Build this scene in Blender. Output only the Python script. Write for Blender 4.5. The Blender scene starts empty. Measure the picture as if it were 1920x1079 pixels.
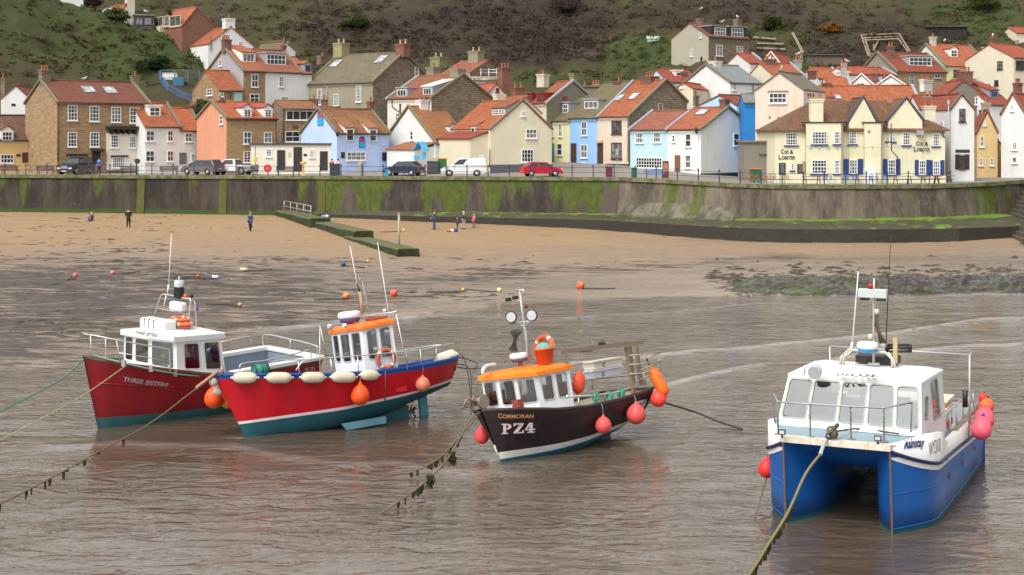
import bpy, bmesh, math, random
import numpy as np
from mathutils import Vector, Matrix, Euler
from mathutils.bvhtree import BVHTree
R = math.radians
random.seed(7)
SC = bpy.context.scene
COL = SC.collection
# ---------------------------------------------------------------- camera, world, sun, exposure
F, CH, YH = 2800.0, 9.1, 260.0          # focal length in photo pixels, eye height (m), horizon row
cam_d = bpy.data.cameras.new('camera')
cam_d.sensor_width = 36.0
cam_d.lens = F / 1920.0 * 36.0
cam_d.shift_y = -(539.5 - YH) / 1920.0
cam_d.clip_start = 0.5
cam_d.clip_end = 3000
cam = bpy.data.objects.new('camera', cam_d)
COL.objects.link(cam)
cam.location = (0, 0, CH)
cam.rotation_euler = (R(90), 0, 0)
SC.camera = cam
SUN_EL, SUN_ROT = R(52), R(216)
w = bpy.data.worlds.new('World'); SC.world = w; w.use_nodes = True
nt = w.node_tree; nt.nodes.clear()
sky = nt.nodes.new('ShaderNodeTexSky'); sky.sky_type = 'NISHITA'; sky.sun_disc = False
sky.sun_elevation = SUN_EL; sky.sun_rotation = SUN_ROT; sky.dust_density = 4.0; sky.air_density = 1.2; sky.ozone_density = 1.0
hs = nt.nodes.new('ShaderNodeHueSaturation'); hs.inputs['Saturation'].default_value = 0.02
bg = nt.nodes.new('ShaderNodeBackground'); bg.inputs[1].default_value = 0.15
wo = nt.nodes.new('ShaderNodeOutputWorld')
nt.links.new(sky.outputs[0], hs.inputs['Color']); nt.links.new(hs.outputs[0], bg.inputs[0]); nt.links.new(bg.outputs[0], wo.inputs[0])
sd = bpy.data.lights.new('sun', 'SUN'); sd.energy = 0.8; sd.angle = R(16); sd.color = (1, .93, .83)
so = bpy.data.objects.new('sun', sd); COL.objects.link(so)
dv = Vector((math.sin(SUN_ROT) * math.cos(SUN_EL), math.cos(SUN_ROT) * math.cos(SUN_EL), math.sin(SUN_EL)))
so.rotation_euler = dv.to_track_quat('Z', 'Y').to_euler()
vs = SC.view_settings; vs.view_transform = 'Standard'; vs.look = 'None'; vs.gamma = 1.0; vs.exposure = 0.84
SC.display_settings.display_device = 'sRGB'
# ---------------------------------------------------------------- helpers
def P(x, y, Y): return Vector(((x - 960) / F * Y, Y, CH - (y - YH) / F * Y))
def G(x, y, z=0.0):
 Y = (CH - z) * F / (y - YH); return P(x, y, Y)
def lerp(a, b, t): return a + (b - a) * t
def interp(x, pts):
 if x <= pts[0][0]: return pts[0][1]
 for (a, va), (b, vb) in zip(pts, pts[1:]):
  if x <= b: return va + (vb - va) * (x - a) / (b - a)
 return pts[-1][1]
def sinterp(x, pts):
 if x <= pts[0][0]: return pts[0][1]
 for (a, va), (b, vb) in zip(pts, pts[1:]):
  if x <= b:
   t = (x - a) / (b - a); t = t * t * (3 - 2 * t); return va + (vb - va) * t
 return pts[-1][1]
def tag(o, label=None, cat=None, group=None, kind=None):
 if label: o['label'] = label
 if cat: o['category'] = cat
 if group: o['group'] = group
 if kind: o['kind'] = kind
 return o
def empty(name, M, label, cat, group=None):
 o = bpy.data.objects.new(name, None); COL.objects.link(o)
 o.empty_display_size = .3
 o.matrix_world = M if isinstance(M, Matrix) else Matrix.Translation(M)
 return tag(o, label, cat, group)
def copy_tree(o, parent=None):
 c = o.copy(); COL.objects.link(c)
 if parent: c.parent = parent
 for ch in list(o.children): copy_tree(ch, c)
 return c
class MB:
 """collects faces (with a material slot each) and links them as one mesh object"""
 def __init__(s): s.v = []; s.f = []; s.m = []; s.sm = []
 def add(s, vs, fs, m=0, smooth=False, M=None):
  b = len(s.v)
  s.v += [tuple(M @ Vector(p)) if M is not None else tuple(p) for p in vs]
  for f in fs:
   s.f.append(tuple(b + i for i in f)); s.m.append(m); s.sm.append(smooth)
  return s
 def poly(s, pts, m=0): return s.add(pts, [tuple(range(len(pts)))], m)
 def box(s, x0, x1, y0, y1, z0, z1, m=0, M=None):
  v = [(x0, y0, z0), (x1, y0, z0), (x1, y1, z0), (x0, y1, z0), (x0, y0, z1), (x1, y0, z1), (x1, y1, z1), (x0, y1, z1)]
  return s.add(v, [(3, 2, 1, 0), (4, 5, 6, 7), (0, 1, 5, 4), (1, 2, 6, 5), (2, 3, 7, 6), (3, 0, 4, 7)], m, M=M)
 def hexa(s, bot, top, m=0, M=None):
  n = len(bot)
  fs = [tuple(range(n))[::-1], tuple(range(n, 2 * n))] + [(i, (i + 1) % n, n + (i + 1) % n, n + i) for i in range(n)]
  return s.add(list(bot) + list(top), fs, m, M=M)
 def slab(s, pts, t, m=0, M=None):
  """polygon (ccw from outside) thickened inwards by t along its normal"""
  p = [Vector(q) for q in pts]
  n = (p[1] - p[0]).cross(p[2] - p[0]).normalized()
  return s.hexa([q - n * t for q in p], p, m, M=M)
 def grid(s, rows, m=0, smooth=True, closed=False, M=None, mf=None):
  nr, nc = len(rows), len(rows[0]); v = [p for r in rows for p in r]; b = len(s.v)
  s.v += [tuple(M @ Vector(p)) if M is not None else tuple(p) for p in v]
  for i in range(nr - 1):
   for j in range(nc if closed else nc - 1):
    k = (j + 1) % nc
    s.f.append((b + i * nc + j, b + i * nc + k, b + (i + 1) * nc + k, b + (i + 1) * nc + j))
    s.m.append(mf(i, j) if mf else m); s.sm.append(smooth)
  return s
 def tube(s, pts, r, n=6, m=0, cap=True, M=None, r2=None):
  pts = [Vector(p) for p in pts]; rows = []; N = len(pts)
  up = Vector((0, 0, 1)); prev = None
  for i, p in enumerate(pts):
   d = (pts[min(i + 1, N - 1)] - pts[max(i - 1, 0)])
   if d.length < 1e-9: d = Vector((0, 0, 1))
   d.normalize()
   a = prev if prev is not None else (up if abs(d.z) < .9 else Vector((1, 0, 0)))
   x = (a - d * a.dot(d))
   if x.length < 1e-6: x = d.orthogonal()
   x.normalize(); y = d.cross(x); prev = x
   rr = r if r2 is None else lerp(r, r2, i / (N - 1))
   if callable(r): rr = r(i / (N - 1))
   rows.append([tuple(p + x * math.cos(2 * math.pi * k / n) * rr + y * math.sin(2 * math.pi * k / n) * rr) for k in range(n)])
  s.grid(rows, m, n > 4, True, M=M)
  if cap:
   b = len(s.v) - N * n
   s.f.append(tuple(b + k for k in range(n))[::-1]); s.m.append(m); s.sm.append(False)
   s.f.append(tuple(b + (N - 1) * n + k for k in range(n))); s.m.append(m); s.sm.append(False)
  return s
 def lathe(s, prof, n=12, m=0, M=None, mf=None):
  """prof: (radius, z) list, revolved about z"""
  rows = [[(r * math.cos(2 * math.pi * k / n), r * math.sin(2 * math.pi * k / n), z) for k in range(n)] for r, z in prof]
  return s.grid(rows, m, True, True, M=M, mf=mf)
 def ball(s, c, r, n=12, m=0, M=None):
  if not hasattr(r, '__len__'): r = (r, r, r)
  k = max(4, n // 2)
  T = Matrix.Translation(c) @ Matrix.Diagonal((r[0], r[1], r[2], 1))
  if M is not None: T = M @ T
  return s.lathe([(max(1e-4, math.sin(math.pi * i / k)), -math.cos(math.pi * i / k)) for i in range(k + 1)], n, m, M=T)
 def torus(s, Rr, r, n=20, k=8, m=0, M=None, mf=None, a0=0, a1=2 * math.pi):
  full = abs(a1 - a0 - 2 * math.pi) < 1e-6
  rows = []
  for i in range(n + 1):
   a = a0 + (a1 - a0) * i / n
   rows.append([((Rr + r * math.cos(2 * math.pi * j / k)) * math.cos(a), (Rr + r * math.cos(2 * math.pi * j / k)) * math.sin(a), r * math.sin(2 * math.pi * j / k)) for j in range(k)])
  return s.grid(rows, m, True, True, M=M, mf=mf)
 def build(s, name, mats, parent=None, M=None, bevel=0, recalc=True, uv=True, label=None):
  me = bpy.data.meshes.new(name)
  me.from_pydata(s.v, [], s.f)
  if not hasattr(mats, '__len__'): mats = [mats]
  for q in mats: me.materials.append(q)
  me.polygons.foreach_set('material_index', s.m)
  me.polygons.foreach_set('use_smooth', s.sm)
  me.update()
  if recalc:
   bm = bmesh.new(); bm.from_mesh(me); bmesh.ops.recalc_face_normals(bm, faces=bm.faces); bm.to_mesh(me); bm.free()
  if uv:
   ul = me.uv_layers.new(name='UVMap'); N = len(me.loops)
   co = [v.co for v in me.vertices]
   arr = np.zeros(N * 2, dtype=np.float32)
   for p in me.polygons:
    n = p.normal
    if abs(n.z) > .999: t = Vector((1, 0, 0)); q = Vector((0, 1, 0))
    else:
     t = Vector((0, 0, 1)).cross(n).normalized(); q = n.cross(t)
    for li in p.loop_indices:
     c = co[me.loops[li].vertex_index]
     arr[2 * li] = c.dot(t); arr[2 * li + 1] = c.dot(q)
   ul.data.foreach_set('uv', arr)
  o = bpy.data.objects.new(name, me); COL.objects.link(o)
  if parent is not None: o.parent = parent
  if M is not None: o.matrix_local = M
  if bevel:
   b = o.modifiers.new('bevel', 'BEVEL'); b.width = bevel; b.segments = 2; b.limit_method = 'ANGLE'; b.angle_limit = R(40)
  if label: o['label'] = label
  return o
# ---------------------------------------------------------------- materials
class N:
 def __init__(s, name):
  s.mat = bpy.data.materials.new(name); s.mat.use_nodes = True
  s.t = s.mat.node_tree; s.b = s.t.nodes['Principled BSDF']
  s.b.inputs['Specular IOR Level'].default_value = .35
 def n(s, typ, **k):
  q = s.t.nodes.new('ShaderNode' + typ)
  for a, v in k.items():
   if a.startswith('i_'):
    key = a[2:]
    q.inputs[int(key) if key.isdigit() else key.replace('_', ' ')].default_value = v
   else: setattr(q, a, v)
  return q
 def l(s, a, b): s.t.links.new(a, b)
 def uv(s): return s.n('UVMap').outputs[0]
 def obj(s): return s.n('TexCoord').outputs['Object']
 def geo(s): return s.n('NewGeometry').outputs['Position']
 def scale(s, v, sc, off=None):
  m = s.n('Mapping'); m.inputs['Scale'].default_value = sc; s.l(v, m.inputs[0])
  if off is not None: m.inputs['Location'].default_value = off
  return m.outputs[0]
 def noise(s, v, sc, det=4, rough=.6, dist=0):
  q = s.n('TexNoise'); q.inputs['Scale'].default_value = sc; q.inputs['Detail'].default_value = det
  q.inputs['Roughness'].default_value = rough; q.inputs['Distortion'].default_value = dist
  s.l(v, q.inputs['Vector']); return q.outputs[0]
 def ramp(s, f, stops, interp='LINEAR'):
  q = s.n('ValToRGB'); e = q.color_ramp.elements; q.color_ramp.interpolation = interp
  e[0].position, e[0].color = stops[0][0], c4(stops[0][1]); e[1].position, e[1].color = stops[-1][0], c4(stops[-1][1])
  for p, c in stops[1:-1]:
   x = e.new(p); x.color = c4(c)
  s.l(f, q.inputs[0]); return q.outputs[0]
 def mix(s, f, a, b, mode='MIX'):
  q = s.n('Mix', data_type='RGBA', blend_type=mode)
  for v, k in ((f, 0), (a, 6), (b, 7)):
   if isinstance(v, (int, float)): q.inputs[k].default_value = c4(v) if (k > 5) else v
   elif isinstance(v, tuple): q.inputs[k].default_value = c4(v)
   else: s.l(v, q.inputs[k])
  return q.outputs[2]
 def math(s, op, a, b=0.0, clamp=False):
  q = s.n('Math', operation=op, use_clamp=clamp)
  for v, k in ((a, 0), (b, 1)):
   if isinstance(v, (int, float)): q.inputs[k].default_value = c4(v) if (k > 5) else v
   else: s.l(v, q.inputs[k])
  return q.outputs[0]
 def bump(s, h, st=.5, dist=.02):
  q = s.n('Bump'); q.inputs['Strength'].default_value = st; q.inputs['Distance'].default_value = dist
  s.l(h, q.inputs['Height']); s.l(q.outputs[0], s.b.inputs['Normal']); return q
 def col(s, c): s.l(c, s.b.inputs['Base Color'])
 def rough(s, r):
  if isinstance(r, (int, float)): s.b.inputs['Roughness'].default_value = r
  else: s.l(r, s.b.inputs['Roughness'])
def c4(c):
 if isinstance(c, (int, float)): c = (c, c, c)
 return (c[0], c[1], c[2], 1)
def sh(c, k): return tuple(min(1, x * k) for x in c)
MC = {}
def cached(fn):
 def g(*a):
  k = (fn.__name__,) + a
  if k not in MC: MC[k] = fn(*a)
  return MC[k]
 return g
@cached
def plain(c, rough=.5, metal=0.0):
 m = N('plain'); m.b.inputs['Metallic'].default_value = metal; m.rough(rough)
 f = m.noise(m.obj(), 6, 4)
 m.col(m.mix(f, sh(c, .86), sh(c, 1.12))); return m.mat
@cached
def render_wall(c, dirt=.5):
 """painted render with weather streaks"""
 m = N('render wall'); uv = m.uv(); ri = m.n('ObjectInfo').outputs['Random']
 off = m.n('CombineXYZ'); m.l(m.math('MULTIPLY', ri, 37.0), off.inputs[0]); m.l(m.math('MULTIPLY', ri, 11.0), off.inputs[1])
 va = m.n('VectorMath', operation='ADD'); m.l(uv, va.inputs[0]); m.l(off.outputs[0], va.inputs[1]); uv = va.outputs[0]
 big = m.noise(uv, .5, 5); st = m.noise(m.scale(uv, (2.2, .22, 1)), 1.3, 5, .7)
 c1 = m.mix(m.ramp(big, [(.3, 0), (.75, 1)]), sh(c, .93), sh(c, 1.05))
 d = m.ramp(st, [(.52, 0), (.78, 1)])
 d = m.math('MULTIPLY', d, dirt)
 c2 = m.mix(d, c1, sh((c[0] * .62 + .03, c[1] * .6 + .03, c[2] * .52 + .02), 1))
 sp = m.ramp(m.noise(uv, 5, 5, .7), [(.62, 0), (.8, 1)])
 c3 = m.mix(m.math('MULTIPLY', sp, dirt * .7), c2, sh(c, .6))
 m.col(c3); m.rough(.85); m.bump(m.noise(uv, 14, 4), .35, .02); return m.mat
@cached
def stone_wall(a, b, mortar=(.2, .17, .13), bw=.55, bh=.24):
 m = N('stone wall'); uv = m.uv()
 w = m.noise(uv, 1.2, 3); wv = m.n('VectorMath', operation='ADD'); m.l(uv, wv.inputs[0])
 sc = m.n('VectorMath', operation='SCALE'); m.l(m.n('TexNoise', i_Scale=1.5).outputs[1], sc.inputs[0]); sc.inputs[3].default_value = .08
 m.l(sc.outputs[0], wv.inputs[1])
 br = m.n('TexBrick'); m.l(wv.outputs[0], br.inputs['Vector']); br.inputs['Color1'].default_value = c4(a); br.inputs['Color2'].default_value = c4(b)
 br.inputs['Mortar'].default_value = c4(mortar); br.inputs['Scale'].default_value = 1; br.inputs['Mortar Size'].default_value = .018
 br.inputs['Brick Width'].default_value = bw; br.inputs['Row Height'].default_value = bh; br.inputs['Bias'].default_value = -.1
 n1 = m.ramp(m.noise(m.scale(uv, (1.6, 3.5, 1)), 1.2, 3), [(.35, 0), (.65, 1)])
 c1 = m.mix(m.math('MULTIPLY', n1, .35), br.outputs[0], sh(b, .6))
 n2 = m.ramp(m.noise(uv, .45, 5), [(.45, 0), (.75, 1)])
 c2 = m.mix(m.math('MULTIPLY', n2, .4), c1, sh(a, .6))
 m.col(c2); m.rough(.9)
 h = m.math('ADD', m.math('MULTIPLY', br.outputs['Fac'], -1.0), m.noise(uv, 12, 4)); m.bump(h, .6, .03); return m.mat
@cached
def tiles(a, b, moss=.2, rib=.26, row=.3):
 """pantiles: ribs across, courses up the slope, each tile its own tint, moss and lichen"""
 m = N('tiles'); uv = m.uv()
 sx = m.n('SeparateXYZ'); m.l(uv, sx.inputs[0])
 u = m.math('DIVIDE', sx.outputs[0], rib); v = m.math('DIVIDE', sx.outputs[1], row)
 cb = m.n('CombineXYZ'); m.l(m.math('FLOOR', u), cb.inputs[0]); m.l(m.math('FLOOR', v), cb.inputs[1])
 wn = m.n('TexWhiteNoise', noise_dimensions='2D'); m.l(cb.outputs[0], wn.inputs['Vector'])
 c1 = m.mix(wn.outputs[0], a, b)
 n1 = m.ramp(m.noise(uv, .7, 6, .7), [(.35, 0), (.7, 1)]); c2 = m.mix(m.math('MULTIPLY', n1, .6), c1, sh(b, .55))
 n2 = m.ramp(m.noise(m.scale(uv, (1, .5, 1)), 1.6, 5, .7), [(.5, 0), (.7, 1)]); c3 = m.mix(m.math('MULTIPLY', n2, moss), c2, (.13, .115, .045))
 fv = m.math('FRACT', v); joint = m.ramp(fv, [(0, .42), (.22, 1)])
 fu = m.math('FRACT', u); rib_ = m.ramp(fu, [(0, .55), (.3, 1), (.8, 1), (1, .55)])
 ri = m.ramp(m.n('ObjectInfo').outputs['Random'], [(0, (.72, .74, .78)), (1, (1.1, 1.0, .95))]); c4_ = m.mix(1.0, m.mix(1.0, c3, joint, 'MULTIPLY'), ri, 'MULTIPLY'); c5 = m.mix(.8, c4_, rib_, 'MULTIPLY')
 m.col(c5); m.rough(.75)
 s1 = m.math('SINE', m.math('MULTIPLY', u, 6.2832)); hh = m.math('ADD', s1, m.math('MULTIPLY', fv, -1.2)); m.bump(hh, .8, .04); return m.mat
@cached
def slates(a, moss=.2):
 m = N('slates'); uv = m.uv()
 br = m.n('TexBrick'); m.l(uv, br.inputs['Vector']); br.inputs['Color1'].default_value = c4(a); br.inputs['Color2'].default_value = c4(sh(a, .7))
 br.inputs['Mortar'].default_value = c4(sh(a, .35)); br.inputs['Scale'].default_value = 1; br.inputs['Mortar Size'].default_value = .012
 br.inputs['Brick Width'].default_value = .3; br.inputs['Row Height'].default_value = .22
 n2 = m.ramp(m.noise(uv, 1.0, 6, .7), [(.45, 0), (.7, 1)])
 m.col(m.mix(m.math('MULTIPLY', n2, moss), br.outputs[0], (.14, .15, .07))); m.rough(.6); m.bump(br.outputs['Fac'], -.4, .02); return m.mat
@cached
def gloss(c, rough=.25, dirt=.2, streak=1):
 """boat paint / gelcoat with scuffs"""
 m = N('gloss paint'); p = m.obj()
 big = m.noise(p, .9, 5, .6); st = m.noise(m.scale(p, (3, 3, .35)), 1.6, 5, .7); fi = m.noise(p, 14, 5, .7)
 c1 = m.mix(m.ramp(big, [(.3, 0), (.7, 1)]), sh(c, .88), sh(c, 1.06))
 d = m.math('MULTIPLY', m.ramp(st, [(.5, 0), (.8, 1)]), dirt)
 c2 = m.mix(d, c1, (c[0] * .45 + .05, c[1] * .45 + .04, c[2] * .45 + .03))
 d2 = m.math('MULTIPLY', m.ramp(fi, [(.62, 0), (.75, 1)]), dirt * .8)
 m.col(m.mix(d2, c2, sh(c, .5)))
 m.rough(m.ramp(big, [(.3, rough), (.8, rough + .25)])); m.bump(m.noise(p, 2.5, 3), .12, .02); return m.mat
@cached
def rusty(c, rust=.4):
 m = N('weathered metal'); p = m.obj(); f = m.noise(p, 9, 6, .75)
 r = m.math('MULTIPLY', m.ramp(f, [(.5, 0), (.62, 1)]), rust)
 m.col(m.mix(r, c, (.16, .06, .02))); m.b.inputs['Metallic'].default_value = .3; m.rough(.5); return m.mat
@cached
def rubber(c, rough=.45):
 m = N('inflated rubber'); p = m.obj()
 f = m.noise(p, 5, 5, .7)
 m.col(m.mix(m.ramp(f, [(.45, 0), (.75, .5)]), c, (c[0] * .7 + .04, c[1] * .7 + .03, c[2] * .7 + .02))); m.rough(rough)
 m.b.inputs['Subsurface Weight'].default_value = .0; return m.mat
@cached
def wood(c):
 m = N('timber'); p = m.obj(); f = m.noise(m.scale(p, (1, 1, 12)), 3, 5, .6); g = m.noise(p, 3, 4)
 m.col(m.mix(f, sh(c, .6), m.mix(g, sh(c, .9), sh(c, 1.2)))); m.rough(.8); m.bump(f, .3, .01); return m.mat
@cached
def rope_mat(c):
 m = N('rope'); p = m.obj(); wv = m.n('TexWave', i_Scale=14.0, i_Distortion=2.0); m.l(p, wv.inputs[0])
 m.col(m.mix(wv.outputs[0], sh(c, .5), c)); m.rough(.9); return m.mat
@cached
def pane_mat(c, rough=.08):
 """house window glass with a dim room or curtain behind it"""
 m = N('window glass'); f = m.noise(m.obj(), 2.2, 3)
 m.col(m.mix(m.ramp(f, [(.42, 0), (.6, 1)]), sh(c, .5), sh(c, 1.3))); m.rough(rough); m.b.inputs['Specular IOR Level'].default_value = .6; return m.mat
def clear_glass(name, tint, k):
 m = N(name); t = m.t; tr = m.n('BsdfTransparent'); tr.inputs[0].default_value = c4(tint)
 gl = m.n('BsdfGlossy'); gl.inputs['Roughness'].default_value = .04; gl.inputs[0].default_value = (1, 1, 1, 1)
 fr = m.n('Fresnel'); fr.inputs[0].default_value = 1.5
 mx = m.n('MixShader'); m.l(m.math('ADD', fr.outputs[0], k, True), mx.inputs[0]); m.l(tr.outputs[0], mx.inputs[1]); m.l(gl.outputs[0], mx.inputs[2])
 m.l(mx.outputs[0], t.nodes['Material Output'].inputs[0]); return m.mat
GLASS = clear_glass('boat glass', (.62, .66, .66), .05)
WHITE = plain((.74, .74, .71), .4)
BLACKP = plain((.02, .02, .022), .4)
STEEL = plain((.5, .5, .48), .3, .8)
RUSTEEL = rusty((.42, .4, .36), .5)
# ---------------------------------------------------------------- text (built-in font) as flat meshes
def text_geo(body, bold=0.0, shear=0.0, spacing=1.0):
 c = bpy.data.curves.new('lettering', 'FONT'); c.body = body; c.size = 1; c.offset = bold; c.shear = shear; c.space_character = spacing
 c.resolution_u = 3; c.fill_mode = 'FRONT'
 o = bpy.data.objects.new('lettering', c); COL.objects.link(o)
 bpy.context.view_layer.update()
 me = o.evaluated_get(bpy.context.evaluated_depsgraph_get()).to_mesh()
 v = [tuple(p.co) for p in me.vertices]; f = [tuple(p.vertices) for p in me.polygons]
 COL.objects.unlink(o); bpy.data.objects.remove(o); bpy.data.curves.remove(c)
 x0 = min(p[0] for p in v); x1 = max(p[0] for p in v); y0 = min(p[1] for p in v); y1 = max(p[1] for p in v)
 return [((p[0] - x0) / (x1 - x0), (p[1] - y0) / (y1 - y0)) for p in v], f
# ================================================================ the setting
def vnoise(x, y, seed=0):
 xi = np.floor(x).astype(np.int64); yi = np.floor(y).astype(np.int64); fx = x - xi; fy = y - yi
 def h(a, b):
  n = (a * 374761393 + b * 668265263 + seed * 1442695041) & 0x7fffffff
  n = ((n ^ (n >> 13)) * 1274126177) & 0x7fffffff
  return ((n ^ (n >> 16)) & 0xffff) / 65535.0
 fx = fx * fx * (3 - 2 * fx); fy = fy * fy * (3 - 2 * fy)
 return (h(xi, yi) * (1 - fx) + h(xi + 1, yi) * fx) * (1 - fy) + (h(xi, yi + 1) * (1 - fx) + h(xi + 1, yi + 1) * fx) * fy
def fbm(x, y, o=4, seed=0):
 s = 0; a = .5
 for i in range(o): s = s + a * vnoise(x * 2 ** i, y * 2 ** i, seed + i); a *= .5
 return s / (1 - .5 ** o)
def npi(x, pts):
 return np.interp(x, [p[0] for p in pts], [p[1] for p in pts])
def grid_mesh(name, X, Y, Z, mat, kind='structure', attr=None, flip=False):
 nr, nc = X.shape
 me = bpy.data.meshes.new(name)
 v = np.stack([X, Y, Z], -1).reshape(-1, 3)
 idx = np.arange(nr * nc).reshape(nr, nc)
 q = np.stack([idx[:-1, :-1], idx[:-1, 1:], idx[1:, 1:], idx[1:, :-1]], -1).reshape(-1, 4)
 me.vertices.add(len(v)); me.vertices.foreach_set('co', v.astype(np.float32).ravel())
 me.loops.add(q.size); me.loops.foreach_set('vertex_index', q.astype(np.int32).ravel())
 me.polygons.add(len(q)); me.polygons.foreach_set('loop_start', np.arange(0, q.size, 4, dtype=np.int32)); me.polygons.foreach_set('loop_total', np.full(len(q), 4, dtype=np.int32))
 me.polygons.foreach_set('use_smooth', np.ones(len(q), dtype=bool))
 me.update(calc_edges=True); me.validate()
 if attr is not None:
  for k, a in attr.items():
   at = me.attributes.new(k, 'FLOAT', 'POINT'); at.data.foreach_set('value', a.astype(np.float32).ravel())
 me.materials.append(mat)
 o = bpy.data.objects.new(name, me); COL.objects.link(o); o['kind'] = kind
 return o
WALL = [(-200, 157.5), (0, 155), (540, 148.5), (1160, 141), (1250, 137), (1370, 131), (1450, 128), (1600, 127), (1750, 128), (1850, 131), (1900, 134), (2100, 140)]
WTOP = [(-200, 5.3), (0, 5.3), (1160, 5.38), (1370, 5.12), (1450, 5.08), (1750, 5.1), (1850, 5.2), (2100, 5.6)]
BASE = [(-200, 1.5), (0, 1.5), (540, 1.45), (820, 1.0), (1100, .62), (1500, .55), (1750, .65), (1900, 1.1), (2100, 1.1)]
SHORE = [(-400, 720), (0, 690), (160, 676), (300, 655), (440, 628), (620, 603), (800, 590), (960, 566), (1200, 557), (1330, 553), (1920, 548), (2300, 546)]
def ground_z(q, Y):
 Ys = 25480.0 / (npi(q, SHORE) - 260); Yw = npi(q, WALL); t = (Y - Ys) / (Yw - Ys)
 return np.where(t > 0, npi(q, BASE) * np.clip(t, 0, 1.15), t * 1.6), t
def beach_z(x, y):
 q = 960 + F * x / y
 return float(ground_z(np.array([q]), np.array([float(y)]))[0][0])
def on_beach(px, py):
 z = .6
 for _ in range(12):
  p = G(px, py, z); z = beach_z(p.x, p.y)
 return G(px, py, z)
def prom_z(q, Y):
 s = interp(q, [(500, 0), (850, .045), (1250, .045), (1400, 0.0)])
 return interp(q, WTOP) + min(1.1, max(0, s * (Y - interp(q, WALL) - 4)))
# --- beach
def sand_material():
 m = N('wet and dry sand'); p = m.geo()
 at = lambda k: m.n('Attribute', attribute_name=k).outputs['Fac']
 dry, weed, rock = at('dry'), at('weed'), at('rock')
 n_big = m.noise(m.scale(p, (.05, .16, 1)), 1, 6, .6); n_mid = m.noise(m.scale(p, (.4, 1.1, 1)), 1, 7, .72); n_fine = m.noise(p, 3.0, 5, .7)
 drysand = m.mix(n_mid, (.205, .126, .062), (.355, .232, .118))
 wet = m.mix(m.ramp(n_mid, [(.3, 0), (.7, 1)]), (.145, .102, .072), (.255, .188, .138))
 mud = m.mix(m.ramp(n_big, [(.35, 0), (.62, 1)]), (.150, .108, .078), (.28, .212, .160))
 df = m.ramp(m.math('ADD', dry, m.math('MULTIPLY', m.math('SUBTRACT', n_big, .5), .75)), [(.26, 0), (.80, 1)])
 wf = m.ramp(m.math('ADD', dry, m.math('MULTIPLY', m.math('SUBTRACT', n_mid, .5), .3)), [(.05, 0), (.3, 1)])
 c = m.mix(wf, mud, wet); c = m.mix(df, c, drysand)
 c = m.mix(m.math('MULTIPLY', m.ramp(n_fine, [(.35, 1), (.55, 0)]), .3), c, (.15, .10, .06))
 wn = m.noise(m.scale(p, (.20, .75, 1)), 1, 9, .74, .9)
 wn2 = m.noise(m.scale(p, (.8, 3.2, 1)), 1, 6, .75, .4)
 wsum = m.math('ADD', m.math('MULTIPLY', wn, .6), m.math('MULTIPLY', wn2, .4))
 wfac = m.ramp(m.math('ADD', wsum, m.math('MULTIPLY', m.math('SUBTRACT', weed, .5), .30)), [(.545, 0), (.575, 1)])
 c = m.mix(m.math('MULTIPLY', wfac, .9), c, m.mix(n_fine, (.012, .010, .008), (.050, .038, .027)))
 rn = m.ramp(m.math('ADD', m.noise(m.scale(p, (.5, .9, 1)), 1, 8, .75), m.math('MULTIPLY', m.math('SUBTRACT', rock, .5), .6)), [(.50, 0), (.58, 1)])
 rc = m.mix(m.ramp(m.noise(m.scale(p, (.16, .5, 1)), 1, 5, .7), [(.52, 0), (.62, 1)]), m.mix(n_fine, (.014, .011, .008), (.060, .045, .032)), (.055, .085, .02))
 c = m.mix(rn, c, rc)
 m.col(c)
 r0 = m.ramp(n_big, [(.3, .12), (.7, .34)]); m.rough(m.mix(df, m.mix(wfac, r0, .55), .95))
 m.b.inputs['Specular IOR Level'].default_value = .5
 h = m.math('ADD', m.math('MULTIPLY', n_fine, 1.1), m.math('ADD', m.math('MULTIPLY', n_mid, 1.3), m.math('ADD', m.math('MULTIPLY', wfac, 1.2), m.math('MULTIPLY', rn, 3.0))))
 m.bump(h, .8, .07); return m.mat
qs = np.concatenate([np.linspace(-500, -60, 30), np.arange(-50, 1975, 3.2), np.linspace(1985, 2500, 30)])
ys = np.concatenate([[1500, 1000, 800], np.linspace(720, 560, 120), np.linspace(559, 395, 230), np.linspace(394, 385, 6)])
Q, YP = np.meshgrid(qs, ys)
YY = (9.1 - .6) * F / (YP - 260);
ZZ, TT = ground_z(Q, YY); XX = (Q - 960) / F * YY
dry = np.clip(npi(YP, [(395, 1), (430, .95), (455, .75), (480, .52), (510, .25), (540, .1), (600, 0)]), 0, 1)
dry = dry * npi(Q, [(900, 1), (1200, .78), (1500, .5), (1700, .36), (1900, .36)])
dry = np.maximum(dry, npi(YP, [(440, .0), (452, .62), (470, .5), (492, .0)]) * npi(Q, [(1000, 0), (1200, 1), (1900, 1)]))
weed = npi(YP, [(395, .24), (425, .30), (470, .25), (488, .52), (520, .68), (560, .73), (600, .62), (640, .64), (700, .52)])
weed = weed * npi(Q, [(-400, 1.15), (200, 1.1), (560, 1.0), (800, .72), (1050, .52), (1200, .45), (2000, .40)])
weed = np.where((YP < 470) & (Q > 300), weed * .45, weed)
dark = np.exp(-((YP - 492 + (Q - 1150) * .055) / 11) ** 2) * npi(Q, [(700, 0), (900, .35), (1500, .42), (1620, 0)])
weed = weed + dark
rock = np.exp(-((YP - 522) / 20) ** 2) * npi(Q, [(1280, 0), (1400, .8), (1500, 1), (2000, 1)]) + np.exp(-((YP - 430) / 14) ** 2) * npi(Q, [(1800, 0), (1880, .6)])
nz = fbm(XX * .5, YY * .9, 5, 3) - .5; n2 = fbm(XX * 1.6, YY * 2.2, 4, 9)
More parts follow.
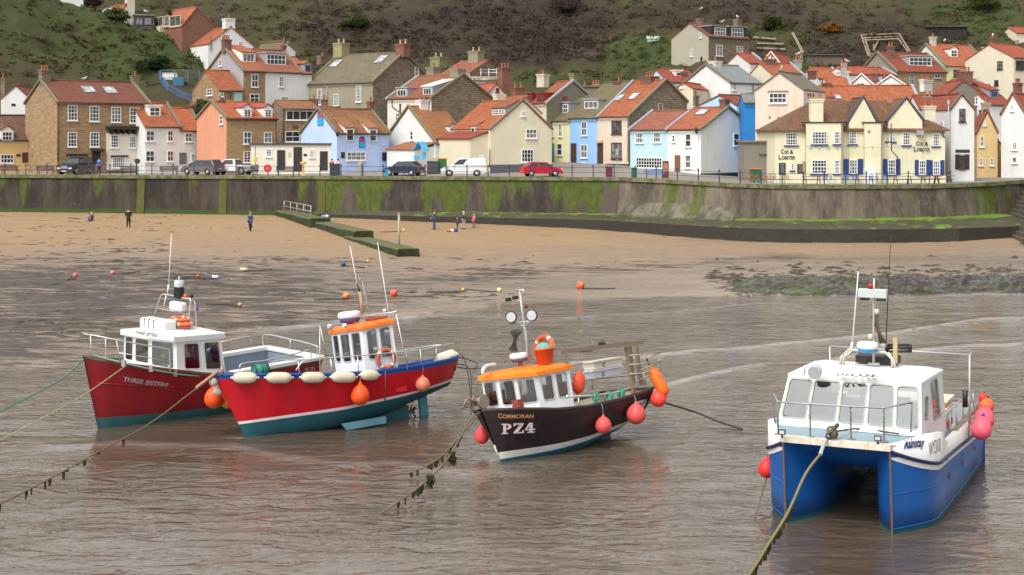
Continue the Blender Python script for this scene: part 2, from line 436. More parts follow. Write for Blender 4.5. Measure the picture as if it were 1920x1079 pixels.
ZZ = ZZ + np.clip(rock, 0, 1) * (np.clip(n2 - .38, 0, 1) * .9 + nz * .25) + nz * .10 * (TT > 0.02) + (TT > .3) * (n2 - .5) * .05
ZZ = np.where(TT < -.02, np.minimum(ZZ, -.1), ZZ)
grid_mesh('beach_sand', XX, YY, ZZ, sand_material(), attr={'dry': dry, 'weed': weed, 'rock': np.clip(rock, 0, 1)})
# --- water
def water_material():
 m = N('harbour water'); p = m.geo()
 big = m.noise(m.scale(p, (.05, .12, 1)), 1, 4);
 fo = m.n('Attribute', attribute_name='foam').outputs['Fac']; fn = m.noise(m.scale(p, (.5, 2.2, 1)), 1, 6, .75); ff = m.ramp(m.math('MULTIPLY', fo, m.math('ADD', fn, .35)), [(.25, 0), (.85, 1)])
 m.col(m.mix(m.math('MULTIPLY', ff, .75), m.mix(m.ramp(big, [(.3, 0), (.7, 1)]), (.072, .051, .034), (.112, .083, .058)), (.34, .30, .265))); m.rough(.06)
 m.b.inputs['IOR'].default_value = 1.42; m.b.inputs['Specular IOR Level'].default_value = 1.0
 a = m.noise(m.scale(p, (.55, 1.25, 1), None), 1.0, 3, .5, 1.6); b = m.noise(m.scale(p, (2.2, 3.9, 1)), 1.0, 3, .6, 1.0); c = m.noise(m.scale(p, (.14, .45, 1)), 1.0, 3, .5, .6)
 calm = m.ramp(m.noise(m.scale(p, (.07, .10, 1)), 1, 3), [(.35, .3), (.65, 1.1)])
 h = m.math('ADD', m.math('MULTIPLY', a, 2.0), m.math('ADD', m.math('MULTIPLY', b, .42), m.math('MULTIPLY', c, 1.1)))
 m.bump(m.math('MULTIPLY', h, calm), 1.0, .068); return m.mat
xs = np.linspace(-70, 70, 520); yy = np.concatenate([[-120, -60, 0, 10], 1 / np.linspace(1 / 20, 1 / 100, 420)])
X, Y = np.meshgrid(xs, yy)
Z = 0 * X; FO = 0 * X
for (pts, amp, wd) in [([(-200, 700), (840, 592), (1000, 600), (1200, 585), (1400, 566), (1700, 552)], .05, .5),
                  ([(900, 700), (1200, 668), (1560, 626), (1700, 600), (1920, 590)], .10, .65), ([(1100, 760), (1500, 668), (1700, 650), (1960, 632)], .09, .6),
                  ([(-100, 830), (440, 845), (700, 880), (1000, 900)], .04, .7)]:
 Qn = 960 + F * X / np.maximum(Y, 5); yc = 25480 / (npi(Qn, pts) - 260)
 lim = np.clip((Qn - pts[0][0]) / 150, 0, 1) * np.clip((pts[-1][0] + 100 - Qn) / 150, 0, 1)
 e_ = lim * np.exp(-((Y - yc + (fbm(X * .3, Y * .1, 3, 5) - .5) * 2.5) / wd) ** 2); Z = Z + amp * e_; FO = FO + e_ * min(1, amp * 14)
Z = Z + (fbm(X * .8, Y * 1.6, 3, 21) - .5) * .05
X = X * np.where(Y < 20, 3, 1) * np.where(Y > 60, 1.2, 1)
shl = 25480 / (npi(960 + F * X / np.maximum(Y, 5), SHORE) - 260); FO = FO + .55 * np.exp(-((Y - shl + .6) / 1.3) ** 2)
water = grid_mesh('harbour_water', X, Y, Z, water_material(), attr={'foam': np.clip(FO, 0, 1)})
# --- promenade paving and village hillside
def paving_material():
 m = N('promenade paving'); p = m.geo(); n = m.noise(p, .5, 5); n2 = m.noise(p, 4, 4)
 m.col(m.mix(n2, m.mix(n, (.16, .135, .115), (.27, .235, .20)), (.22, .19, .16))); m.rough(.9); m.bump(n2, .2, .02); return m.mat
qs = np.linspace(-200, 2150, 120); Qp = np.stack([qs] * 14)
Yp = np.stack([npi(qs, WALL) + .35 + (192 - npi(qs, WALL)) * (i / 13) ** 1.4 for i in range(14)])
Zp = np.vectorize(prom_z)(Qp, Yp)
grid_mesh('promenade_paving', (Qp - 960) / F * Yp, Yp, Zp, paving_material())
CREST = [(-250, 42), (-60, 37), (60, 32), (110, 29.2), (156, 27.6), (240, 24.6), (290, 23.3), (345, 22.3), (400, 21.0), (430, 18.4), (455, 15.2), (500, 12.0), (560, 5)]
def hill_z(q, Y):
 left = npi(q, [(700, 1), (900, 0)])
 a = np.interp(Y, [160, 168, 180, 200, 225, 238, 295, 420], [4.5, 5.0, 11.5, 13.5, 18.5, 24, 54, 55])
 b = np.interp(Y, [160, 170, 185, 200, 225, 240, 297, 420], [4.5, 5.6, 8.5, 12.5, 20, 26, 54, 55])
 g = a * left + b * (1 - left)
 zc = npi(q, CREST); k = np.clip((Y - 171) / 42.0, 0, 1); k = k ** .85
 h = np.where(Y < 213, 5.0 + (zc - 5.0) * k, zc - (Y - 213) * .35)
 z = np.where((q < 560), np.maximum(np.where(q < 365, np.minimum(g, np.where(Y < 200, h, g)), g), h), g)
 z = np.where((q < 380) & (Y < 213), h, z)
 x = (q - 960) / F * Y
 k2 = np.clip((Y - 172) / 25, 0, 1)
 return z + k2 * ((fbm(x * .07, Y * .07, 4, 11) - .5) * 5 + (fbm(x * .35, Y * .35, 4, 15) - .5) * 1.6) * np.clip((z - 8) / 10, 0.1, 1)
def hill_z1(q, Y): return float(hill_z(np.array([float(q)]), np.array([float(Y)]))[0])
def on_hill(px, py):
 for Y in np.arange(166, 330, .5):
  p = P(px, py, float(Y))
  if hill_z1(px, Y) >= p.z: return p
 return p
def hill_material():
 m = N('hillside grass'); p = m.geo()
 n = m.noise(m.scale(p, (.06, .06, .09)), 1, 6, .6, .5); n2 = m.noise(p, .35, 6, .7); n3 = m.noise(p, 2.2, 5, .7)
 at = m.n('Attribute', attribute_name='lush').outputs['Fac']
 br = m.mix(n3, (.026, .019, .013), (.058, .042, .026)); gr = m.mix(n3, (.03, .042, .010), (.068, .088, .022))
 ol = m.mix(n3, (.042, .036, .014), (.085, .068, .027))
 f = m.ramp(m.math('ADD', m.math('MULTIPLY', m.math('ADD', n, n2), .5), m.math('MULTIPLY', m.math('SUBTRACT', at, .5), .5)), [(.40, 0), (.50, .5), (.62, 1)])
 c = m.mix(m.ramp(f, [(0, 0), (.5, 1)]), br, ol); c = m.mix(m.ramp(f, [(.5, 0), (1, 1)]), c, gr)
 c = m.mix(1.0, c, (.76, .76, .72), 'MULTIPLY'); m.col(c); m.rough(.95); m.bump(m.math('ADD', n3, m.math('MULTIPLY', n2, 2.0)), .9, .25); return m.mat
LUSH = [  # (q, y, rq, ry, strength) where the turf is green (+) or brown scrub (-)
 (60, 40, 120, 60, .35), (250, 90, 140, 50, .45), (360, 100, 60, 20, .5), (1200, 100, 90, 30, .55), (1180, 75, 60, 15, .4), (1480, 130, 60, 25, .5), (1450, 60, 60, 20, .35),
 (1850, 40, 80, 35, .4), (1780, 25, 80, 20, .35), (960, 60, 170, 55, -.6), (700, 60, 150, 50, -.25), (1050, 60, 90, 50, -.5), (1640, 80, 130, 50, -.35), (1350, 30, 200, 25, -.25), (1000, 140, 120, 20, .3), (690, 120, 90, 30, .25), (110, 70, 60, 25, -.3)]
def lushness(q, y):
 s = .5 + 0 * q
 for a, b, c, d, k in LUSH: s = s + k * np.exp(-((q - a) / c) ** 2 - ((y - b) / d) ** 2)
 return np.clip(s, 0, 1)
qs = np.concatenate([np.linspace(-600, -60, 20), np.arange(-50, 1990, 7.0), np.linspace(2000, 2700, 20)]); Ys_ = np.concatenate([np.linspace(164, 260, 130), np.linspace(261, 420, 90)])
Qh, Yh = np.meshgrid(qs, Ys_); Zh = hill_z(Qh, Yh)
yh_px = YH + (CH - Zh) / Yh * F
grid_mesh('hillside', (Qh - 960) / F * Yh, Yh, Zh, hill_material(), attr={'lush': lushness(Qh, yh_px)})
# --- scrub, one mass per growth
def leaf_mass(name, centers, rad, n_per, size, mat, seed, kind='stuff', parent=None, squash=.8, M=None):
 rng = np.random.default_rng(seed); k = len(centers); C = np.repeat(np.array(centers), n_per, 0); Rr = np.repeat(np.array(rad), n_per)
 d = rng.normal(size=(k * n_per, 3)); d /= np.linalg.norm(d, axis=1)[:, None]; r = rng.random(k * n_per) ** .45
 d[:, 2] = np.abs(d[:, 2]) * squash
 lump = .75 + .5 * rng.random((k, 1)).repeat(n_per, 0)
 p = C + d * (Rr * r)[:, None] * lump
 a = rng.normal(size=p.shape); a /= np.linalg.norm(a, axis=1)[:, None]; b = rng.normal(size=p.shape); b -= a * (a * b).sum(1)[:, None]; b /= np.linalg.norm(b, axis=1)[:, None]
 sz = size * (.6 + .8 * rng.random(len(p)))[:, None]
 v = np.stack([p - a * sz, p + b * sz * .45, p + a * sz, p - b * sz * .45], 1).reshape(-1, 3)
 q = np.arange(len(v)).reshape(-1, 4)
 me = bpy.data.meshes.new(name); me.vertices.add(len(v)); me.vertices.foreach_set('co', v.astype(np.float32).ravel())
 me.loops.add(q.size); me.loops.foreach_set('vertex_index', q.astype(np.int32).ravel())
 me.polygons.add(len(q)); me.polygons.foreach_set('loop_start', np.arange(0, q.size, 4, dtype=np.int32)); me.polygons.foreach_set('loop_total', np.full(len(q), 4, dtype=np.int32))
 me.update(calc_edges=True)
 me.materials.append(mat); o = bpy.data.objects.new(name, me); COL.objects.link(o)
 if kind: o['kind'] = kind
 if parent: o.parent = parent
 if M is not None: o.matrix_local = M
 return o
def leaf_mat(a, b, name='leaves'):
 a, b = sh(a, .74), sh(b, .74)
 m = N(name); f = m.noise(m.geo(), .9, 4, .7); g = m.noise(m.geo(), 7, 2)
 m.col(m.mix(m.ramp(g, [(.3, 0), (.7, 1)]), m.mix(f, a, b), b)); m.rough(.85); m.b.inputs['Specular IOR Level'].default_value = .1; return m.mat
TWIG = leaf_mat((.035, .026, .022), (.085, .062, .05), 'bare twigs'); GORSE = leaf_mat((.035, .048, .014), (.085, .10, .03), 'gorse leaves')
BLOSS = leaf_mat((.12, .10, .08), (.30, .27, .22), 'pale blossom'); DRY = leaf_mat((.065, .05, .024), (.12, .09, .045), 'dry bracken'); TURF = leaf_mat((.04, .052, .012), (.095, .115, .03), 'grass tufts')
rng = np.random.default_rng(5)
def scatter(n, dens, y_lim=(190, 330)):
 out = []
 q = rng.uniform(-40, 1960, n * 6); Yr = rng.uniform(y_lim[0], y_lim[1], n * 6); z = hill_z(q, Yr); y = YH + (CH - z) / Yr * F
 pr = dens(q, y) * (y < 165) * (y > -40)
 keep = rng.random(n * 6) < pr
 for a, b, c in zip(q[keep][:n], Yr[keep][:n], z[keep][:n]): out.append(((a - 960) / F * b, b, c - .2))
 return out
def gauss(lst): return lambda q, y: np.clip(sum(k * np.exp(-((q - a) / c) ** 2 - ((y - b) / d) ** 2) for a, b, c, d, k in lst), 0, 1)
pts = scatter(3200, gauss([(960, 60, 160, 50, 1), (1060, 70, 80, 40, .8), (720, 60, 130, 45, .6), (560, 50, 90, 40, .5), (1640, 90, 110, 40, .6), (1350, 40, 200, 30, .35), (100, 60, 50, 25, .2)]))
o = leaf_mass('thorn_scrub', pts, rng.uniform(.5, 1.7, len(pts)), 60, .17, TWIG, 1)
tag(o, 'bare purplish brown thorn scrub covering the hillside behind the roofs', 'scrub')
pts = scatter(360, gauss([(520, 45, 80, 28, 1), (600, 35, 40, 20, .8), (930, 60, 35, 30, .7), (1075, 95, 40, 16, .8), (970, 30, 60, 25, .4)]))
o = leaf_mass('blossom_scrub', pts, rng.uniform(.6, 1.4, len(pts)), 60, .10, BLOSS, 2)
tag(o, 'pale blossoming blackthorn scrub on the slope above the grey gabled house', 'scrub')
pts = scatter(900, gauss([(250, 90, 170, 50, .35), (1500, 70, 150, 45, .7), (1830, 40, 110, 45, .9), (690, 90, 120, 40, .35), (1050, 150, 120, 20, .5), (1200, 60, 120, 40, .3), (500, 20, 200, 20, .4), (1220, 130, 60, 30, .3)]), (182, 330))
o = leaf_mass('gorse_scrub', pts, rng.uniform(.4, 1.2, len(pts)), 60, .16, GORSE, 3)
tag(o, 'low dark green gorse growing over the hillside', 'scrub')
pts = scatter(1700, gauss([(150, 80, 260, 80, .6), (700, 100, 300, 50, .4), (1400, 50, 400, 60, .4), (1850, 60, 150, 60, .4)]), (176, 330))
o = leaf_mass('dry_bracken', pts, rng.uniform(.4, 1.1, len(pts)), 40, .2, DRY, 4)
tag(o, 'tan dead bracken and long grass across the slopes', 'bracken')
pts = scatter(3200, lambda q, y: np.clip(lushness(q, y) - .45, 0, 1) * 1.6, (174, 330))
o = leaf_mass('grass_tufts', pts, rng.uniform(.35, .9, len(pts)), 36, .17, TURF, 6)
tag(o, 'rough green grass tufts on the hillside', 'grass')
def bush(px, py, Y, r, n, label, mat, seed, flat=.8):
 p = on_hill(px, py)
 t = empty('bush', Matrix.Translation((p.x, p.y, p.z)), label, 'bush')
 rg = np.random.default_rng(seed); cs = [(rg.normal() * r * .45, rg.normal() * r * .3, abs(rg.normal()) * r * .35 + r * .1) for _ in range(14)]
 leaf_mass('crown', cs, rg.uniform(r * .35, r * .6, 14), n, .17, mat, seed, kind=None, parent=t, squash=flat)
 mb = MB()
 for i in range(5): mb.tube([(0, 0, -1.5), (cs[i][0] * .5, cs[i][1] * .5, .2), cs[i]], .09, 5, r2=.03)
 mb.build('stem', wood((.12, .09, .06)), t)
DKG = leaf_mat((.012, .022, .008), (.04, .06, .02), 'dark evergreen leaves')
bush(296, 135, 190, 2.1, 260, 'round dark green bush on the slope above the blue fence', DKG, 31)
bush(388, 262, 170, 3.6, 420, 'tall dark green bush between the white cottages and the salmon gable', DKG, 32)
bush(380, 232, 174, 2.6, 320, 'dark bush on the bank just below the blue picket fence', GORSE, 33)
bush(668, 55, 245, 2.7, 240, 'dark rounded bush on the brown slope above the big olive roof', GORSE, 34)
bush(218, 40, 206, 1.6, 200, 'bright green bush beside the small cream gable house at the top of the slope', leaf_mat((.05, .08, .02), (.12, .17, .05)), 35)
bush(1452, 57, 250, 2.6, 240, 'large green bush in the terraced hillside garden', GORSE, 36)
bush(1560, 62, 252, 1.7, 200, 'orange brown bush among the terraced gardens', leaf_mat((.16, .07, .02), (.3, .13, .03)), 37)
bush(1840, 20, 262, 3.4, 260, 'dense dark bush below the colourful cliff top building', GORSE, 38)
bush(1060, 25, 262, 3.6, 240, 'big bare brown thorn bush at the top of the slope', TWIG, 39)
bush(170, 14, 232, 2.2, 220, 'bare brown thicket between the white house and the small cream gable', TWIG, 40)
bush(283, 313, 160, .9, 200, 'clipped green bush in front of the white cottages', GORSE, 41)
# --- sea wall
def wall_material(green, grey, name):
 m = N(name); p = m.geo(); s = m.n('SeparateXYZ'); m.l(p, s.inputs[0])
 streak = m.noise(m.scale(p, (.40, .40, .10)), 1.0, 7, .72); s2 = m.noise(m.scale(p, (.33, .33, .05)), 1.0, 5, .6); fine = m.noise(m.scale(p, (2, 2, 1.2)), 1, 6, .75)
 base = m.mix(m.ramp(streak, [(.42, 0), (.60, 1)]), sh(grey, .38), sh(grey, 1.05))
 base = m.mix(m.math('MULTIPLY', m.ramp(fine, [(.55, 0), (.72, 1)]), .5), base, sh(grey, 1.7))
 hz = m.n('MapRange'); m.l(s.outputs[2], hz.inputs[0]); hz.inputs[1].default_value = 2.2; hz.inputs[2].default_value = 5.3
 g = m.math('ADD', m.math('ADD', s2, m.math('MULTIPLY', hz.outputs[0], .10)), green)
 gf = m.ramp(g, [(.56, 0), (.61, 1)])
 gcol = m.mix(m.ramp(fine, [(.3, 0), (.7, 1)]), (.032, .046, .007), (.10, .13, .016))
 c = m.mix(m.math('MULTIPLY', gf, .92), base, gcol)
 low = m.n('MapRange'); m.l(m.math('ADD', s.outputs[2], m.math('MULTIPLY', fine, .8)), low.inputs[0]); low.inputs[1].default_value = 2.45; low.inputs[2].default_value = 2.1
 lowf = m.math('MULTIPLY', low.outputs[0], 1.0 if green > -.1 else 0.0)
 c = m.mix(lowf, c, m.mix(fine, (.022, .042, .006), (.05, .095, .012)))
 m.col(c); m.rough(.85); m.bump(m.math('ADD', fine, streak), .6, .06); return m.mat
W_L = wall_material(-.09, (.060, .046, .036), 'dark stained concrete'); W_M = wall_material(.045, (.085, .068, .056), 'algae streaked concrete'); W_R = wall_material(-.04, (.155, .125, .092), 'weathered stone wall')
sea = empty('sea_wall', P(900, 400, 145), 'long harbour sea wall stained dark and streaked with green algae below the promenade', 'sea wall'); SI = sea.matrix_world.inverted()
def wp(q, off, z):
 """point off metres in front of the wall face at column q"""
 Y = interp(q, WALL); Y2 = interp(q + 4, WALL); a = Vector(((q - 960) / F * Y, Y, 0)); b = Vector(((q + 4 - 960) / F * Y2, Y2, 0)); d = (b - a).normalized()
 n = Vector((d.y, -d.x, 0)); p = a + n * off; return SI @ Vector((p.x, p.y, z))
for q0, q1, mt in ((-200, 592, W_L), (592, 1163, W_M), (1163, 2100, W_R)):
 mb = MB(); qq = np.linspace(q0, q1, 40)
 bat = 0.0 if q0 < 1163 else .5
 mb.grid([[wp(q, -.0 + (bat if k == 0 else 0) + .02 * (mt is W_M) + .35 * (k == 0), z if k else -1) for q in qq] for k, z in ((0, -1), (1, 4.9))] + [[wp(q, 0, interp(q, WTOP) - .28) for q in qq]], 0, False)
 mb.build('wall_section', mt, sea)
mb = MB(); qq = np.linspace(-200, 2100, 150)
mb.grid([[wp(q, o_, interp(q, WTOP) + dz) for q in qq] for o_, dz in ((0.0, -.30), (.16, -.28), (.16, .04), (-.7, .06), (-.7, -.3))], 0, False)
cop = N('mossy coping'); fz = cop.noise(cop.geo(), 1.5, 6, .7)
cop.col(cop.mix(cop.ramp(fz, [(.4, 0), (.65, 1)]), (.07, .085, .025), (.20, .18, .12))); cop.rough(.9); cop.bump(fz, .5, .04)
mb.build('coping', cop.mat, sea)
for q in (265, 419, 604): # mossy pilaster strips
 mb = MB(); a, b = q - 7, q + 7
 mb.hexa([wp(a, -.1, 0), wp(b, -.1, 0), wp(b, .42, 0), wp(a, .42, 0)], [wp(a, -.1, 5.02), wp(b, -.1, 5.02), wp(b, .06, 5.02), wp(a, .06, 5.02)])
 pm = N('mossy concrete'); ff = pm.noise(pm.geo(), 2.5, 6, .7); pm.col(pm.mix(ff, (.04, .05, .012), (.12, .13, .03))); pm.rough(.9); mb.build('pilaster', pm.mat, sea)
# apron at the foot
def apron_material(th):
 m = N('weedy apron'); p = m.geo(); f = m.noise(m.scale(p, (.5, .8, .8)), 1, 6, .7); g = m.noise(p, 2.5, 5, .7); s = m.n('SeparateXYZ'); m.l(m.n('NewGeometry').outputs['Normal'], s.inputs[0])
 top = m.mix(m.ramp(f, [(th, 0), (th + .08, 1)]), m.mix(g, (.030, .030, .014), (.075, .068, .034)), m.mix(g, (.06, .11, .012), (.15, .25, .02)))
 side = m.mix(g, (.012, .011, .009), (.045, .038, .028))
 m.col(m.mix(m.ramp(s.outputs[2], [(.25, 0), (.5, 1)]), side, top)); m.rough(.75); m.bump(g, .8, .08); return m.mat
AP = apron_material(.54); APG = apron_material(.34)
DEP = [(592, .25), (800, .5), (1060, .9), (1165, 2.6), (1300, 3.6), (1450, 4.2), (1700, 4.6), (1790, 6.0), (1862, 7.5)]
ZB = [(592, 2.25), (1060, 2.1), (1165, 2.0), (1300, 2.1), (1450, 2.25), (1860, 2.5)]; ZF = [(592, 1.75), (1060, 1.6), (1165, 1.6), (1450, 1.72), (1700, 1.78), (1862, 2.0)]
mb = MB(); qq = np.linspace(592, 1862, 110)
rw = []
for k, f_ in enumerate((0, .3, .65, 1.0)):
 rw.append([wp(q, interp(q, DEP) * f_ + .02, lerp(interp(q, ZB), interp(q, ZF), f_) + random.uniform(-.06, .06)) for q in qq])
rw.append([wp(q, interp(q, DEP) + .12, interp(q, ZF) - .12) for q in qq]); rw.append([wp(q, interp(q, DEP) + .25, -.6) for q in qq])
mb.grid(rw, 0, False, mf=lambda i, j: 1 if i == 0 else 0); mb.poly([r[-1] for r in rw] + [wp(1862, -1, -.6)])
mb.build('weedy_apron', [AP, APG], sea)
mb = MB(); rows = []
for k, (o_, h_) in enumerate(((0.1, 1.0), (.7, .96), (1.5, .1), (1.7, -.6))):
 rows.append([wp(q, o_ , 1.9 + (3.25 - 1.9) * h_ * max(0.0, 1 - ((q - 1281) / 110) ** 4) ** .5 if h_ > 0 else 1.2) for q in np.linspace(1171, 1391, 40)])
mb.grid(rows, 0, False); mb.build('concrete_footing', wall_material(-.03, (.15, .135, .095), 'pale footing'), sea)
# --- stepped revetment at the right
rv = empty('stepped_revetment', G(1880, 440, .8), 'dark curved stone steps descending to the beach at the right end', 'revetment'); RI = rv.matrix_world.inverted()
rmat = stone_wall((.085, .07, .05), (.15, .125, .095), (.03, .025, .02), 1.1, .2)
dirv = Vector((-.17, -1, 0)).normalized(); prp = Vector((.97, -.25, 0))
mb = MB()
for i in range(13):
 s = Vector((41.8 + .40 * i, 128.5 + .6 * i, 0)); z1 = .75 + .36 * i; n = 12
 for j in range(n):
  a = s + dirv * (j * 4.0) + prp * (math.sin(j * .5) * .25); b = s + dirv * (j * 4.0 + 3.97) + prp * (math.sin((j + 1) * .5) * .25)
  zz = z1 + random.uniform(-.04, .04)
  mb.hexa([RI @ (a + Vector((0, 0, -1.5))), RI @ (b + Vector((0, 0, -1.5))), RI @ (b + prp * 2 + Vector((0, 0, -1.5))), RI @ (a + prp * 2 + Vector((0, 0, -1.5)))],
    [RI @ (a + Vector((0, 0, zz))), RI @ (b + Vector((0, 0, zz))), RI @ (b + prp * 2 + Vector((0, 0, zz))), RI @ (a + prp * 2 + Vector((0, 0, zz)))])
mb.build('stone_steps', rmat, rv)
# slipway road above the steps
mb = MB(); s = Vector((45.2, 131.5, 0))
a, b = s + prp * .6 + dirv * 40, s + prp * .6 + dirv * -6
pts_ = [(a.x, a.y, 5.55), (b.x, b.y, 5.4), (b.x + 30, b.y + 8, 7.2), (a.x + 30, a.y, 7.4)]
mb.slab([pts_[0], pts_[3], pts_[2], pts_[1]], 7.5)
o = mb.build('slipway_road', paving_material()); o['kind'] = 'structure'
# --- groyne
gr = empty('concrete_groyne', G(660, 440, 1.0), 'low stepped concrete groyne green with algae running from the sea wall down the beach', 'groyne'); GI = gr.matrix_world.inverted()
gm = N('algae concrete'); pp = gm.geo(); f1 = gm.noise(pp, 1.2, 6, .7); f2 = gm.noise(pp, 5, 4, .7)
sp = gm.n('SeparateXYZ'); gm.l(gm.n('NewGeometry').outputs['Normal'], sp.inputs[0])
gm.col(gm.mix(gm.ramp(sp.outputs[2], [(.3, 0), (.6, 1)]), gm.mix(gm.ramp(f1, [(.4, 0), (.6, 1)]), (.022, .018, .012), (.032, .055, .010)), gm.mix(f2, (.06, .075, .018), (.14, .125, .07)))); gm.rough(.9); gm.bump(f2, .7, .05)
ga = Vector((-22.6, 148.5, 0)); gd = (Vector((-7.6, 108.6, 0)) - ga); gl = gd.length; gd.normalize(); gn = Vector((gd.y, -gd.x, 0)) * -1
def gblock(t0, t1, w0, w1, z0, z1, zb=-.5, nm='block'):
 a, b = ga + gd * (gl * t0), ga + gd * (gl * t1); u = Vector((0, 0, 1)); mb = MB(); n = 10; rows = []
 for k in range(n + 1):
  c = a.lerp(b, k / n); z = lerp(z0, z1, k / n) + random.uniform(-.03, .03); j = random.uniform(-.04, .04)
  rows.append([GI @ (c + gn * (w0 - .12 + j) + u * zb), GI @ (c + gn * (w0 + j) + u * (z - .08)), GI @ (c + gn * (w0 + .08) + u * z), GI @ (c + gn * (w1 - .08) + u * z), GI @ (c + gn * (w1 + j) + u * (z - .08)), GI @ (c + gn * (w1 + .12 + j) + u * zb)])
 mb.grid(rows, 0, False); mb.poly(rows[0]); mb.poly(rows[-1][::-1]); mb.build(nm, gm.mat, gr)
gblock(0, .36, -.9, .9, 1.95, 1.93); gblock(.27, .69, -.5, 1.1, 1.62, 1.58); gblock(.63, 1.0, -.75, .9, 1.08, 1.08)
mb = MB()
for k in range(5):
 c = ga + gd * (gl * (.06 + .068 * k)) + gn * -.6 + Vector((0, 0, 1.95)); mb.tube([GI @ c, GI @ (c + Vector((0, 0, 1.05)))], .035, 6)
for h in (1.05, .55):
 mb.tube([GI @ (ga + gd * (gl * .06) + gn * -.6 + Vector((0, 0, 1.95 + h))), GI @ (ga + gd * (gl * .332) + gn * -.6 + Vector((0, 0, 1.95 + h)))], .03, 6)
mb.build('handrail', plain((.45, .43, .38), .5, .4), gr)
t = empty('marker_post', G(748, 457, 1.2), 'grey wooden marker post standing on the end of the groyne', 'post')
mb = MB(); mb.tube([(0, 0, -.5), (0, 0, 2.25)], .09, 8); mb.build('post', wood((.4, .36, .3)), t)
mb = MB(); mb.tube([(0, 0, 2.25), (0, 0, 2.31)], .11, 8); mb.build('cap', plain((.3, .3, .3)), t)
# --- loose seaweed lying on the sand and mud
rg = np.random.default_rng(12); vs_, fs_ = [], []
def weed_clump(cx, cy, sx, sy, h):
 n = 9; b = len(vs_); z0 = beach_z(cx, cy); ang = np.sort(rg.random(n)) * 6.283
 tilt = rg.normal() * .25
 for a_ in ang:
  r_ = .55 + .6 * rg.random(); x = math.cos(a_) * sx * r_; y = math.sin(a_) * sy * r_
  vs_.append((cx + x * math.cos(tilt) - y * math.sin(tilt), cy + x * math.sin(tilt) + y * math.cos(tilt), z0 - .02))
 vs_.append((cx, cy, z0 + h))
 for i in range(n): fs_.append((b + i, b + (i + 1) % n, b + n))
for _ in range(2600):
 u = rg.random();
 if u < .62: q = rg.uniform(-40, 1000) ** 1.0; y = rg.uniform(484, 640);
 elif u < .72: q = rg.uniform(-40, 330); y = rg.uniform(404, 480)
 elif u < .80: q = rg.uniform(0, 1250); y = rg.uniform(404, 520)
 else: q = rg.uniform(1330, 1960); y = rg.normal(522, 12)
 p = on_beach(q, y) if y > 398 else None
 if p is None or p.z < .02: continue
 if u < .8 and fbm(np.array([p.x * .12]), np.array([p.y * .2]), 3, 40)[0] < .5: continue
 big = 1.0 if u < .62 else (.8 if u < .8 else .9)
 if y < 480 and q > 360: big = .35
 weed_clump(p.x, p.y, rg.uniform(.2, 1.1) * big, rg.uniform(.10, .32) * big, rg.uniform(.02, .07) * (2.6 if u >= .8 else 1))
sm_ = N('seaweed'); f = sm_.noise(sm_.geo(), 5, 5, .7); sm_.col(sm_.mix(f, (.018, .014, .010), (.075, .055, .035))); sm_.rough(.45); sm_.bump(f, .8, .05)
mb = MB(); mb.add(vs_, fs_); o = mb.build('seaweed', sm_.mat, uv=False); tag(o, 'dark seaweed strewn in streaks over the sand and mud', 'seaweed', kind='stuff')
# ================================================================ the village
class K:
 def __init__(s, x0, y0, sc): s.x0, s.y0, s.sc = x0, y0, sc
 def __call__(s, x, y): return s.x0 + x / s.sc, s.y0 + y / s.sc
K1, K2, K3, K4, K5, K6, K0 = K(0, 0, 3.1725), K(360, 0, 3.1725), K(720, 60, 3.853), K(1020, 60, 3.7214), K(1400, 60, 3.596), K(1240, 0, 2.8235), K(0, 0, 1)
ROSY = ((.19, .06, .04), (.28, .095, .052)); ORANGE = ((.34, .095, .04), (.50, .16, .065)); RED = ((.31, .065, .037), (.43, .105, .052))
RUST = ((.30, .125, .055), (.42, .19, .085)); BROWN = ((.13, .075, .045), (.20, .12, .07)); OLIVE = ((.15, .135, .075), (.21, .18, .10)); DULL = ((.26, .09, .06), (.36, .135, .085))
GREYT = ((.2, .17, .13), (.26, .23, .18))
T = lambda c, moss=.3: tiles(c[0], c[1], moss)
SAND = stone_wall((.40, .265, .14), (.27, .165, .085)); SANDL = stone_wall((.46, .31, .15), (.34, .215, .105)); DSTONE = stone_wall((.30, .235, .165), (.16, .125, .085), (.08, .07, .05), .5, .22)
BRICK = stone_wall((.27, .085, .05), (.21, .065, .04), (.2, .15, .12), .25, .09); BRICKD = stone_wall((.24, .08, .06), (.17, .05, .04), (.2, .16, .13), .25, .09)
RW = render_wall
WHT = (.64, .64, .62); CREAM = (.62, .56, .42); LCREAM = (.66, .61, .52); PINKW = (.62, .52, .42); YEL = (.68, .63, .36); GREYR = (.33, .31, .28); OLR = (.22, .20, .14); ORC = (.62, .42, .19)
LEAD = plain((.30, .31, .33), .5); MOSSC = plain((.17, .155, .10), .9); DARKW = plain((.03, .026, .024), .5); GUT = plain((.035, .034, .036), .4); NAVY = plain((.025, .055, .19), .4)
FW = plain((.74, .74, .72), .45); FBR = plain((.08, .04, .03), .4); FGR = plain((.35, .36, .40), .5); FBLUE = plain((.08, .2, .5), .4); FRED = plain((.28, .04, .04), .4)
PANES = [pane_mat((.05, .055, .06)), pane_mat((.09, .095, .10)), pane_mat((.17, .17, .16)), pane_mat((.035, .04, .045))]
POT = plain((.36, .12, .06), .8); POTY = plain((.5, .38, .2), .8)
prng = random.Random(3)
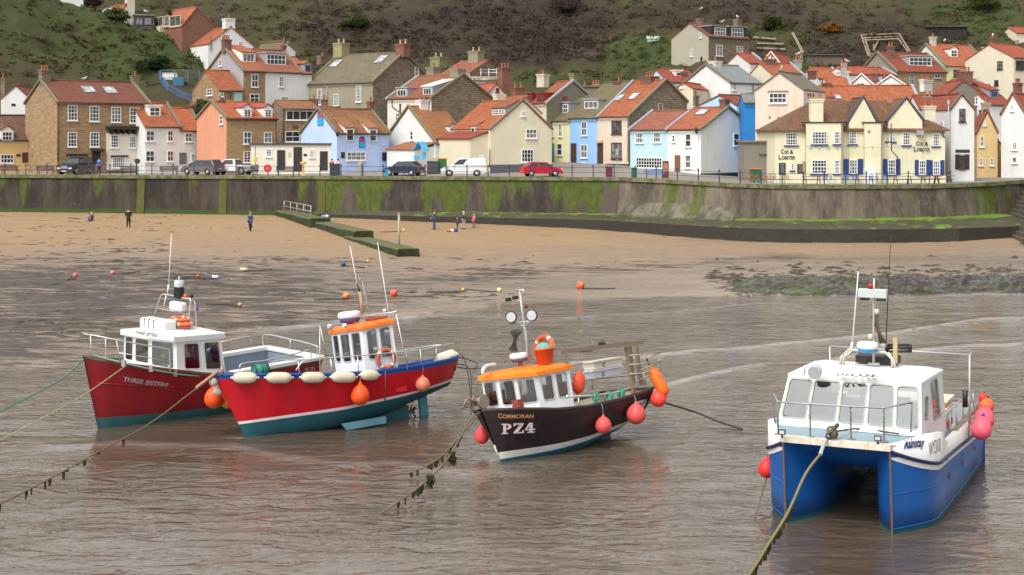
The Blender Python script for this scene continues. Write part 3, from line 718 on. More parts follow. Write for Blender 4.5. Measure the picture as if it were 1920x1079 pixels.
class House:
 def __init__(s, name, label, k, Y, th, x0, x1, yb, ye, yr=None, kind='E', D=None, wall=None, lw=None, rw=None, roof=None, cat='house', pitch=42, under=6.0, apex=.5,
                 group=None, gut=True, cope='', oh=.12, after=None, hip=False, roofless=False):
  s.k = k; s.th = R(th); c, n_ = math.cos(s.th), math.sin(s.th)
  (X0, yb_), (X1, _) = k(x0, yb), k(x1, yb); ye_ = k(0, ye)[1]
  if after is not None:
   A = after.corner; Y = A.y; A = Vector((A.x, A.y, CH - (yb_ - YH) / F * Y))
  else: A = P(X0, yb_, Y)
  xr = (X1 - 960) / F
  s.W = (xr * A.y - A.x) / (c - xr * n_)
  ze = CH - (ye_ - YH) / F * A.y - A.z
  s.M = Matrix.Translation(A) @ Matrix.Rotation(s.th, 4, 'Z'); s.MI = s.M.inverted(); s.ze = ze
  s.corner = s.M @ Vector((s.W, 0, 0)); s.kind = kind
  if kind == 'E':
   if yr is not None:
    yr_ = k(0, yr)[1]; s_ = (yr_ - YH) / F
    if D is None:
     h = (CH - s_ * A.y - (A.z + ze)) / (math.tan(R(pitch)) + s_ * c); D = 2 * max(1.5, h)
    zr = CH - s_ * (A.y + D / 2 * c) - A.z
   else: zr = ze + .35
   s.D = D; s.zr = zr; s.tan = (zr - ze) / (D / 2)
  elif kind == 'G':
   yr_ = k(0, yr)[1]; ym = A.y + s.W * apex * n_; zr = CH - (yr_ - YH) / F * ym - A.z; s.D = D or 7; s.zr = zr; s.tan = (zr - ze) / (s.W * apex); s.apex = apex
  else: s.D = D or 5; s.zr = ze; s.tan = 0
  s.e = empty(name, s.M, label, cat, group)
  W, D, zr, b = s.W, s.D, s.zr, -under
  wall = wall or RW(WHT); lw = lw or wall; rw = rw or wall
  mb = MB()
  if kind == 'E':
   h = D / 2
   mb.poly([(0, 0, b), (W, 0, b), (W, 0, ze), (0, 0, ze)], 0); mb.poly([(W, D, b), (0, D, b), (0, D, ze), (W, D, ze)], 0)
   if hip:
    mb.poly([(0, D, b), (0, 0, b), (0, 0, ze), (0, D, ze)], 1); mb.poly([(W, 0, b), (W, D, b), (W, D, ze), (W, 0, ze)], 2)
   else:
    mb.poly([(0, D, b), (0, 0, b), (0, 0, ze), (0, h, zr), (0, D, ze)], 1); mb.poly([(W, 0, b), (W, D, b), (W, D, ze), (W, h, zr), (W, 0, ze)], 2)
  elif kind == 'G':
   ax = W * apex
   mb.poly([(0, 0, b), (W, 0, b), (W, 0, ze), (ax, 0, zr), (0, 0, ze)], 0); mb.poly([(W, D, b), (0, D, b), (0, D, ze), (ax, D, zr), (W, D, ze)], 0)
   mb.poly([(0, D, b), (0, 0, b), (0, 0, ze), (0, D, ze)], 1); mb.poly([(W, 0, b), (W, D, b), (W, D, ze), (W, 0, ze)], 2)
  else:
   mb.box(0, W, 0, D, b, ze)
  mb.build('wall', [wall, lw, rw], s.e)
  s.roof = None
  if roof is not None: s.mkroof(roof, oh, hip)
  if gut and kind == 'E':
   mb = MB(); mb.tube([(-.02, -oh - .1, ze - .08), (W + .02, -oh - .1, ze - .08)], .07, 5); mb.build('gutter', GUT, s.e)
  if cope:
   for side in cope:
    mb = MB()
    if kind == 'E':
     x = (0 if side in 'Ll' else W); dx = -.05 if side in 'Ll' else .05
     pr = [(x - .14 + dx, -oh - .06, ze - .06), (x + .14 + dx, -oh - .06, ze - .06), (x + .14 + dx, D / 2, zr + .1), (x - .14 + dx, D / 2, zr + .1), (x + .14 + dx, D + oh, ze - .06), (x - .14 + dx, D + oh, ze - .06)]
     up = Vector((0, 0, .24))
     mb.hexa([pr[0], pr[1], pr[2], pr[3]], [Vector(q) + up for q in pr[:4]]); mb.hexa([pr[3], pr[2], pr[4], pr[5]], [Vector(q) + up for q in (pr[3], pr[2], pr[4], pr[5])])
    else:
     ax = W * s.apex; up = Vector((0, 0, .16))
     for xa, xb in ((-.14, ax), (W + .14, ax)):
      q = [(xa, -.16, ze - .05), (xa, .12, ze - .05), (xb, .12, zr + .1), (xb, -.16, zr + .1)]; mb.hexa(q, [Vector(v) + up for v in q])
    mb.build('verge_coping', {'L': MOSSC, 'R': MOSSC, 'l': LEAD, 'r': LEAD, 'F': MOSSC, 'f': LEAD, 'w': FW}[side], s.e)
 def mkroof(s, mat, oh, hip):
  W, D, ze, zr = s.W, s.D, s.ze, s.zr; mb = MB(); t = .14; o = oh
  if s.kind == 'E':
   h = D / 2; d = s.tan * o
   if hip:
    i = min(h, W / 2 - .2) * 1.0
    a, b_, c, e = (-o, -o, ze - d), (W + o, -o, ze - d), (W + o, D + o, ze - d), (-o, D + o, ze - d)
    r1, r2 = (i, h, zr), (W - i, h, zr); u = lambda p: (p[0], p[1], p[2] + t)
    A, B, C_, E_ = map(u, (a, b_, c, e)); R1, R2 = u(r1), u(r2)
    for pl in ([A, B, R2, R1], [B, C_, R2], [C_, E_, R1, R2], [E_, A, R1]): mb.poly(pl)
    for p, q, P_, Q_ in ((a, b_, A, B), (b_, c, B, C_), (c, e, C_, E_), (e, a, E_, A)): mb.poly([p, q, Q_, P_])
   else:
    mb.slab([(-.06, -o, ze - d + t), (W + .06, -o, ze - d + t), (W + .06, h, zr + t), (-.06, h, zr + t)], t * .9)
    mb.slab([(W + .06, D + o, ze - d + t), (-.06, D + o, ze - d + t), (-.06, h, zr + t), (W + .06, h, zr + t)], t * .9)
    mb.tube([(-.06, h, zr + t + .0), (W + .06, h, zr + t + .0)], .12, 6)
  elif s.kind == 'G':
   ax = W * s.apex; d = s.tan * o; o2 = .1
   tr = (zr - ze) / (W - ax); d2 = tr * o
   mb.slab([(-o, D, ze - d + t), (-o, -o2, ze - d + t), (ax, -o2, zr + t), (ax, D, zr + t)], t * .9)
   mb.slab([(W + o, -o2, ze - d2 + t), (W + o, D, ze - d2 + t), (ax, D, zr + t), (ax, -o2, zr + t)], t * .9)
   mb.tube([(ax, -o2, zr + t), (ax, D, zr + t)], .12, 6)
  else:
   mb.box(-.15, W + .15, -.2, D, ze, ze + .16)
  s.roof = mb.build('roof', mat, s.e)
 def ray(s, x, y, raw=False):
  X, Y_ = (x, y) if raw else s.k(x, y)
  o = s.MI @ Vector((0, 0, CH)); d = (s.MI.to_3x3() @ Vector(((X - 960) / F, 1, -(Y_ - YH) / F))); return o, d
 def hit(s, x, y, pl):
  o, d = s.ray(x, y)
  if pl == 'F': p0, n = Vector((0, 0, 0)), Vector((0, 1, 0))
  elif pl == 'L': p0, n = Vector((0, 0, 0)), Vector((1, 0, 0))
  elif pl == 'R': p0, n = Vector((s.W, 0, 0)), Vector((1, 0, 0))
  elif pl == 'S': p0, n = Vector((0, 0, s.ze)), Vector((0, -s.tan, 1))       # front slope of E
  elif pl == 'SL': p0, n = Vector((0, 0, s.ze)), Vector((-s.tan, 0, 1))
  elif pl == 'SR': p0, n = Vector((s.W, 0, s.ze)), Vector(((s.zr - s.ze) / (s.W - s.W * s.apex), 0, 1))
  elif isinstance(pl, tuple): p0, n = (Vector((0, pl[1], 0)), Vector((0, 1, 0))) if pl[0] == 'y' else (Vector((pl[1], 0, 0)), Vector((1, 0, 0)))
  return o + d * ((p0 - o).dot(n) / d.dot(n))
 def frame(s, pl):
  """matrix whose x runs along the wall, -y points outwards, z up"""
  if pl == 'F': return Matrix.Identity(4)
  if pl == 'L': return Matrix(((0, 1, 0, 0), (-1, 0, 0, 0), (0, 0, 1, 0), (0, 0, 0, 1)))
  if pl == 'R': return Matrix(((0, -1, 0, s.W), (1, 0, 0, 0), (0, 0, 1, 0), (0, 0, 0, 1)))
  if isinstance(pl, tuple) and pl[0] == 'y': return Matrix.Translation((0, pl[1], 0))
  if isinstance(pl, tuple): return Matrix.Translation((pl[1], 0, 0)) @ Matrix(((0, 1, 0, 0), (-1, 0, 0, 0), (0, 0, 1, 0), (0, 0, 0, 1)))
 def rect(s, x0, y0, x1, y1, pl):
  a = s.hit(x0, (y0 + y1) / 2, pl); b = s.hit(x1, (y0 + y1) / 2, pl); m0 = s.hit((x0 + x1) / 2, y0, pl); m1 = s.hit((x0 + x1) / 2, y1, pl)
  I = s.frame(pl).inverted(); a, b = I @ a, I @ b
  return min(a.x, b.x), max(a.x, b.x), m1.z, m0.z
 def win(s, x0, y0, x1, y1, pl='F', nx=2, ny=2, fm=None, pane=None, sill=True, lintel=None, parent=None, shut=None, cur=True):
  u0, u1, v0, v1 = s.rect(x0, y0, x1, y1, pl); fm = fm or FW; M = s.frame(pl)
  window(parent or s.e, M, u0, u1, v0, v1, nx, ny, fm, pane, sill, lintel, shut, cur); return s
 def door(s, x0, y0, x1, y1, pl='F', mat=None, fm=None):
  u0, u1, v0, v1 = s.rect(x0, y0, x1, y1, pl); M = s.frame(pl); fm = fm or mat or FW
  mb = MB(); f = .07
  mb.box(u0 - f, u0, -.06, .02, v0, v1, M=M).box(u1, u1 + f, -.06, .02, v0, v1, M=M).box(u0 - f, u1 + f, -.06, .02, v1, v1 + f, M=M)
  mb.box(u0, u1, -.03, .02, v0, v1, M=M)
  w, h = u1 - u0, v1 - v0
  for a, b in ((.08, .45), (.52, .93)):
   for c, d in ((.12, .46), (.54, .88)): mb.box(u0 + w * c, u0 + w * d, -.045, 0, v0 + h * a, v0 + h * b, M=M)
  o = mb.build('door', mat or DARKW, s.e)
  mb = MB(); mb.ball((u0 + w * .86, -.07, v0 + h * .48), .035, 8, M=M); mb.build('handle', plain((.5, .4, .2), .3, .9), o); return s
 def panel(s, x0, y0, x1, y1, name, mat, pl='F', d=.05, bevel=0):
  u0, u1, v0, v1 = s.rect(x0, y0, x1, y1, pl); mb = MB(); mb.box(u0, u1, -d, .01, v0, v1, M=s.frame(pl)); s.last = mb.build(name, mat, s.e); return s
 def pipe(s, pts, pl='F', r=.05, mat=None):
  q = []
  for x, y in pts:
   p = s.hit(x, y, pl); p = s.frame(pl).inverted() @ p; p.y = -.09; q.append(s.frame(pl) @ p)
  mb = MB(); mb.tube(q, r, 6); mb.build('drainpipe', mat or GUT, s.e); return s
 def chim(s, xc, yt, w, d=None, mat=None, pots=2, hgt=None, pot=None, depth=None, pl=None, cap=True, base=None):
  """stack whose top centre is seen at (xc, yt), w wide in crop pixels, standing at depth d (house y) or on plane pl"""
  if pl is None: pl = ('y', d if d is not None else (s.D / 2 if s.kind == 'E' else 2.0))
  c = s.hit(xc, yt, pl); wm = w / s.k.sc / F * (s.M @ c).y; dp = depth or wm * .8; wm = wm / max(.75, abs(math.cos(s.th)) + .5 * abs(math.sin(s.th)))
  zt = c.z
  if s.kind == 'E': sz = s.zr - abs(c.y - s.D / 2) * s.tan
  elif s.kind == 'G': sz = s.zr - abs(c.x - s.W * s.apex) * s.tan
  else: sz = s.ze
  sz = min(sz, zt - .6) - .5
  if base is not None: sz = s.hit(xc, base, pl).z
  mb = MB(); mb.box(c.x - wm / 2, c.x + wm / 2, c.y - dp / 2, c.y + dp / 2, sz, zt - .12)
  mb.box(c.x - wm / 2 - .05, c.x + wm / 2 + .05, c.y - dp / 2 - .05, c.y + dp / 2 + .05, zt - .32, zt - .16); mb.box(c.x - wm / 2 - .09, c.x + wm / 2 + .09, c.y - dp / 2 - .09, c.y + dp / 2 + .09, zt - .12, zt)
  o = mb.build('chimney', mat or BRICKD, s.e)
  for i in range(pots):
   m = MB(); x = c.x + (0 if pots == 1 else lerp(-wm * .3, wm * .3, i / (pots - 1)))
   m.lathe([(.13, 0), (.11, .1), (.1, .42), (.13, .46), (.13, .52), (.09, .52)], 8, M=Matrix.Translation((x, c.y, zt)))
   m.build('chimney_pot', pot or POT, o)
  return s
 def skylight(s, x0, y0, x1, y1, pl='S', glass=None):
  n = s.hit(x0, y0, pl); q = [s.hit(x0, y1, pl), s.hit(x1, y1, pl), s.hit(x1, y0, pl), s.hit(x0, y0, pl)]
  a, b = (Vector((1, 0, 0)), Vector((0, 1, s.tan)).normalized()) if pl == 'S' else ((Vector((0, -1, 0)), Vector((1, 0, s.tan)).normalized()) if pl == 'SL' else (Vector((0, 1, 0)), Vector((-1, 0, s.tan)).normalized()))
  c = (q[0] + q[1] + q[2] + q[3]) / 4; wd = abs((q[1] - q[0]).dot(a)) * .5 + .02; ht = abs((q[3] - q[0]).dot(b)) * .5 + .02
  wd = min(wd, .6) if wd < 1.6 else wd; nn = a.cross(b); nn = nn if nn.z > 0 else -nn; c = c + nn * .16
  mb = MB(); f = .07
  for k_, (A_, B_) in enumerate((((wd + f), (ht + f)),)):
   mb.slab([c - a * A_ - b * B_ + nn * .05, c + a * A_ - b * B_ + nn * .05, c + a * A_ + b * B_ + nn * .05, c - a * A_ + b * B_ + nn * .05], .12)
  o = mb.build('skylight', plain((.16, .17, .18), .4), s.e)
  mb = MB(); mb.slab([c - a * wd - b * ht + nn * .065, c + a * wd - b * ht + nn * .065, c + a * wd + b * ht + nn * .065, c - a * wd + b * ht + nn * .065], .03)
  mb.build('pane', glass or pane_mat((.42, .43, .44), .05), o); return s
 def dormer(s, x0, y0, x1, y1, kind='gable', nx=2, ny=2, fm=None, cheek=None, rmat=None, pl='S', mx=.16, mt=.16, name='dormer', bands=None):
  """window seen at the pixel rectangle, standing on the roof slope"""
  q = s.hit((x0 + x1) / 2, y1, pl)
  if pl == 'S': S = Matrix.Identity(4)
  elif pl == 'SL': S = Matrix(((0, 1, 0, 0), (-1, 0, 0, s.D), (0, 0, 1, 0), (0, 0, 0, 1)))
  else: S = Matrix(((0, -1, 0, s.W), (1, 0, 0, 0), (0, 0, 1, 0), (0, 0, 0, 1)))
  I = S.inverted(); ql = I @ q; yf = max(-.05, ql.y - .12)
  pf = ('y', yf) if pl == 'S' else (('x', yf) if pl == 'SL' else ('x', s.W - yf))
  a, b = I @ s.hit(x0, (y0 + y1) / 2, pf), I @ s.hit(x1, (y0 + y1) / 2, pf); t_, u_ = I @ s.hit((x0 + x1) / 2, y0, pf), I @ s.hit((x0 + x1) / 2, y1, pf)
  u0, u1 = min(a.x, b.x), max(a.x, b.x); v0, v1 = u_.z, t_.z
  X0, X1, Z1 = u0 - mx, u1 + mx, v1 + mt; Zb = s.ze + s.tan * yf - .15; back = lambda z: (z - s.ze) / max(.2, s.tan)
  mb = MB(); cm = cheek or FW; rm = rmat or cm
  yb = min(back(Z1), s.D / 2 if s.kind == 'E' else 99)
  mb.poly([S @ Vector(p) for p in ((X0, yf, Zb), (X1, yf, Zb), (X1, yf, Z1), (X0, yf, Z1))])
  for X in (X0, X1): mb.poly([S @ Vector(p) for p in ((X, yf, Zb), (X, yf, Z1), (X, yb, Z1))])
  rm = rmat or (cm if kind == 'flat' else s.roof.data.materials[0])
  o = mb.build(name, cm, s.e)
  m = MB(); t = .1
  if kind == 'gable':
   mid = (X0 + X1) / 2; Zr = Z1 + (X1 - X0) * .36; y2 = back(Zr); oh = .14
   m.slab([S @ Vector(p) for p in ((X0 - oh, yb + .1, Z1 - .05 + t), (X0 - oh, yf - oh, Z1 - .05 + t), (mid, yf - oh, Zr + t), (mid, y2 + .1, Zr + t))], t)
   m.slab([S @ Vector(p) for p in ((X1 + oh, yf - oh, Z1 - .05 + t), (X1 + oh, yb + .1, Z1 - .05 + t), (mid, y2 + .1, Zr + t), (mid, yf - oh, Zr + t))], t)
   m.build('dormer_roof', rm, o)
   g = MB(); g.poly([S @ Vector(p) for p in ((X0, yf - .01, Z1), (X1, yf - .01, Z1), (mid, yf - .01, Zr))]); g.build('gable_board', cm, o)
  elif kind == 'flat':
   m.box(X0 - .1, X1 + .1, yf - .15, yb + .3, Z1, Z1 + .12, M=S); m.build('dormer_roof', rm, o)
  else:  # catslide: lower pitch
   y3 = yb + (Z1 + .0 - Z1) + 1.6; rise = min(.5 * (y3 - yf), (y3 - yb) * s.tan * .98)
   m.slab([S @ Vector(p) for p in ((X0 - .12, yf - .18, Z1 - .05 + t), (X1 + .12, yf - .18, Z1 - .05 + t), (X1 + .12, y3, Z1 + rise + t), (X0 - .12, y3, Z1 + rise + t))], t)
   g = MB()
   for X in (X0, X1): g.poly([S @ Vector(p) for p in ((X, yf, Z1 - .02), (X, y3, Z1 + rise), (X, yb, Z1 - .02))])
   m.build('dormer_roof', rm, o); g.build('cheek', cm, o)
  M = S @ Matrix.Translation((0, yf, 0))
  window(o, M, u0, u1, v0, v1, nx, ny, fm or FW, None, False, None, None, True, leaf=True); return s
def window(parent, M, u0, u1, v0, v1, nx, ny, fm, pane=None, sill=True, lintel=None, shut=None, cur=True, leaf=False):
 mb = MB(); f = .075; b = .022; w, h = u1 - u0, v1 - v0
 y0, y1 = -.075, .02
 mb.box(u0, u0 + f, y0, y1, v0, v1, M=M).box(u1 - f, u1, y0, y1, v0, v1, M=M).box(u0 + f, u1 - f, y0, y1, v1 - f, v1, M=M).box(u0 + f, u1 - f, y0, y1, v0, v0 + f, M=M)
 for i in range(1, nx):
  x = lerp(u0, u1, i / nx); mb.box(x - b, x + b, y0 + .012, 0, v0 + f, v1 - f, M=M)
 for j in range(1, ny):
  z = lerp(v0, v1, j / ny); bb = b * 1.6 if (ny % 2 == 0 and j == ny // 2) else b; mb.box(u0 + f, u1 - f, y0 + .006, 0, z - bb, z + bb, M=M)
 if sill: mb.box(u0 - .08, u1 + .08, -.15, .02, v0 - .1, v0, M=M)
 o = mb.build('window', fm, parent)
 p = MB(); p.box(u0 + f, u1 - f, -.03, .0, v0 + f, v1 - f, M=M)
 pm = pane or prng.choice(PANES)
 if leaf: # sub-part level is already used up by the dormer: merge the pane into the window mesh
  o.data.materials.append(pm); bm = bmesh.new(); bm.from_mesh(o.data); n0 = len(bm.faces); o2 = p.build('t', pm, parent); bm.from_mesh(o2.data)
  bm.faces.ensure_lookup_table()
  for f_ in bm.faces[n0:]: f_.material_index = 1
  bm.to_mesh(o.data); bm.free(); bpy.data.objects.remove(o2)
 else: p.build('pane', pm, o)
 if lintel: m = MB(); m.box(u0 - .15, u1 + .15, -.03, .02, v1 + .01, v1 + .22, M=M); m.build('lintel', lintel, parent)
 if shut:
  for a, c in ((u0 - w * shut[1] - .04, u0 - .03), (u1 + .03, u1 + w * shut[1] + .04)):
   m = MB(); m.box(a, c, -.07, -.01, v0 - .04, v1 + .06, M=M)
   for i in range(7):
    z = lerp(v0 + .08, v1 - .1, i / 6); m.box(a + .05, c - .05, -.085, -.06, z, z + .06, M=M)
   m.build('shutter', shut[0], parent)
def extend_windows(h, lst, **kw):
 for a in lst: h.win(*a, **kw)
# ---------------------------------------------------------------- front row, left
h = House('cottage', 'white gabled cottage with a blank attic opening behind the orange cottage', K1, 176, 8, 5, 182, 760, 590, 513, 'G', 8, RW(WHT, .6), roof=T(ROSY, .4))
h.win(68, 618, 92, 632, nx=1, ny=1, fm=DARKW, pane=PANES[3], sill=False).chim(18, 466, 26, 3, DSTONE, 1)
hA = House('stone_house', 'brown stone house with two skylights and eight white sash windows behind the black jeep', K1, 158, 40, 340, 889, 975, 612, 485, wall=SAND, lw=SAND, roof=T(ROSY, .45), D=8.6, cope='LR')
for x in (403, 532, 662, 771): hA.win(x, 627 + (x - 403) * .04, x + 57, 718 + (x - 403) * .043, nx=3, ny=4, lintel=plain((.27, .19, .11), .9))
for x in (403, 535): hA.win(x, 788, x + 54, 875, nx=3, ny=4, lintel=plain((.27, .19, .11), .9))
hA.panel(633, 795, 864, 1015, 'cream_shopfront', RW(LCREAM), d=.25)
hA.panel(628, 752, 888, 772, 'canopy', DARKW, d=.9)
for x in range(650, 880, 34): hA.panel(x, 774, x + 12, 800, 'canopy_bracket', DARKW, d=.55)
hA.win(658, 805, 703, 880, pl=('y', -.25), nx=3, ny=4).win(767, 810, 808, 882, pl=('y', -.25), nx=3, ny=4).win(667, 938, 740, 1000, pl=('y', -.25), nx=6, ny=4)
hA.panel(652, 925, 755, 935, 'fascia', DARKW, d=.4)
hA.door(552, 905, 592, 975, mat=DARKW, fm=DARKW); hA.panel(542, 888, 612, 902, 'door_hood', DARKW, d=.6); hA.panel(395, 916, 515, 930, 'lintel_beam', DARKW, d=.25)
hA.win(405, 930, 505, 975, nx=3, ny=2, fm=FW, sill=False)
hA.skylight(490, 524, 560, 558).skylight(618, 529, 690, 562)
hA.chim(266, 418, 58, None, DSTONE, 3).chim(803, 452, 44, None, DSTONE, 1).pipe([(343, 612), (343, 965)])
h = House('cottage', 'orange painted cottage with two small arched dormers at the far left edge', K1, 160, 38, -190, 308, 985, 836, 692, wall=RW(ORC), roof=T(((.17, .085, .055), (.23, .12, .08)), .25), cope='r', D=6.2)
h.dormer(12, 785, 72, 838, 'gable', 3, 2).dormer(220, 790, 272, 842, 'gable', 3, 2, rmat=LEAD, cheek=FW).win(3, 920, 80, 972, nx=4, ny=2).win(217, 920, 272, 972, nx=3, ny=2)
h.door(136, 912, 186, 968, mat=FBR, fm=FBR).pipe([(211, 838), (211, 875), (304, 918), (304, 970)]).panel(97, 918, 122, 932, 'name_board', DARKW)
h2 = House('cottage', 'white cottage with an orange pantile roof and white roof window beside the stone house', K1, 162, 40, 862, 1068, 990, 757, 618, wall=RW(WHT), roof=T(ORANGE, .12), cope='R', D=6.4)
h2.dormer(890, 640, 950, 692, 'flat', 2, 2).win(868, 778, 918, 842, nx=2, ny=2).win(996, 778, 1029, 842).win(866, 898, 918, 963).win(994, 898, 1031, 962)
h3 = House('cottage', 'narrow white cottage with orange roof and grey door, right of the pair', K1, 162, 40, 1068, 1203, 990, 780, 650, wall=RW(WHT), roof=T(ORANGE, .12), cope='R', D=6.0, after=h2)
h3.win(1100, 792, 1142, 845, pane=PANES[2]).door(1070, 913, 1104, 978, mat=plain((.12, .15, .15))).win(1135, 915, 1155, 962, nx=2, ny=3).pipe([(1192, 785), (1192, 985)]).chim(1138, 628, 34, 3.0, BRICK, 1)
# salmon gable
h = House('stone_house', 'brown stone house with a salmon pink gable end and two arched red trimmed dormers', K2, 160, 40, 205, 507, 975, 706, 612, wall=SANDL, lw=RW((.58, .26, .16)), roof=T(ORANGE, .12), cope='L', D=6.6)
h.dormer(308, 652, 350, 698, 'gable', 2, 3, rmat=FRED).dormer(433, 652, 472, 700, 'gable', 2, 3, rmat=FRED).win(306, 785, 352, 858).win(428, 787, 474, 852).win(306, 902, 348, 968, nx=2, ny=4)
h.win(167, 688, 184, 740, pl='L', nx=1).chim(165, 598, 40, None, DSTONE, 1).panel(200, 706, 505, 714, 'eaves_board', FRED, d=.2).pipe([(500, 715), (500, 850)], mat=FRED)
h = House('stone_house', 'brown stone house with a long row of white upper windows behind the public toilets', K2, 170, 25, 540, 752, 960, 652, 606, wall=SAND, lw=DSTONE, roof=T(RUST, .2), D=6)
h.win(560, 660, 722, 716, nx=4, ny=1).win(555, 782, 642, 845, nx=2, ny=2).pipe([(541, 652), (541, 850)])
h.panel(596, 745, 632, 768, 'stone_plaque', plain((.1, .08, .06), .9), d=.03)
h = House('public_toilets', 'low flat roofed cream toilet block with three dark doors on the promenade', K2, 157.5, 3, 350, 832, 1018, 862, kind='F', D=4.5, wall=RW(LCREAM), roof=plain((.06, .055, .05)), cat='toilet block', under=1)
h.win(441, 888, 474, 934, nx=2, ny=3, pane=PANES[2]).win(697, 892, 730, 938, nx=3, ny=4, pane=PANES[2])
h.door(510, 898, 550, 1012).door(608, 880, 650, 1022).door(765, 905, 803, 1016); h.panel(570, 908, 588, 935, 'notice', plain((.5, .42, .25))).panel(665, 916, 684, 930, 'notice', DARKW)
h = s_blue = House('cafe_building', 'pale blue rendered cafe with orange pantile roof and two triangular white dormers', K2, 157, 41, 862, 1172, 1005, 796, 655, wall=RW((.42, .53, .78)), roof=T(RUST, .1), cope='LR', D=6.9, cat='cafe')
h.dormer(918, 770, 960, 838, 'shed', 1, 2, cheek=FW).dormer(1055, 772, 1097, 842, 'shed', 1, 2, cheek=FW)
h.win(920, 905, 1030, 955, nx=4, ny=2).door(1001, 962, 1015, 1000, mat=plain((.4, .5, .7)))
for a in ((748, 655, 782, 748, 'L'), (994, 812, 1028, 880, 'F')):
 u0, u1, v0, v1 = h.rect(*a[:4], a[4]); mb = MB(); n = 10; c = (u0 + u1) / 2; r = (u1 - u0) / 2
 pr = [(u0, v0), (u1, v0)] + [(c + r * math.cos(math.pi * i / n), v1 - r + r * math.sin(math.pi * i / n)) for i in range(n + 1)]
 Mx = h.frame(a[4]); mb.hexa([Mx @ Vector((x, .0, z)) for x, z in pr], [Mx @ Vector((x, -.06, z)) for x, z in pr])
 sg = mb.build('arched_sign', plain((.03, .06, .25), .4), h.e)
 mb = MB(); vm = lerp(v0, v1, .5); mb.box(u0 + .05, u1 - .05, -.075, -.05, v0 + .05, vm, M=Mx); mb.build('lower_panel', plain((.02, .35, .62), .4), sg)
 mb = MB(); mb.box(u0 + .05, u1 - .05, -.075, -.05, vm + .04, lerp(v0, v1, .78), M=Mx); mb.build('upper_panel', plain((.5, .05, .05), .4), sg)
h.panel(886, 906, 908, 942, 'menu_board', DARKW).panel(1131, 908, 1158, 958, 'menu_board', DARKW); h.win(1136, 855, 1146, 866, nx=1, ny=1, sill=False)
h.chim(1063, 605, 36, None, BRICK, 1)
mb = MB(); p = h.hit(848, 800, 'F'); mb.lathe([(.05, -.25), (.16, -.1), (.2, .2), (.05, .32), (.02, .4)], 6, M=Matrix.Translation((p.x, -.5, p.z))); mb.tube([(p.x, 0, p.z + .5), (p.x, -.5, p.z + .45)], .03, 5); mb.build('wall_lantern', DARKW, h.e)
# white cottage with huge chimney
h = House('cottage', 'white cottage with steep brown tile roof, gable chimney and blue porch', K3, 158, 40, 372, 628, 985, 808, 548, wall=RW(WHT), roof=T(RUST, .55), cope='L', D=9.6)
h.dormer(475, 692, 510, 726, 'gable', 2, 2).dormer(532, 770, 556, 798, 'flat', 1, 1, cheek=LEAD).win(443, 850, 477, 906, nx=1, ny=2, pane=PANES[2]).win(352, 848, 367, 906, nx=1, ny=2, pl='L', pane=PANES[2]).win(191, 718, 212, 782, nx=1, ny=2, pl='L')
h.chim(276, 492, 74, None, RW(WHT), 2, base=640, depth=.9)
mb = MB(); q = h.hit(235, 900, 'L'); mb.hexa([(-2.6, .2, -3), (0, .2, -3), (0, 5.2, -3), (-2.6, 5.2, -3)], [(-2.6, .2, 2.0), (0, .2, 2.3), (0, 5.2, 2.3), (-2.6, 5.2, 2.0)]); o = mb.build('lean_to', RW(WHT), h.e)
mb = MB(); mb.slab([(-2.75, 5.3, 2.0), (-2.75, .1, 2.0), (0, .1, 2.75), (0, 5.3, 2.75)], .12); mb.build('lean_to_roof', T(RUST, .2), o)
BL = plain((.06, .33, .62), .5)
h.panel(276, 868, 303, 920, 'porch_door', BL, pl=('x', -2.62)); h.panel(217, 892, 257, 918, 'blue_hatch', BL, pl=('x', -2.62))
p = h.hit(263, 850, ('x', -2.9)); mb = MB()
for sg in (-1, 1):
 mb.slab([(p.x - .3, p.y, p.z + .75), (p.x - .3, p.y + sg * .85, p.z - .1), (p.x + .5, p.y + sg * .85, p.z - .1), (p.x + .5, p.y, p.z + .75)][::sg], .1)
mb.build('porch_canopy', BL, h.e)
# cream big gable
h = House('cottage', 'large cream rendered house with a plain gable end behind the parked red hatchback', K3, 152, 28, 770, 1212, 985, 705, 500, 'G', 9.2, RW(CREAM), roof=T(ORANGE, .15), cope='F', apex=.52)
h.win(992, 575, 1020, 610, nx=2, ny=2).win(1025, 703, 1102, 770, nx=3, ny=2).win(992, 850, 1078, 942, nx=4, ny=3)
h.dormer(785, 562, 872, 600, 'shed', 4, 2, pl='SL', rmat=T(ORANGE, .1), cheek=LEAD).dormer(632, 692, 658, 764, 'shed', 1, 2, pl='SL').win(733, 742, 747, 774, pl='L', nx=1).chim(832, 452, 76, 6.2, RW(CREAM), 0)
mb = MB(); mb.hexa([(-2.0, 0.6, -4), (0, 0.6, -4), (0, 8.4, -4), (-2.0, 8.4, -4)], [(-2.0, .6, 3.0), (0, .6, 3.55), (0, 8.4, 3.55), (-2.0, 8.4, 3.0)]); o = mb.build('lean_to', RW(CREAM), h.e)
mb = MB(); mb.slab([(-2.2, 8.5, 3.05), (-2.2, .45, 3.05), (0, .45, 3.8), (0, 8.5, 3.8)], .12); mb.build('lean_to_roof', T(RED, .15), o)
h.win(695, 890, 718, 910, pl=('x', -2.0), nx=2, ny=1).pipe([(760, 845), (760, 980)]).pipe([(663, 720), (663, 790)], 'L')
mb = MB(); mb.box(-.08, h.W + .08, -.12, -.0, -1, .35); mb.build('plinth', plain((.1, .105, .12), .8), h.e)
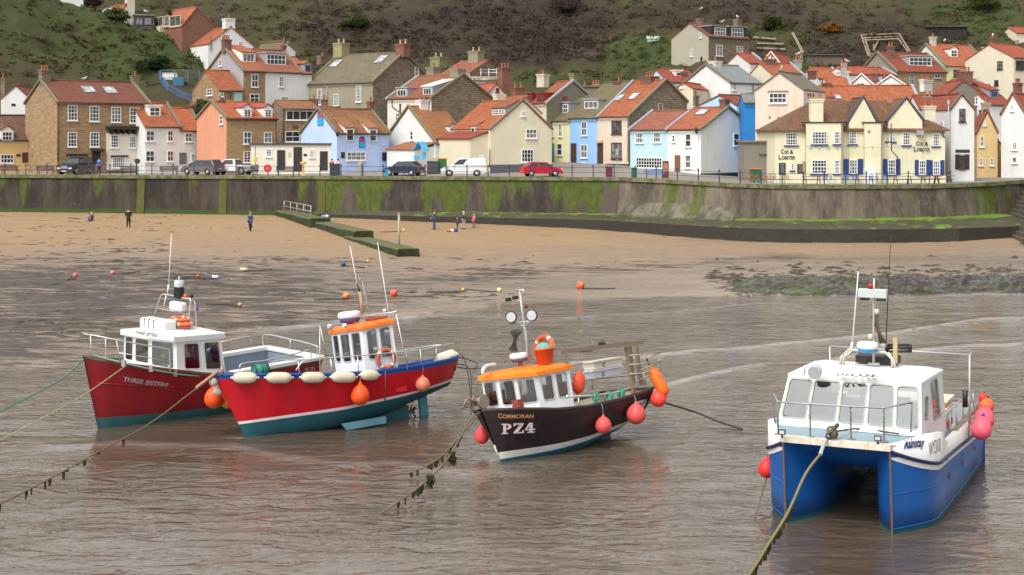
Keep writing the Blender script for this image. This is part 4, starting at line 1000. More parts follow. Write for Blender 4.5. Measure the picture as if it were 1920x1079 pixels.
# ---------------------------------------------------------------- terrace of three and the pair
t1 = House('cottage', 'narrow pale yellow terraced cottage with a single dormer and a teal door', K4, 172, -50, 20, 178, 915, 627, 460, wall=RW(YEL), roof=T(OLIVE, .3), D=9.5, pitch=36, cope='r')
t1.dormer(134, 505, 168, 566, 'flat', 2, 2, cheek=LEAD).win(54, 650, 70, 730).win(103, 645, 128, 732).win(92, 780, 128, 862, nx=1).door(57, 782, 70, 905, mat=plain((.04, .28, .30)))
t2 = House('cottage', 'sky blue terraced cottage with a wide box dormer', K4, 167, -50, 178, 372, 940, 606, 362, wall=RW((.27, .47, .74)), roof=T(OLIVE, .5), D=11, cope='r', after=t1)
t2.dormer(284, 484, 376, 535, 'flat', 3, 1, cheek=LEAD, mx=.1).win(263, 627, 300, 724).win(259, 786, 304, 880).door(192, 782, 224, 926, mat=FBR).win(258, 912, 292, 944, nx=2, ny=1).chim(522, 345, 66, None, BRICKD, 1)
t3 = House('cottage', 'cream terraced cottage with bright orange roof, dark window frames and a stone gable', K4, 163, -50, 372, 592, 968, 596, 352, wall=RW(PINKW), rw=DSTONE, roof=T(ORANGE, .08), D=11.5, after=t2, cope='R')
t3.win(474, 620, 542, 712, nx=2, ny=1, fm=FBR).win(471, 774, 543, 886, nx=2, ny=1, fm=FBR).door(377, 778, 410, 920, mat=FBR).skylight(508, 452, 548, 486).skylight(612, 440, 652, 476)
t3.chim(738, 312, 104, None, BRICKD, 3).chim(952, 398, 58, 9.8, BRICKD, 1).win(797, 498, 828, 556, pl='R', nx=1, ny=1, fm=plain((.5, .42, .28))).pipe([(590, 600), (590, 905)])
t3.panel(376, 758, 412, 776, 'door_head', plain((.5, .38, .18)), d=.3); t3.panel(440, 922, 592, 978, 'dark_plinth', plain((.04, .045, .055)), d=.2)
u1 = House('cottage', 'duck egg blue cottage with a wide many paned ground floor window', K4, 157, -50, 602, 862, 985, 687, 562, wall=RW((.42, .60, .64)), roof=T(DULL, .3), D=6.8, cope='l', rw=RW(WHT))
u1.win(643, 706, 694, 776, nx=4, ny=2).win(766, 702, 816, 772, nx=4, ny=2).win(645, 878, 826, 952, nx=10, ny=3)
u2 = House('cottage', 'long white end cottage with a blank right hand gable beside the alley', K4, 152.5, -50, 862, 1096, 1004, 685, 540, wall=RW(WHT), roof=T(((.34, .09, .05), (.42, .15, .07)), .4), D=8.1, after=u1, cope='lR')
u2.win(895, 722, 916, 768, nx=1).win(988, 712, 1028, 802, nx=1).win(987, 860, 1027, 950, nx=1).door(918, 866, 948, 1000, mat=plain((.2, .09, .05))).win(1321, 710, 1362, 796, pl='R', nx=1)
u2.skylight(1080, 556, 1132, 586).chim(1260, 470, 56, None, BRICKD, 1, pot=plain((.25, .06, .05)))
mb = MB(); mb.box(-.06, u2.W + .1, -.1, 0, -.6, .12).box(u2.W, u2.W + .1, -.1, u2.D, -.6, .3); mb.build('plinth', DARKW, u2.e)
mb = MB(); q = u2.hit(1450, 870, ('y', u2.D + .2)); mb.box(u2.W, q.x + .4, u2.D - .6, u2.D + .4, q.z - .1, q.z + .12).tube([(q.x + .2, u2.D + .1, -.6), (q.x + .2, u2.D + .1, q.z)], .08, 6); mb.build('side_porch', FW, u2.e)
mb = MB(); p = u2.hit(1090, 690, 'F'); mb.lathe([(.05, -.3), (.14, -.12), (.2, .2), (.05, .34), (.02, .42)], 6, M=Matrix.Translation((u2.W - .1, -.6, p.z))); mb.tube([(u2.W - .1, 0, p.z + .1), (u2.W - .1, -.6, p.z - .35)], .03, 5); mb.build('wall_lantern', DARKW, u2.e)
# ---------------------------------------------------------------- the pub
PUBW = RW((.66, .62, .44), .35); PR = tiles((.13, .07, .04), (.21, .115, .062), .1, .3, .32)
pub = House('public_house', 'big pale yellow pub with blue shutters, two front gables and painted name', K5, 134.5, 0, 192, 1338, 990, 656, 474, wall=PUBW, roof=PR, D=8.5, hip=True, cat='pub', oh=.35, gut=False)
pub.MI = pub.M.inverted()
def block(x0, x1, xl, xr, yt, d, name, capm):
 a = pub.hit(x0, yt, ('y', -d)); b = pub.hit(x1, yt, ('y', -d)); c = pub.hit(xl, yt, ('y', -.1)); e_ = pub.hit(xr, yt, ('y', -.1)); mb = MB()
 pl_ = [(a.x, -d), (b.x, -d), (e_.x, -.1), (e_.x, .2), (c.x, .2), (c.x, -.1)]; mb.hexa([(x, y, -1) for x, y in pl_], [(x, y, a.z) for x, y in pl_]); mb.build(name, PUBW, pub.e)
 a.x = min(a.x, c.x); b.x = max(b.x, e_.x)
 mb = MB(); mb.box(a.x - .08, b.x + .08, -d - .08, .3, a.z, a.z + .1); mb.build('parapet_cap', capm, pub.e)
block(400, 636, 400, 652, 615, 1.3, 'bay', DARKW); block(796, 905, 788, 918, 615, 1.0, 'bay', DARKW)
def front_gable(x0, x1, xa, ye, yr, d):
 a, b, c = pub.hit(x0, ye, ('y', -d)), pub.hit(x1, ye, ('y', -d)), pub.hit(xa, yr, ('y', -d)); mb = MB(); hx = (a.x + b.x) / 2
 mb.hexa([(a.x, -d, -1), (b.x, -d, -1), (b.x, -d, a.z), (c.x, -d, c.z), (a.x, -d, a.z)], [(a.x, 3.6, -1), (b.x, 3.6, -1), (b.x, 3.6, a.z), (c.x, 3.6, c.z), (a.x, 3.6, a.z)])
 mb.build('front_gable', PUBW, pub.e); mb = MB(); bk = 4.1
 mb.slab([(a.x - .15, bk, a.z - .02), (a.x - .15, -d + .02, a.z - .02), (c.x, -d + .02, c.z + .18), (c.x, bk, c.z + .18)], .14)
 mb.slab([(b.x + .15, -d + .02, a.z - .02), (b.x + .15, bk, a.z - .02), (c.x, bk, c.z + .18), (c.x, -d + .02, c.z + .18)], .14); mb.build('gable_roof', PR, pub.e)
 mb = MB(); w_ = .09
 for e_ in (a, b):
  s_ = -1 if e_ is a else 1
  q = [(e_.x + s_ * .28, -d - .1, a.z + .05), (c.x, -d - .1, c.z + .3), (c.x, -d - .1, c.z + .12), (e_.x + s_ * .16, -d - .1, a.z - .12)]
  mb.hexa(q, [(v[0], -d + .3, v[2]) for v in q])
 mb.build('gable_verge', plain((.07, .07, .09), .5), pub.e)
front_gable(690, 872, 788, 610, 448, .12); front_gable(955, 1185, 1078, 602, 456, .12)
pub.chim(468, 452, 84, 1.0, PUBW, 2, base=608).chim(1228, 500, 74, 1.6, PUBW, 2, base=600)
sill = NAVY
def pw(x0, y0, x1, y1, nx, ny, d=0, shut=None):
 pl = ('y', -d) if d else 'F'; pub.win(x0, y0, x1, y1, pl, nx=nx, ny=ny, sill=False, shut=shut)
 pub.panel(x0 - 10, y1 + 1, x1 + 8, y1 + 9, 'window_ledge', NAVY, pl=pl, d=.14)
pw(261, 682, 343, 765, 5, 4); pw(441, 673, 542, 758, 5, 4, 1.3); pw(588, 672, 630, 757, 3, 4, 1.3); pw(688, 674, 740, 757, 3, 4, .12)
pw(943, 674, 962, 738, 1, 2, .0); pw(982, 676, 1000, 740, 1, 2, .12); pw(1051, 680, 1102, 764, 3, 4, .12); pw(1254, 688, 1300, 771, 3, 4)
pw(297, 884, 317, 934, 1, 3); pw(438, 864, 540, 957, 5, 4, 1.3); pw(589, 864, 628, 957, 3, 4, 1.3)
pw(690, 862, 746, 958, 3, 4, .12, (NAVY, .62)); pw(951, 862, 1003, 963, 3, 4, .12, (NAVY, .55)); pw(1160, 868, 1208, 964, 3, 4, .12, (NAVY, .5)); pw(1255, 870, 1303, 964, 3, 4, 0, (NAVY, .55))
def sign_text(host, lines, mat, name='painted_name'):
 """lines: (text, x0, x1, ytop, ybot, plane, bold)"""
 mb = MB()
 for tx, x0, x1, y0, y1, pl, bold in lines:
  g, f = text_geo(tx, bold); vs_ = []; Mx = host.frame(pl); I = Mx.inverted()
  for a, b in g:
   p = I @ host.hit(lerp(x0, x1, a), lerp(y1, y0, b), pl); p.y = -.03; vs_.append(Mx @ p)
  mb.add(vs_, f)
 return mb.build(name, mat, host.e, recalc=False)
INK = plain((.03, .03, .035), .6)
def cod(x, y, sc, pl):
 L = [('C', 0, 20, 0, 31), ('OD', 21, 52, 8, 31), ('&', 62, 84, 4, 31), ]
 M_ = [('L', -16, 2, 38, 70), ('OBSTER', 4, 98, 46, 70)]
 return [(t, x + a * sc, x + b * sc, y + c * sc, y + d * sc, pl, .03) for t, a, b, c, d in L + M_]
sign_text(pub, cod(231, 793, .98, 'F'), INK); sign_text(pub, cod(1141, 738, .98, ('y', -.14)), INK)
CB = plain((.03, .035, .06), .7)
for x0, y0, x1, y1 in ((217, 884, 262, 968), (341, 892, 377, 954)):
 o = pub.panel(x0, y0, x1, y1, 'chalkboard', CB).last; n = int((y1 - y0) / 8)
 mb = MB()
 for i in range(n - 1):
  u0, u1, v0, v1 = pub.rect(x0 + 8 + prng.random() * 6, y0 + 8 + i * 8, x1 - 7 - prng.random() * 7, y0 + 10.5 + i * 8, 'F'); mb.box(u0, u1, -.062, -.045, v0, v1)
 mb.build('chalk_lines', plain((.3, .3, .32), .9), o)
pub.door(380, 880, 396, 985, mat=plain((.35, .30, .18)))
pub.pipe([(973, 620), (975, 800), (1018, 850), (1018, 960)], ('y', -.95)).pipe([(400, 660), (400, 980)]).pipe([(1318, 668), (1322, 700), (1336, 715)]).panel(815, 664, 832, 680, 'vent', plain((.25, .22, .15)), ('y', -1.0))
pub.panel(1140, 665, 1186, 698, 'box_sign', plain((.3, .31, .33)), ('y', -.12), .5)
pub.panel(787, 922, 853, 1030, 'white_lobby', FW, ('y', -.9), .9)
mb = MB(); mb.box(-.05, pub.W + .05, -.08, 0, -1, .28); mb.build('plinth', PUBW, pub.e)
mb = MB(); a, b = pub.hit(400, 768, ('y', -1.42)), pub.hit(1180, 775, ('y', -1.42)); mb.tube([a.lerp(b, i / 30) + Vector((0, 0, -.12 * math.sin(i * .9) ** 2)) for i in range(31)], .012, 4); o = mb.build('bulb_string', DARKW, pub.e)
for i in range(13):
 mb = MB(); c = a.lerp(b, (i + .5) / 13); mb.ball((c.x, c.y, c.z - .16), (.07, .07, .09), 8); mb.build('coloured_bulb', plain([(.1, .3, .6), (.6, .4, .1), (.1, .5, .3), (.5, .1, .1)][i % 4], .3), o)
# ---------------------------------------------------------------- right of the pub
h = House('cottage', 'tall narrow white gabled house with dark shutters next to the pub', K5, 137, 4, 1375, 1534, 1010, 525, 425, 'G', 7.5, RW(WHT, .5), roof=T(RED, .1), cope='F', apex=.47)
h.win(1433, 520, 1474, 606, nx=2, ny=2, fm=FBR).win(1436, 832, 1470, 925, nx=2, ny=2, fm=FBR, shut=(DARKW, .8)).panel(1407, 794, 1503, 816, 'shop_board', plain((.03, .04, .05))).panel(1407, 818, 1503, 824, 'board_ledge', FW)
h.win(1312, 608, 1328, 652, pl='L', nx=1)
mb = MB(); mb.tube([(-.3, -.3, -1), (-.3, -.3, 7.0)], .06, 6); mb.lathe([(.09, 0), (.12, .15), (.1, .4), (.03, .5)], 8, M=Matrix.Translation((-.3, -.3, 7.0))); mb.build('lamp_pipe', FGR, h.e)
h = House('cottage', 'narrow orange washed gabled cottage with tiny attic window near the right edge', K5, 149, -12, 1552, 1692, 935, 680, 534, 'G', 7.5, RW((.62, .45, .22), .5), roof=T(RED, .15), cope='F')
h.win(1572, 702, 1600, 776, nx=2, ny=2).win(1596, 602, 1610, 632, nx=1).win(1566, 850, 1592, 902).win(1641, 850, 1666, 902).chim(1612, 478, 60, 3.5, RW((.3, .27, .22)), 1)
h = House('outbuilding', 'low orange outbuilding with a small red lean-to roof near the right edge', K5, 151, -14, 1688, 1754, 900, 790, 735, 'G', 4, RW((.60, .42, .18), .4), roof=T(RED, .1), apex=.05)
h = House('cottage', 'white gabled house cut by the right edge of the picture', K5, 146, -30, 1716, 1880, 925, 560, 420, 'G', 9, RW(WHT, .5), roof=T(RED, .1), apex=.47, cope='F')
h.win(1780, 492, 1798, 534, nx=1).win(1792, 746, 1822, 796, nx=2, ny=3).win(1790, 845, 1823, 885, nx=1, ny=1)
h = House('house', 'red roofed house with a blue framed dormer behind the orange gabled cottage', K5, 163, 25, 1640, 1790, 760, 495, 366, wall=RW(WHT), rw=RW((.2, .17, .13)), roof=T(RED, .1), D=7)
h.dormer(1645, 404, 1690, 442, 'shed', 3, 1, fm=FBLUE, cheek=LEAD, rmat=T(RED, .1)).chim(1828, 345, 50, None, BRICKD, 3)
h = House('house', 'brown rendered gabled house with a big brick chimney behind the tall white house', K5, 165, -3, 1312, 1642, 800, 452, 332, 'G', 8, RW((.17, .15, .125), .4), roof=T(RED, .08), apex=.45)
h.win(1538, 440, 1576, 490, nx=2, ny=2).chim(1468, 268, 96, 1.5, BRICKD, 4, base=345)
h = House('cottage', 'white walled house with a red roof directly behind the pub chimney', K5, 143.5, 0, 1168, 1378, 900, 528, 438, wall=RW(WHT), roof=T(RED, .1), D=5)
h.chim(1218, 436, 52, 2.2, RW((.25, .23, .2)), 2)
h = House('long_house', 'long low house showing only its wide orange red roof behind the pub', K5, 150, -4, 512, 1166, 800, 486, 374, wall=RW(WHT), roof=T(ORANGE, .08), D=8.5, cope='lr')
h.skylight(598, 440, 632, 462).chim(565, 438, 44, 1.2, BRICKD, 1).chim(537, 345, 56, None, BRICKD, 1).chim(1222, 326, 54, None, RW(GREYR), 1, base=490).chim(1182, 322, 30, None, RW(WHT), 1)
h = House('house', 'large pinkish cream gabled house with peeling paint between the alley and the pub', K5, 143, -26, 58, 384, 800, 398, 277, 'G', 8, RW(PINKW, .9), rw=RW(LCREAM), roof=T(GREYT, .3), apex=.5)
h.win(152, 412, 270, 482, nx=4, ny=2, lintel=plain((.25, .17, .12))).win(402, 410, 455, 474, pl='R', nx=3, ny=2)
for q in ((150, 568, 162, 588), (206, 575, 250, 590), (205, 592, 240, 604), (60, 655, 78, 668), (158, 655, 182, 672)):
 h.panel(*q, 'peeled_patch', plain((.19, .14, .10), .95), d=.012)
h = House('garage', 'grey rendered flat topped wall and store in the alley left of the pub', K5, 139, 0, -14, 192, 1000, 745, kind='F', D=4, wall=RW((.2, .18, .155), .7), roof=plain((.2, .17, .14), .9), cat='outbuilding')
h.panel(80, 820, 192, 826, 'ledge', MOSSC, d=.2)
h = House('blue_annex', 'narrow bright blue annex between the white slate roofed house and the cream gable', K5, 150, 0, -16, 60, 800, 482, 425, wall=RW((.02, .19, .50)), roof=slates((.2, .21, .2), .3), D=3.6, cat='annex')
# ---------------------------------------------------------------- rows behind, middle
h = House('house', 'white house with a grey slate roof and tall gable chimney in the second row', K4, 172, 40, 1300, 1524, 780, 357, 236, wall=RW(WHT, .6), lw=RW(WHT, 1.0), roof=slates((.23, .25, .26), .35), D=7.5, cope='L')
h.win(1316, 362, 1340, 408).win(1315, 462, 1342, 514).win(1384, 426, 1408, 468).win(1382, 574, 1400, 622).chim(1196, 205, 74, None, RW((.6, .57, .5), 1.0), 1, base=330).pipe([(1456, 365), (1456, 440)])
h = House('cottage', 'small light blue gabled house peeping over the duck egg cottage roof', K4, 163, -35, 1076, 1345, 800, 520, 448, 'G', 7, RW((.36, .58, .80)), roof=T(RED, .15), apex=.55)
h.chim(1044, 446, 60, 4, DSTONE, 2)
h = House('cottage', 'cream gabled cottage with a red roof half hidden behind the duck egg cottage', K4, 168, -20, 920, 1040, 800, 400, 360, 'G', 8, RW(CREAM), roof=T(RED, .1)); h.win(948, 374, 964, 392, nx=1)
h = House('cottage', 'low red roofed cottage with a tiny white dormer below the tall hillside house', K4, 178, 20, 862, 1080, 500, 355, 270, wall=RW((.45, .6, .7)), roof=T(RED, .1), D=6); h.dormer(920, 282, 955, 310, 'flat', 1, 1).chim(972, 282, 46, 1.5, BRICKD, 1).chim(1112, 218, 62, None, BRICKD, 0)
h = House('cottage', 'patch of red roofed cottage between the stone gable and the white slate roofed house', K4, 174, -10, 1000, 1090, 700, 452, 355, wall=RW(WHT), roof=T(RED, .1), D=7)
h = House('tall_house', 'tall stone house with two box dormers standing alone high on the hillside', K6, 221, 40, 250, 466, 350, 196, 128, wall=DSTONE, lw=RW((.36, .33, .26)), roof=T(DULL, .3), D=7.6, gut=True, cat='house')
h.dormer(281, 147, 341, 190, 'flat', 4, 2, cheek=DARKW, rmat=LEAD, mx=.7).dormer(371, 150, 432, 196, 'flat', 4, 2, cheek=DARKW, rmat=LEAD, mx=.7).win(290, 243, 324, 298, nx=2, ny=4, lintel=plain((.35, .27, .15))).win(399, 246, 430, 300, nx=2, ny=4)
h.win(202, 175, 214, 202, pl='L', nx=1).win(154, 262, 168, 300, pl='L', nx=2).win(208, 302, 218, 328, pl='L', nx=1, fm=DARKW).chim(203, 98, 32, None, DSTONE, 1, pot=BLACKP).chim(403, 104, 38, None, DSTONE, 1)
# K3 cluster
h = House('house', 'cream house with red roof, white dormers and dark stone gable', K3, 168, -45, 25, 342, 960, 488, 330, wall=RW(LCREAM), rw=DSTONE, roof=T(((.34, .10, .05), (.44, .17, .08)), .35), D=9.4, cope='lR')
h.dormer(98, 418, 163, 468, 'flat', 3, 1, cheek=LEAD).dormer(286, 405, 345, 455, 'shed', 3, 1, cheek=LEAD, rmat=FW).win(87, 586, 114, 644).win(86, 716, 113, 780).door(62, 818, 98, 935, mat=FBR).pipe([(62, 490), (62, 540), (120, 585)]).pipe([(120, 520), (120, 880)], r=.1)
h.chim(532, 268, 92, None, RW(OLR), 1, depth=1.1).chim(356, 256, 84, 6.5, RW(OLR), 1).chim(275, 440, 34, 1.2, BRICKD, 1)
h = House('big_stone_building', 'large olive rendered building with a long mossy grey roof and dark stone gable', K2, 186, -40, 686, 1076, 760, 505, 338, wall=RW((.27, .24, .165), .8), rw=DSTONE, roof=T(((.17, .15, .10), (.23, .20, .13)), .6), D=10.6, cope='LR', cat='building')
h.win(747, 530, 775, 624, nx=3, ny=5).win(978, 512, 1008, 608, nx=3, ny=5).win(844, 562, 873, 630, nx=3, ny=4).skylight(838, 368, 884, 402).skylight(1106, 342, 1150, 380)
h.chim(888, 258, 78, None, RW((.28, .26, .13), .9), 2, base=345, pot=POTY).chim(1255, 262, 76, None, BRICK, 2, pot=POTY).pipe([(795, 512), (808, 518), (808, 640)], mat=FGR)
hh = h; o, d = hh.ray(0, 0)
h.k = K3; h.win(220, 256, 250, 324, pl='R', nx=1, ny=2)
for x, w_ in ((726, 40), (786, 30)):
 pass
h = House('low_outhouse', 'strip of low brick outhouse with red chimney pots in front of the olive building', K2, 176, -3, 700, 860, 800, 640, kind='F', D=2, wall=BRICKD, roof=plain((.2, .12, .08), .9), cat='outhouse')
h.chim(726, 588, 44, 1, BRICKD, 1).chim(785, 592, 30, 1, BRICKD, 1)
h = House('house', 'brown roofed house with a big olive chimney beside the scaffolding', K3, 192, -40, 380, 585, 600, 330, 222, wall=RW(OLR), rw=DSTONE, roof=T(DULL, .3), D=9, cat='house')
h.chim(666, 140, 100, None, RW((.25, .23, .14), .8), 2, depth=1.3, pot=POTY).chim(394, 182, 100, None, RW((.22, .21, .11), .8), 2, pot=POTY).win(580, 300, 616, 318, pl='R', nx=1)
h = House('cottage', 'white gable and plain red roof below the scaffolding, beside the tall brick chimney', K3, 176, 35, 735, 890, 700, 466, 378, 'G', 7, RW(WHT), roof=T(((.36, .10, .06), (.44, .14, .08)), .1)); h.win(808, 406, 830, 438, nx=1, fm=FRED).chim(874, 258, 92, 1.2, BRICK, 3, base=470, depth=1.0)
h = House('cottage', 'white gabled house with an orange roof and skylight tucked behind the big cream gable', K3, 165, 30, 892, 1140, 800, 590, 480, 'G', 9, RW(WHT), roof=T(((.42, .14, .05), (.5, .2, .08)), .25)); h.skylight(660, 512, 715, 542, 'SL').chim(968, 402, 88, 2, BRICK, 2, base=480)
h = House('house', 'olive gabled house with an orange roof and dark red dormers above the yellow cottage', K3, 172, -42, 1066, 1174, 800, 520, 368, wall=RW(CREAM), rw=RW(OLR), roof=T(ORANGE, .1), D=9.4, cope='r')
h.dormer(1108, 455, 1142, 512, 'flat', 2, 1, fm=FRED, cheek=FRED).dormer(1040, 455, 1060, 492, 'flat', 1, 1, fm=FRED, cheek=FRED).win(1289, 466, 1322, 502, pl='R', nx=2, fm=FRED).chim(1148, 306, 74, None, RW((.5, .45, .36)), 1)
h.k = K4; h.chim(204, 290, 46, 8.6, RW((.2, .19, .1)), 0, base=460)
h = House('back_wall', 'row of dark chimneys and a grey parapet behind the blue terraced cottage', K4, 182, -6, 270, 420, 600, 385, kind='F', D=3, wall=RW((.2, .17, .12)), roof=plain((.15, .13, .1)), cat='building')
h.chim(285, 372, 26, 1, BRICKD, 1).chim(362, 368, 60, 1, RW((.24, .2, .14)), 3)
# ---------------------------------------------------------------- rows behind, left
h = House('grey_house', 'grey rendered gable ended house with stone front and orange roof above the salmon house', K2, 180, 40, 306, 436, 608, 424, 292, wall=SAND, lw=RW((.33, .31, .32), .4), roof=T(((.40, .13, .06), (.5, .19, .09)), .25), D=9.2, cat='house', cope='L')
h.dormer(302, 320, 370, 370, 'shed', 3, 1, rmat=T(ORANGE, .1)).win(353, 442, 393, 520).win(344, 560, 398, 610).win(163, 360, 178, 394, pl='L', nx=1).chim(205, 236, 50, None, BRICKD, 3)
ga_ = h
h = House('house', 'white house with a wide five light box dormer joined to the grey gabled house', K2, 181, 40, 436, 648, 605, 430, 300, wall=RW(WHT), roof=T(DULL, .3), D=8.4, after=ga_, cope='R')
h.dormer(443, 326, 556, 386, 'flat', 5, 2, cheek=LEAD, mx=.12).win(516, 456, 545, 518, nx=2, ny=4).win(527, 575, 572, 600, nx=5, ny=1).chim(545, 272, 26, None, BRICKD, 1)
hb = h
h = House('house', 'white house with an orange roof and a small dark blue dormer', K2, 181, 40, 648, 712, 600, 440, 345, wall=RW(WHT), roof=T(ORANGE, .15), D=7.6, after=hb); h.dormer(675, 390, 702, 430, 'gable', 2, 2, fm=NAVY, cheek=LEAD, rmat=T(ORANGE, .1)).chim(775, 335, 52, None, DSTONE, 1)
h = House('house', 'white gable with a small chimney standing behind the wide box dormer', K2, 190, 40, 535, 614, 480, 300, 250, 'G', 6, RW(WHT), roof=T(OLIVE, .2), apex=.2); h.chim(548, 250, 36, 1, RW(WHT), 1)
h = House('stone_hut', 'small stone outbuilding with a sloping orange roof and green door by the blue fence', K2, 177, 38, 160, 302, 605, 540, 425, wall=SAND, lw=SAND, roof=T(ORANGE, .15), D=7, cat='outbuilding', pitch=35)
h.door(252, 548, 296, 608, mat=plain((.35, .55, .48))).win(163, 537, 188, 577, pl='F', nx=2).win(90, 530, 122, 570, pl='L', nx=2).pipe([(226, 545), (226, 590)])
h = House('house', 'bright white gabled house with a broad white chimney high above the grey gabled house', K2, 203, 32, 95, 365, 340, 266, 165, 'G', 9, RW(WHT), roof=T(ORANGE, .1), apex=.5)
h.chim(218, 112, 66, .6, RW(WHT), 1, base=175).win(277, 248, 298, 275, nx=2).win(175, 215, 190, 256, nx=1).pipe([(112, 212), (112, 305)])
h = House('brick_house', 'red brick house with a cream framed corner window high on the left slope', K1, 208, 38, 1082, 1290, 260, 155, 48, 'G', 8.5, BRICK, roof=T(((.38, .11, .06), (.46, .16, .08)), .2), apex=.42)
h.win(1012, 95, 1076, 158, pl='L', nx=2, ny=1, fm=plain((.62, .55, .38))).win(978, 95, 1008, 158, pl='L', nx=1, ny=1, fm=plain((.62, .55, .38))).win(920, 102, 970, 158, pl='L', nx=2, ny=1, fm=plain((.62, .55, .38))).chim(1008, 62, 20, 7, BLACKP, 1, pot=BLACKP).chim(1242, 118, 30, 3, DSTONE, 1).panel(920, 160, 976, 196, 'balcony', plain((.5, .45, .32)), 'L', .6)
h = House('sun_room', 'dark glazed flat roofed sun room attached beside the red brick house', K1, 212, 15, 796, 912, 180, 92, kind='F', D=4, wall=plain((.06, .06, .065)), roof=plain((.25, .23, .2)), cat='sun room')
h.win(806, 104, 850, 152, nx=2, ny=1, fm=DARKW, sill=False).win(856, 104, 905, 152, nx=2, ny=1, fm=DARKW, sill=False)
h = House('cottage', 'small cream gabled house with a tall pale chimney near the top left', K1, 216, 35, 700, 800, 190, 110, 30, 'G', 8.5, RW(LCREAM, .8), roof=T(ORANGE, .25), apex=.5)
h.skylight(615, 60, 660, 90, 'SL').chim(772, -20, 52, .4, RW((.55, .5, .42), .8), 0, base=170)
h = House('house', 'white building at the very top edge of the left slope', K1, 226, 15, 358, 494, 60, -60, -120, wall=RW(WHT, .5), roof=T(DULL), D=6)
# ---------------------------------------------------------------- rows behind, right
h = House('house', 'red roofed stone house with a wide five light flat dormer, upper right', K5, 187, 20, 1012, 1348, 400, 271, 146, wall=SAND, lw=RW((.25, .22, .17)), roof=T(RED, .12), D=8.5, cope='LR')
h.dormer(1096, 174, 1244, 228, 'flat', 5, 2, rmat=LEAD, cheek=LEAD).win(1095, 284, 1130, 358, nx=2, ny=2, fm=FGR).win(1264, 286, 1305, 312, nx=2, ny=1, fm=FGR).chim(970, 98, 44, 3, BRICKD, 2).panel(1215, 225, 1250, 232, 'flashing', FW)
h = House('house', 'long orange roofed house with half cream half grey walls, upper right', K5, 198, 20, 1340, 1632, 400, 232, 92, wall=RW(YEL, .5), lw=RW(WHT), roof=T(((.40, .12, .05), (.5, .17, .08)), .15), D=8.5, cope='LR')
h.dormer(1376, 124, 1418, 170, 'gable', 2, 2).skylight(1592, 114, 1622, 136).win(1394, 256, 1436, 302, nx=2, ny=1, fm=FBR).win(1602, 266, 1628, 318, nx=2, ny=1).panel(1530, 236, 1632, 380, 'grey_wall_half', RW((.22, .23, .2)), d=.05).chim(1256, 34, 38, None, RW((.5, .46, .4)), 1).chim(1655, 40, 40, None, BRICKD, 1)
h = House('house', 'cream house with a red roof and green sills at the upper right edge', K5, 186, 26, 1800, 1990, 400, 178, 92, wall=RW(CREAM, .4), lw=RW(CREAM, .4), roof=T(RED, .12), D=8.5)
h.win(1814, 194, 1868, 254, nx=2, ny=1, fm=FBR, lintel=None).win(1692, 198, 1726, 252, pl='L', nx=2, fm=DARKW).win(1672, 326, 1698, 362, pl='L', nx=1, fm=DARKW).panel(1814, 256, 1868, 262, 'green_sill', plain((.03, .2, .08)))
rows = [  # Y, th, x0, x1, yb, ye, yr, kind, apex, label, chimneys(x, y, w)
 (182, 15, 690, 1000, 400, 290, 246, 'E', .5, 'low red roofed house with a grey dormer in the roofs behind the pub', ((818, 262, 40), (948, 275, 30))),
 (172, -25, 682, 868, 460, 374, 292, 'G', .5, 'white gable with a red roof half way up behind the pub', ()),
 (170, -20, 878, 1066, 460, 362, 302, 'G', .5, 'white gable just right of the brown chimney behind the pub', ((946, 302, 56), (866, 280, 46))),
 (184, 10, 486, 640, 420, 318, 252, 'E', .5, 'small orange roofed house left of the low grey dormer', ((512, 262, 40),)),
 (176, 20, 180, 388, 420, 300, 218, 'E', .5, 'brown red roofed cottage behind the pinkish cream gable', ((345, 190, 46), (150, 185, 80), (440, 262, 50))),
 (186, -25, 112, 216, 400, 212, 142, 'G', .5, 'small cream gable with red roof below the tall hillside house', ()),
 (190, 20, 20, 120, 400, 215, 152, 'E', .5, 'orange red roof just right of the tall hillside house', ()),
 (176, 20, 1500, 1660, 460, 395, 330, 'E', .5, 'plain red roof between the brown gabled house and the blue framed dormer', ()),
 (168, -5, 545, 700, 470, 376, 312, 'E', .5, 'broad red roof just above the long orange roof behind the pub', ((655, 215, 34),)),
]
for Y_, th, x0, x1, yb, ye, yr, kd, ap, lab, chs in rows:
 h = House('cottage', lab, K5, Y_, th, x0, x1, yb, ye, yr, kd, 7.5 if kd == 'G' else 6.5, RW(CREAM if 'cream' in lab else WHT, .5), roof=T(RED if Y_ % 4 else ORANGE, .15), apex=ap, cope='r' if kd == 'E' else 'w')
 for c in chs: h.chim(c[0], c[1], c[2], None, BRICKD if c[0] % 2 == 0 else RW(GREYR), 2)
 if lab.startswith('low'): h.dormer(632, 284, 684, 304, 'flat', 3, 1, cheek=FW)
 if lab.startswith('white gable with a red'): h.win(740, 345, 796, 372, nx=2, ny=1)
 if lab.startswith('small orange'): h.win(545, 300, 560, 312, nx=1)
h = House('clifftop_building', 'blue and yellow building on a yellow steel frame at the top right corner', K6, 268, 0, 1802, 1960, 56, -40, kind='F', D=5, wall=plain((.04, .06, .25)), roof=DARKW, cat='building', under=0)
h.panel(1802, -40, 1842, 48, 'yellow_panel', plain((.6, .5, .12)), d=.1).win(1812, -10, 1830, 36, pl=('y', -.1), nx=1, ny=3).win(1880, -12, 1912, 36, nx=2, ny=3, fm=plain((.6, .45, .35)))
mb = MB(); w_ = h.W
mb.box(-.3, w_, -.3, 3, -.55, -.05)
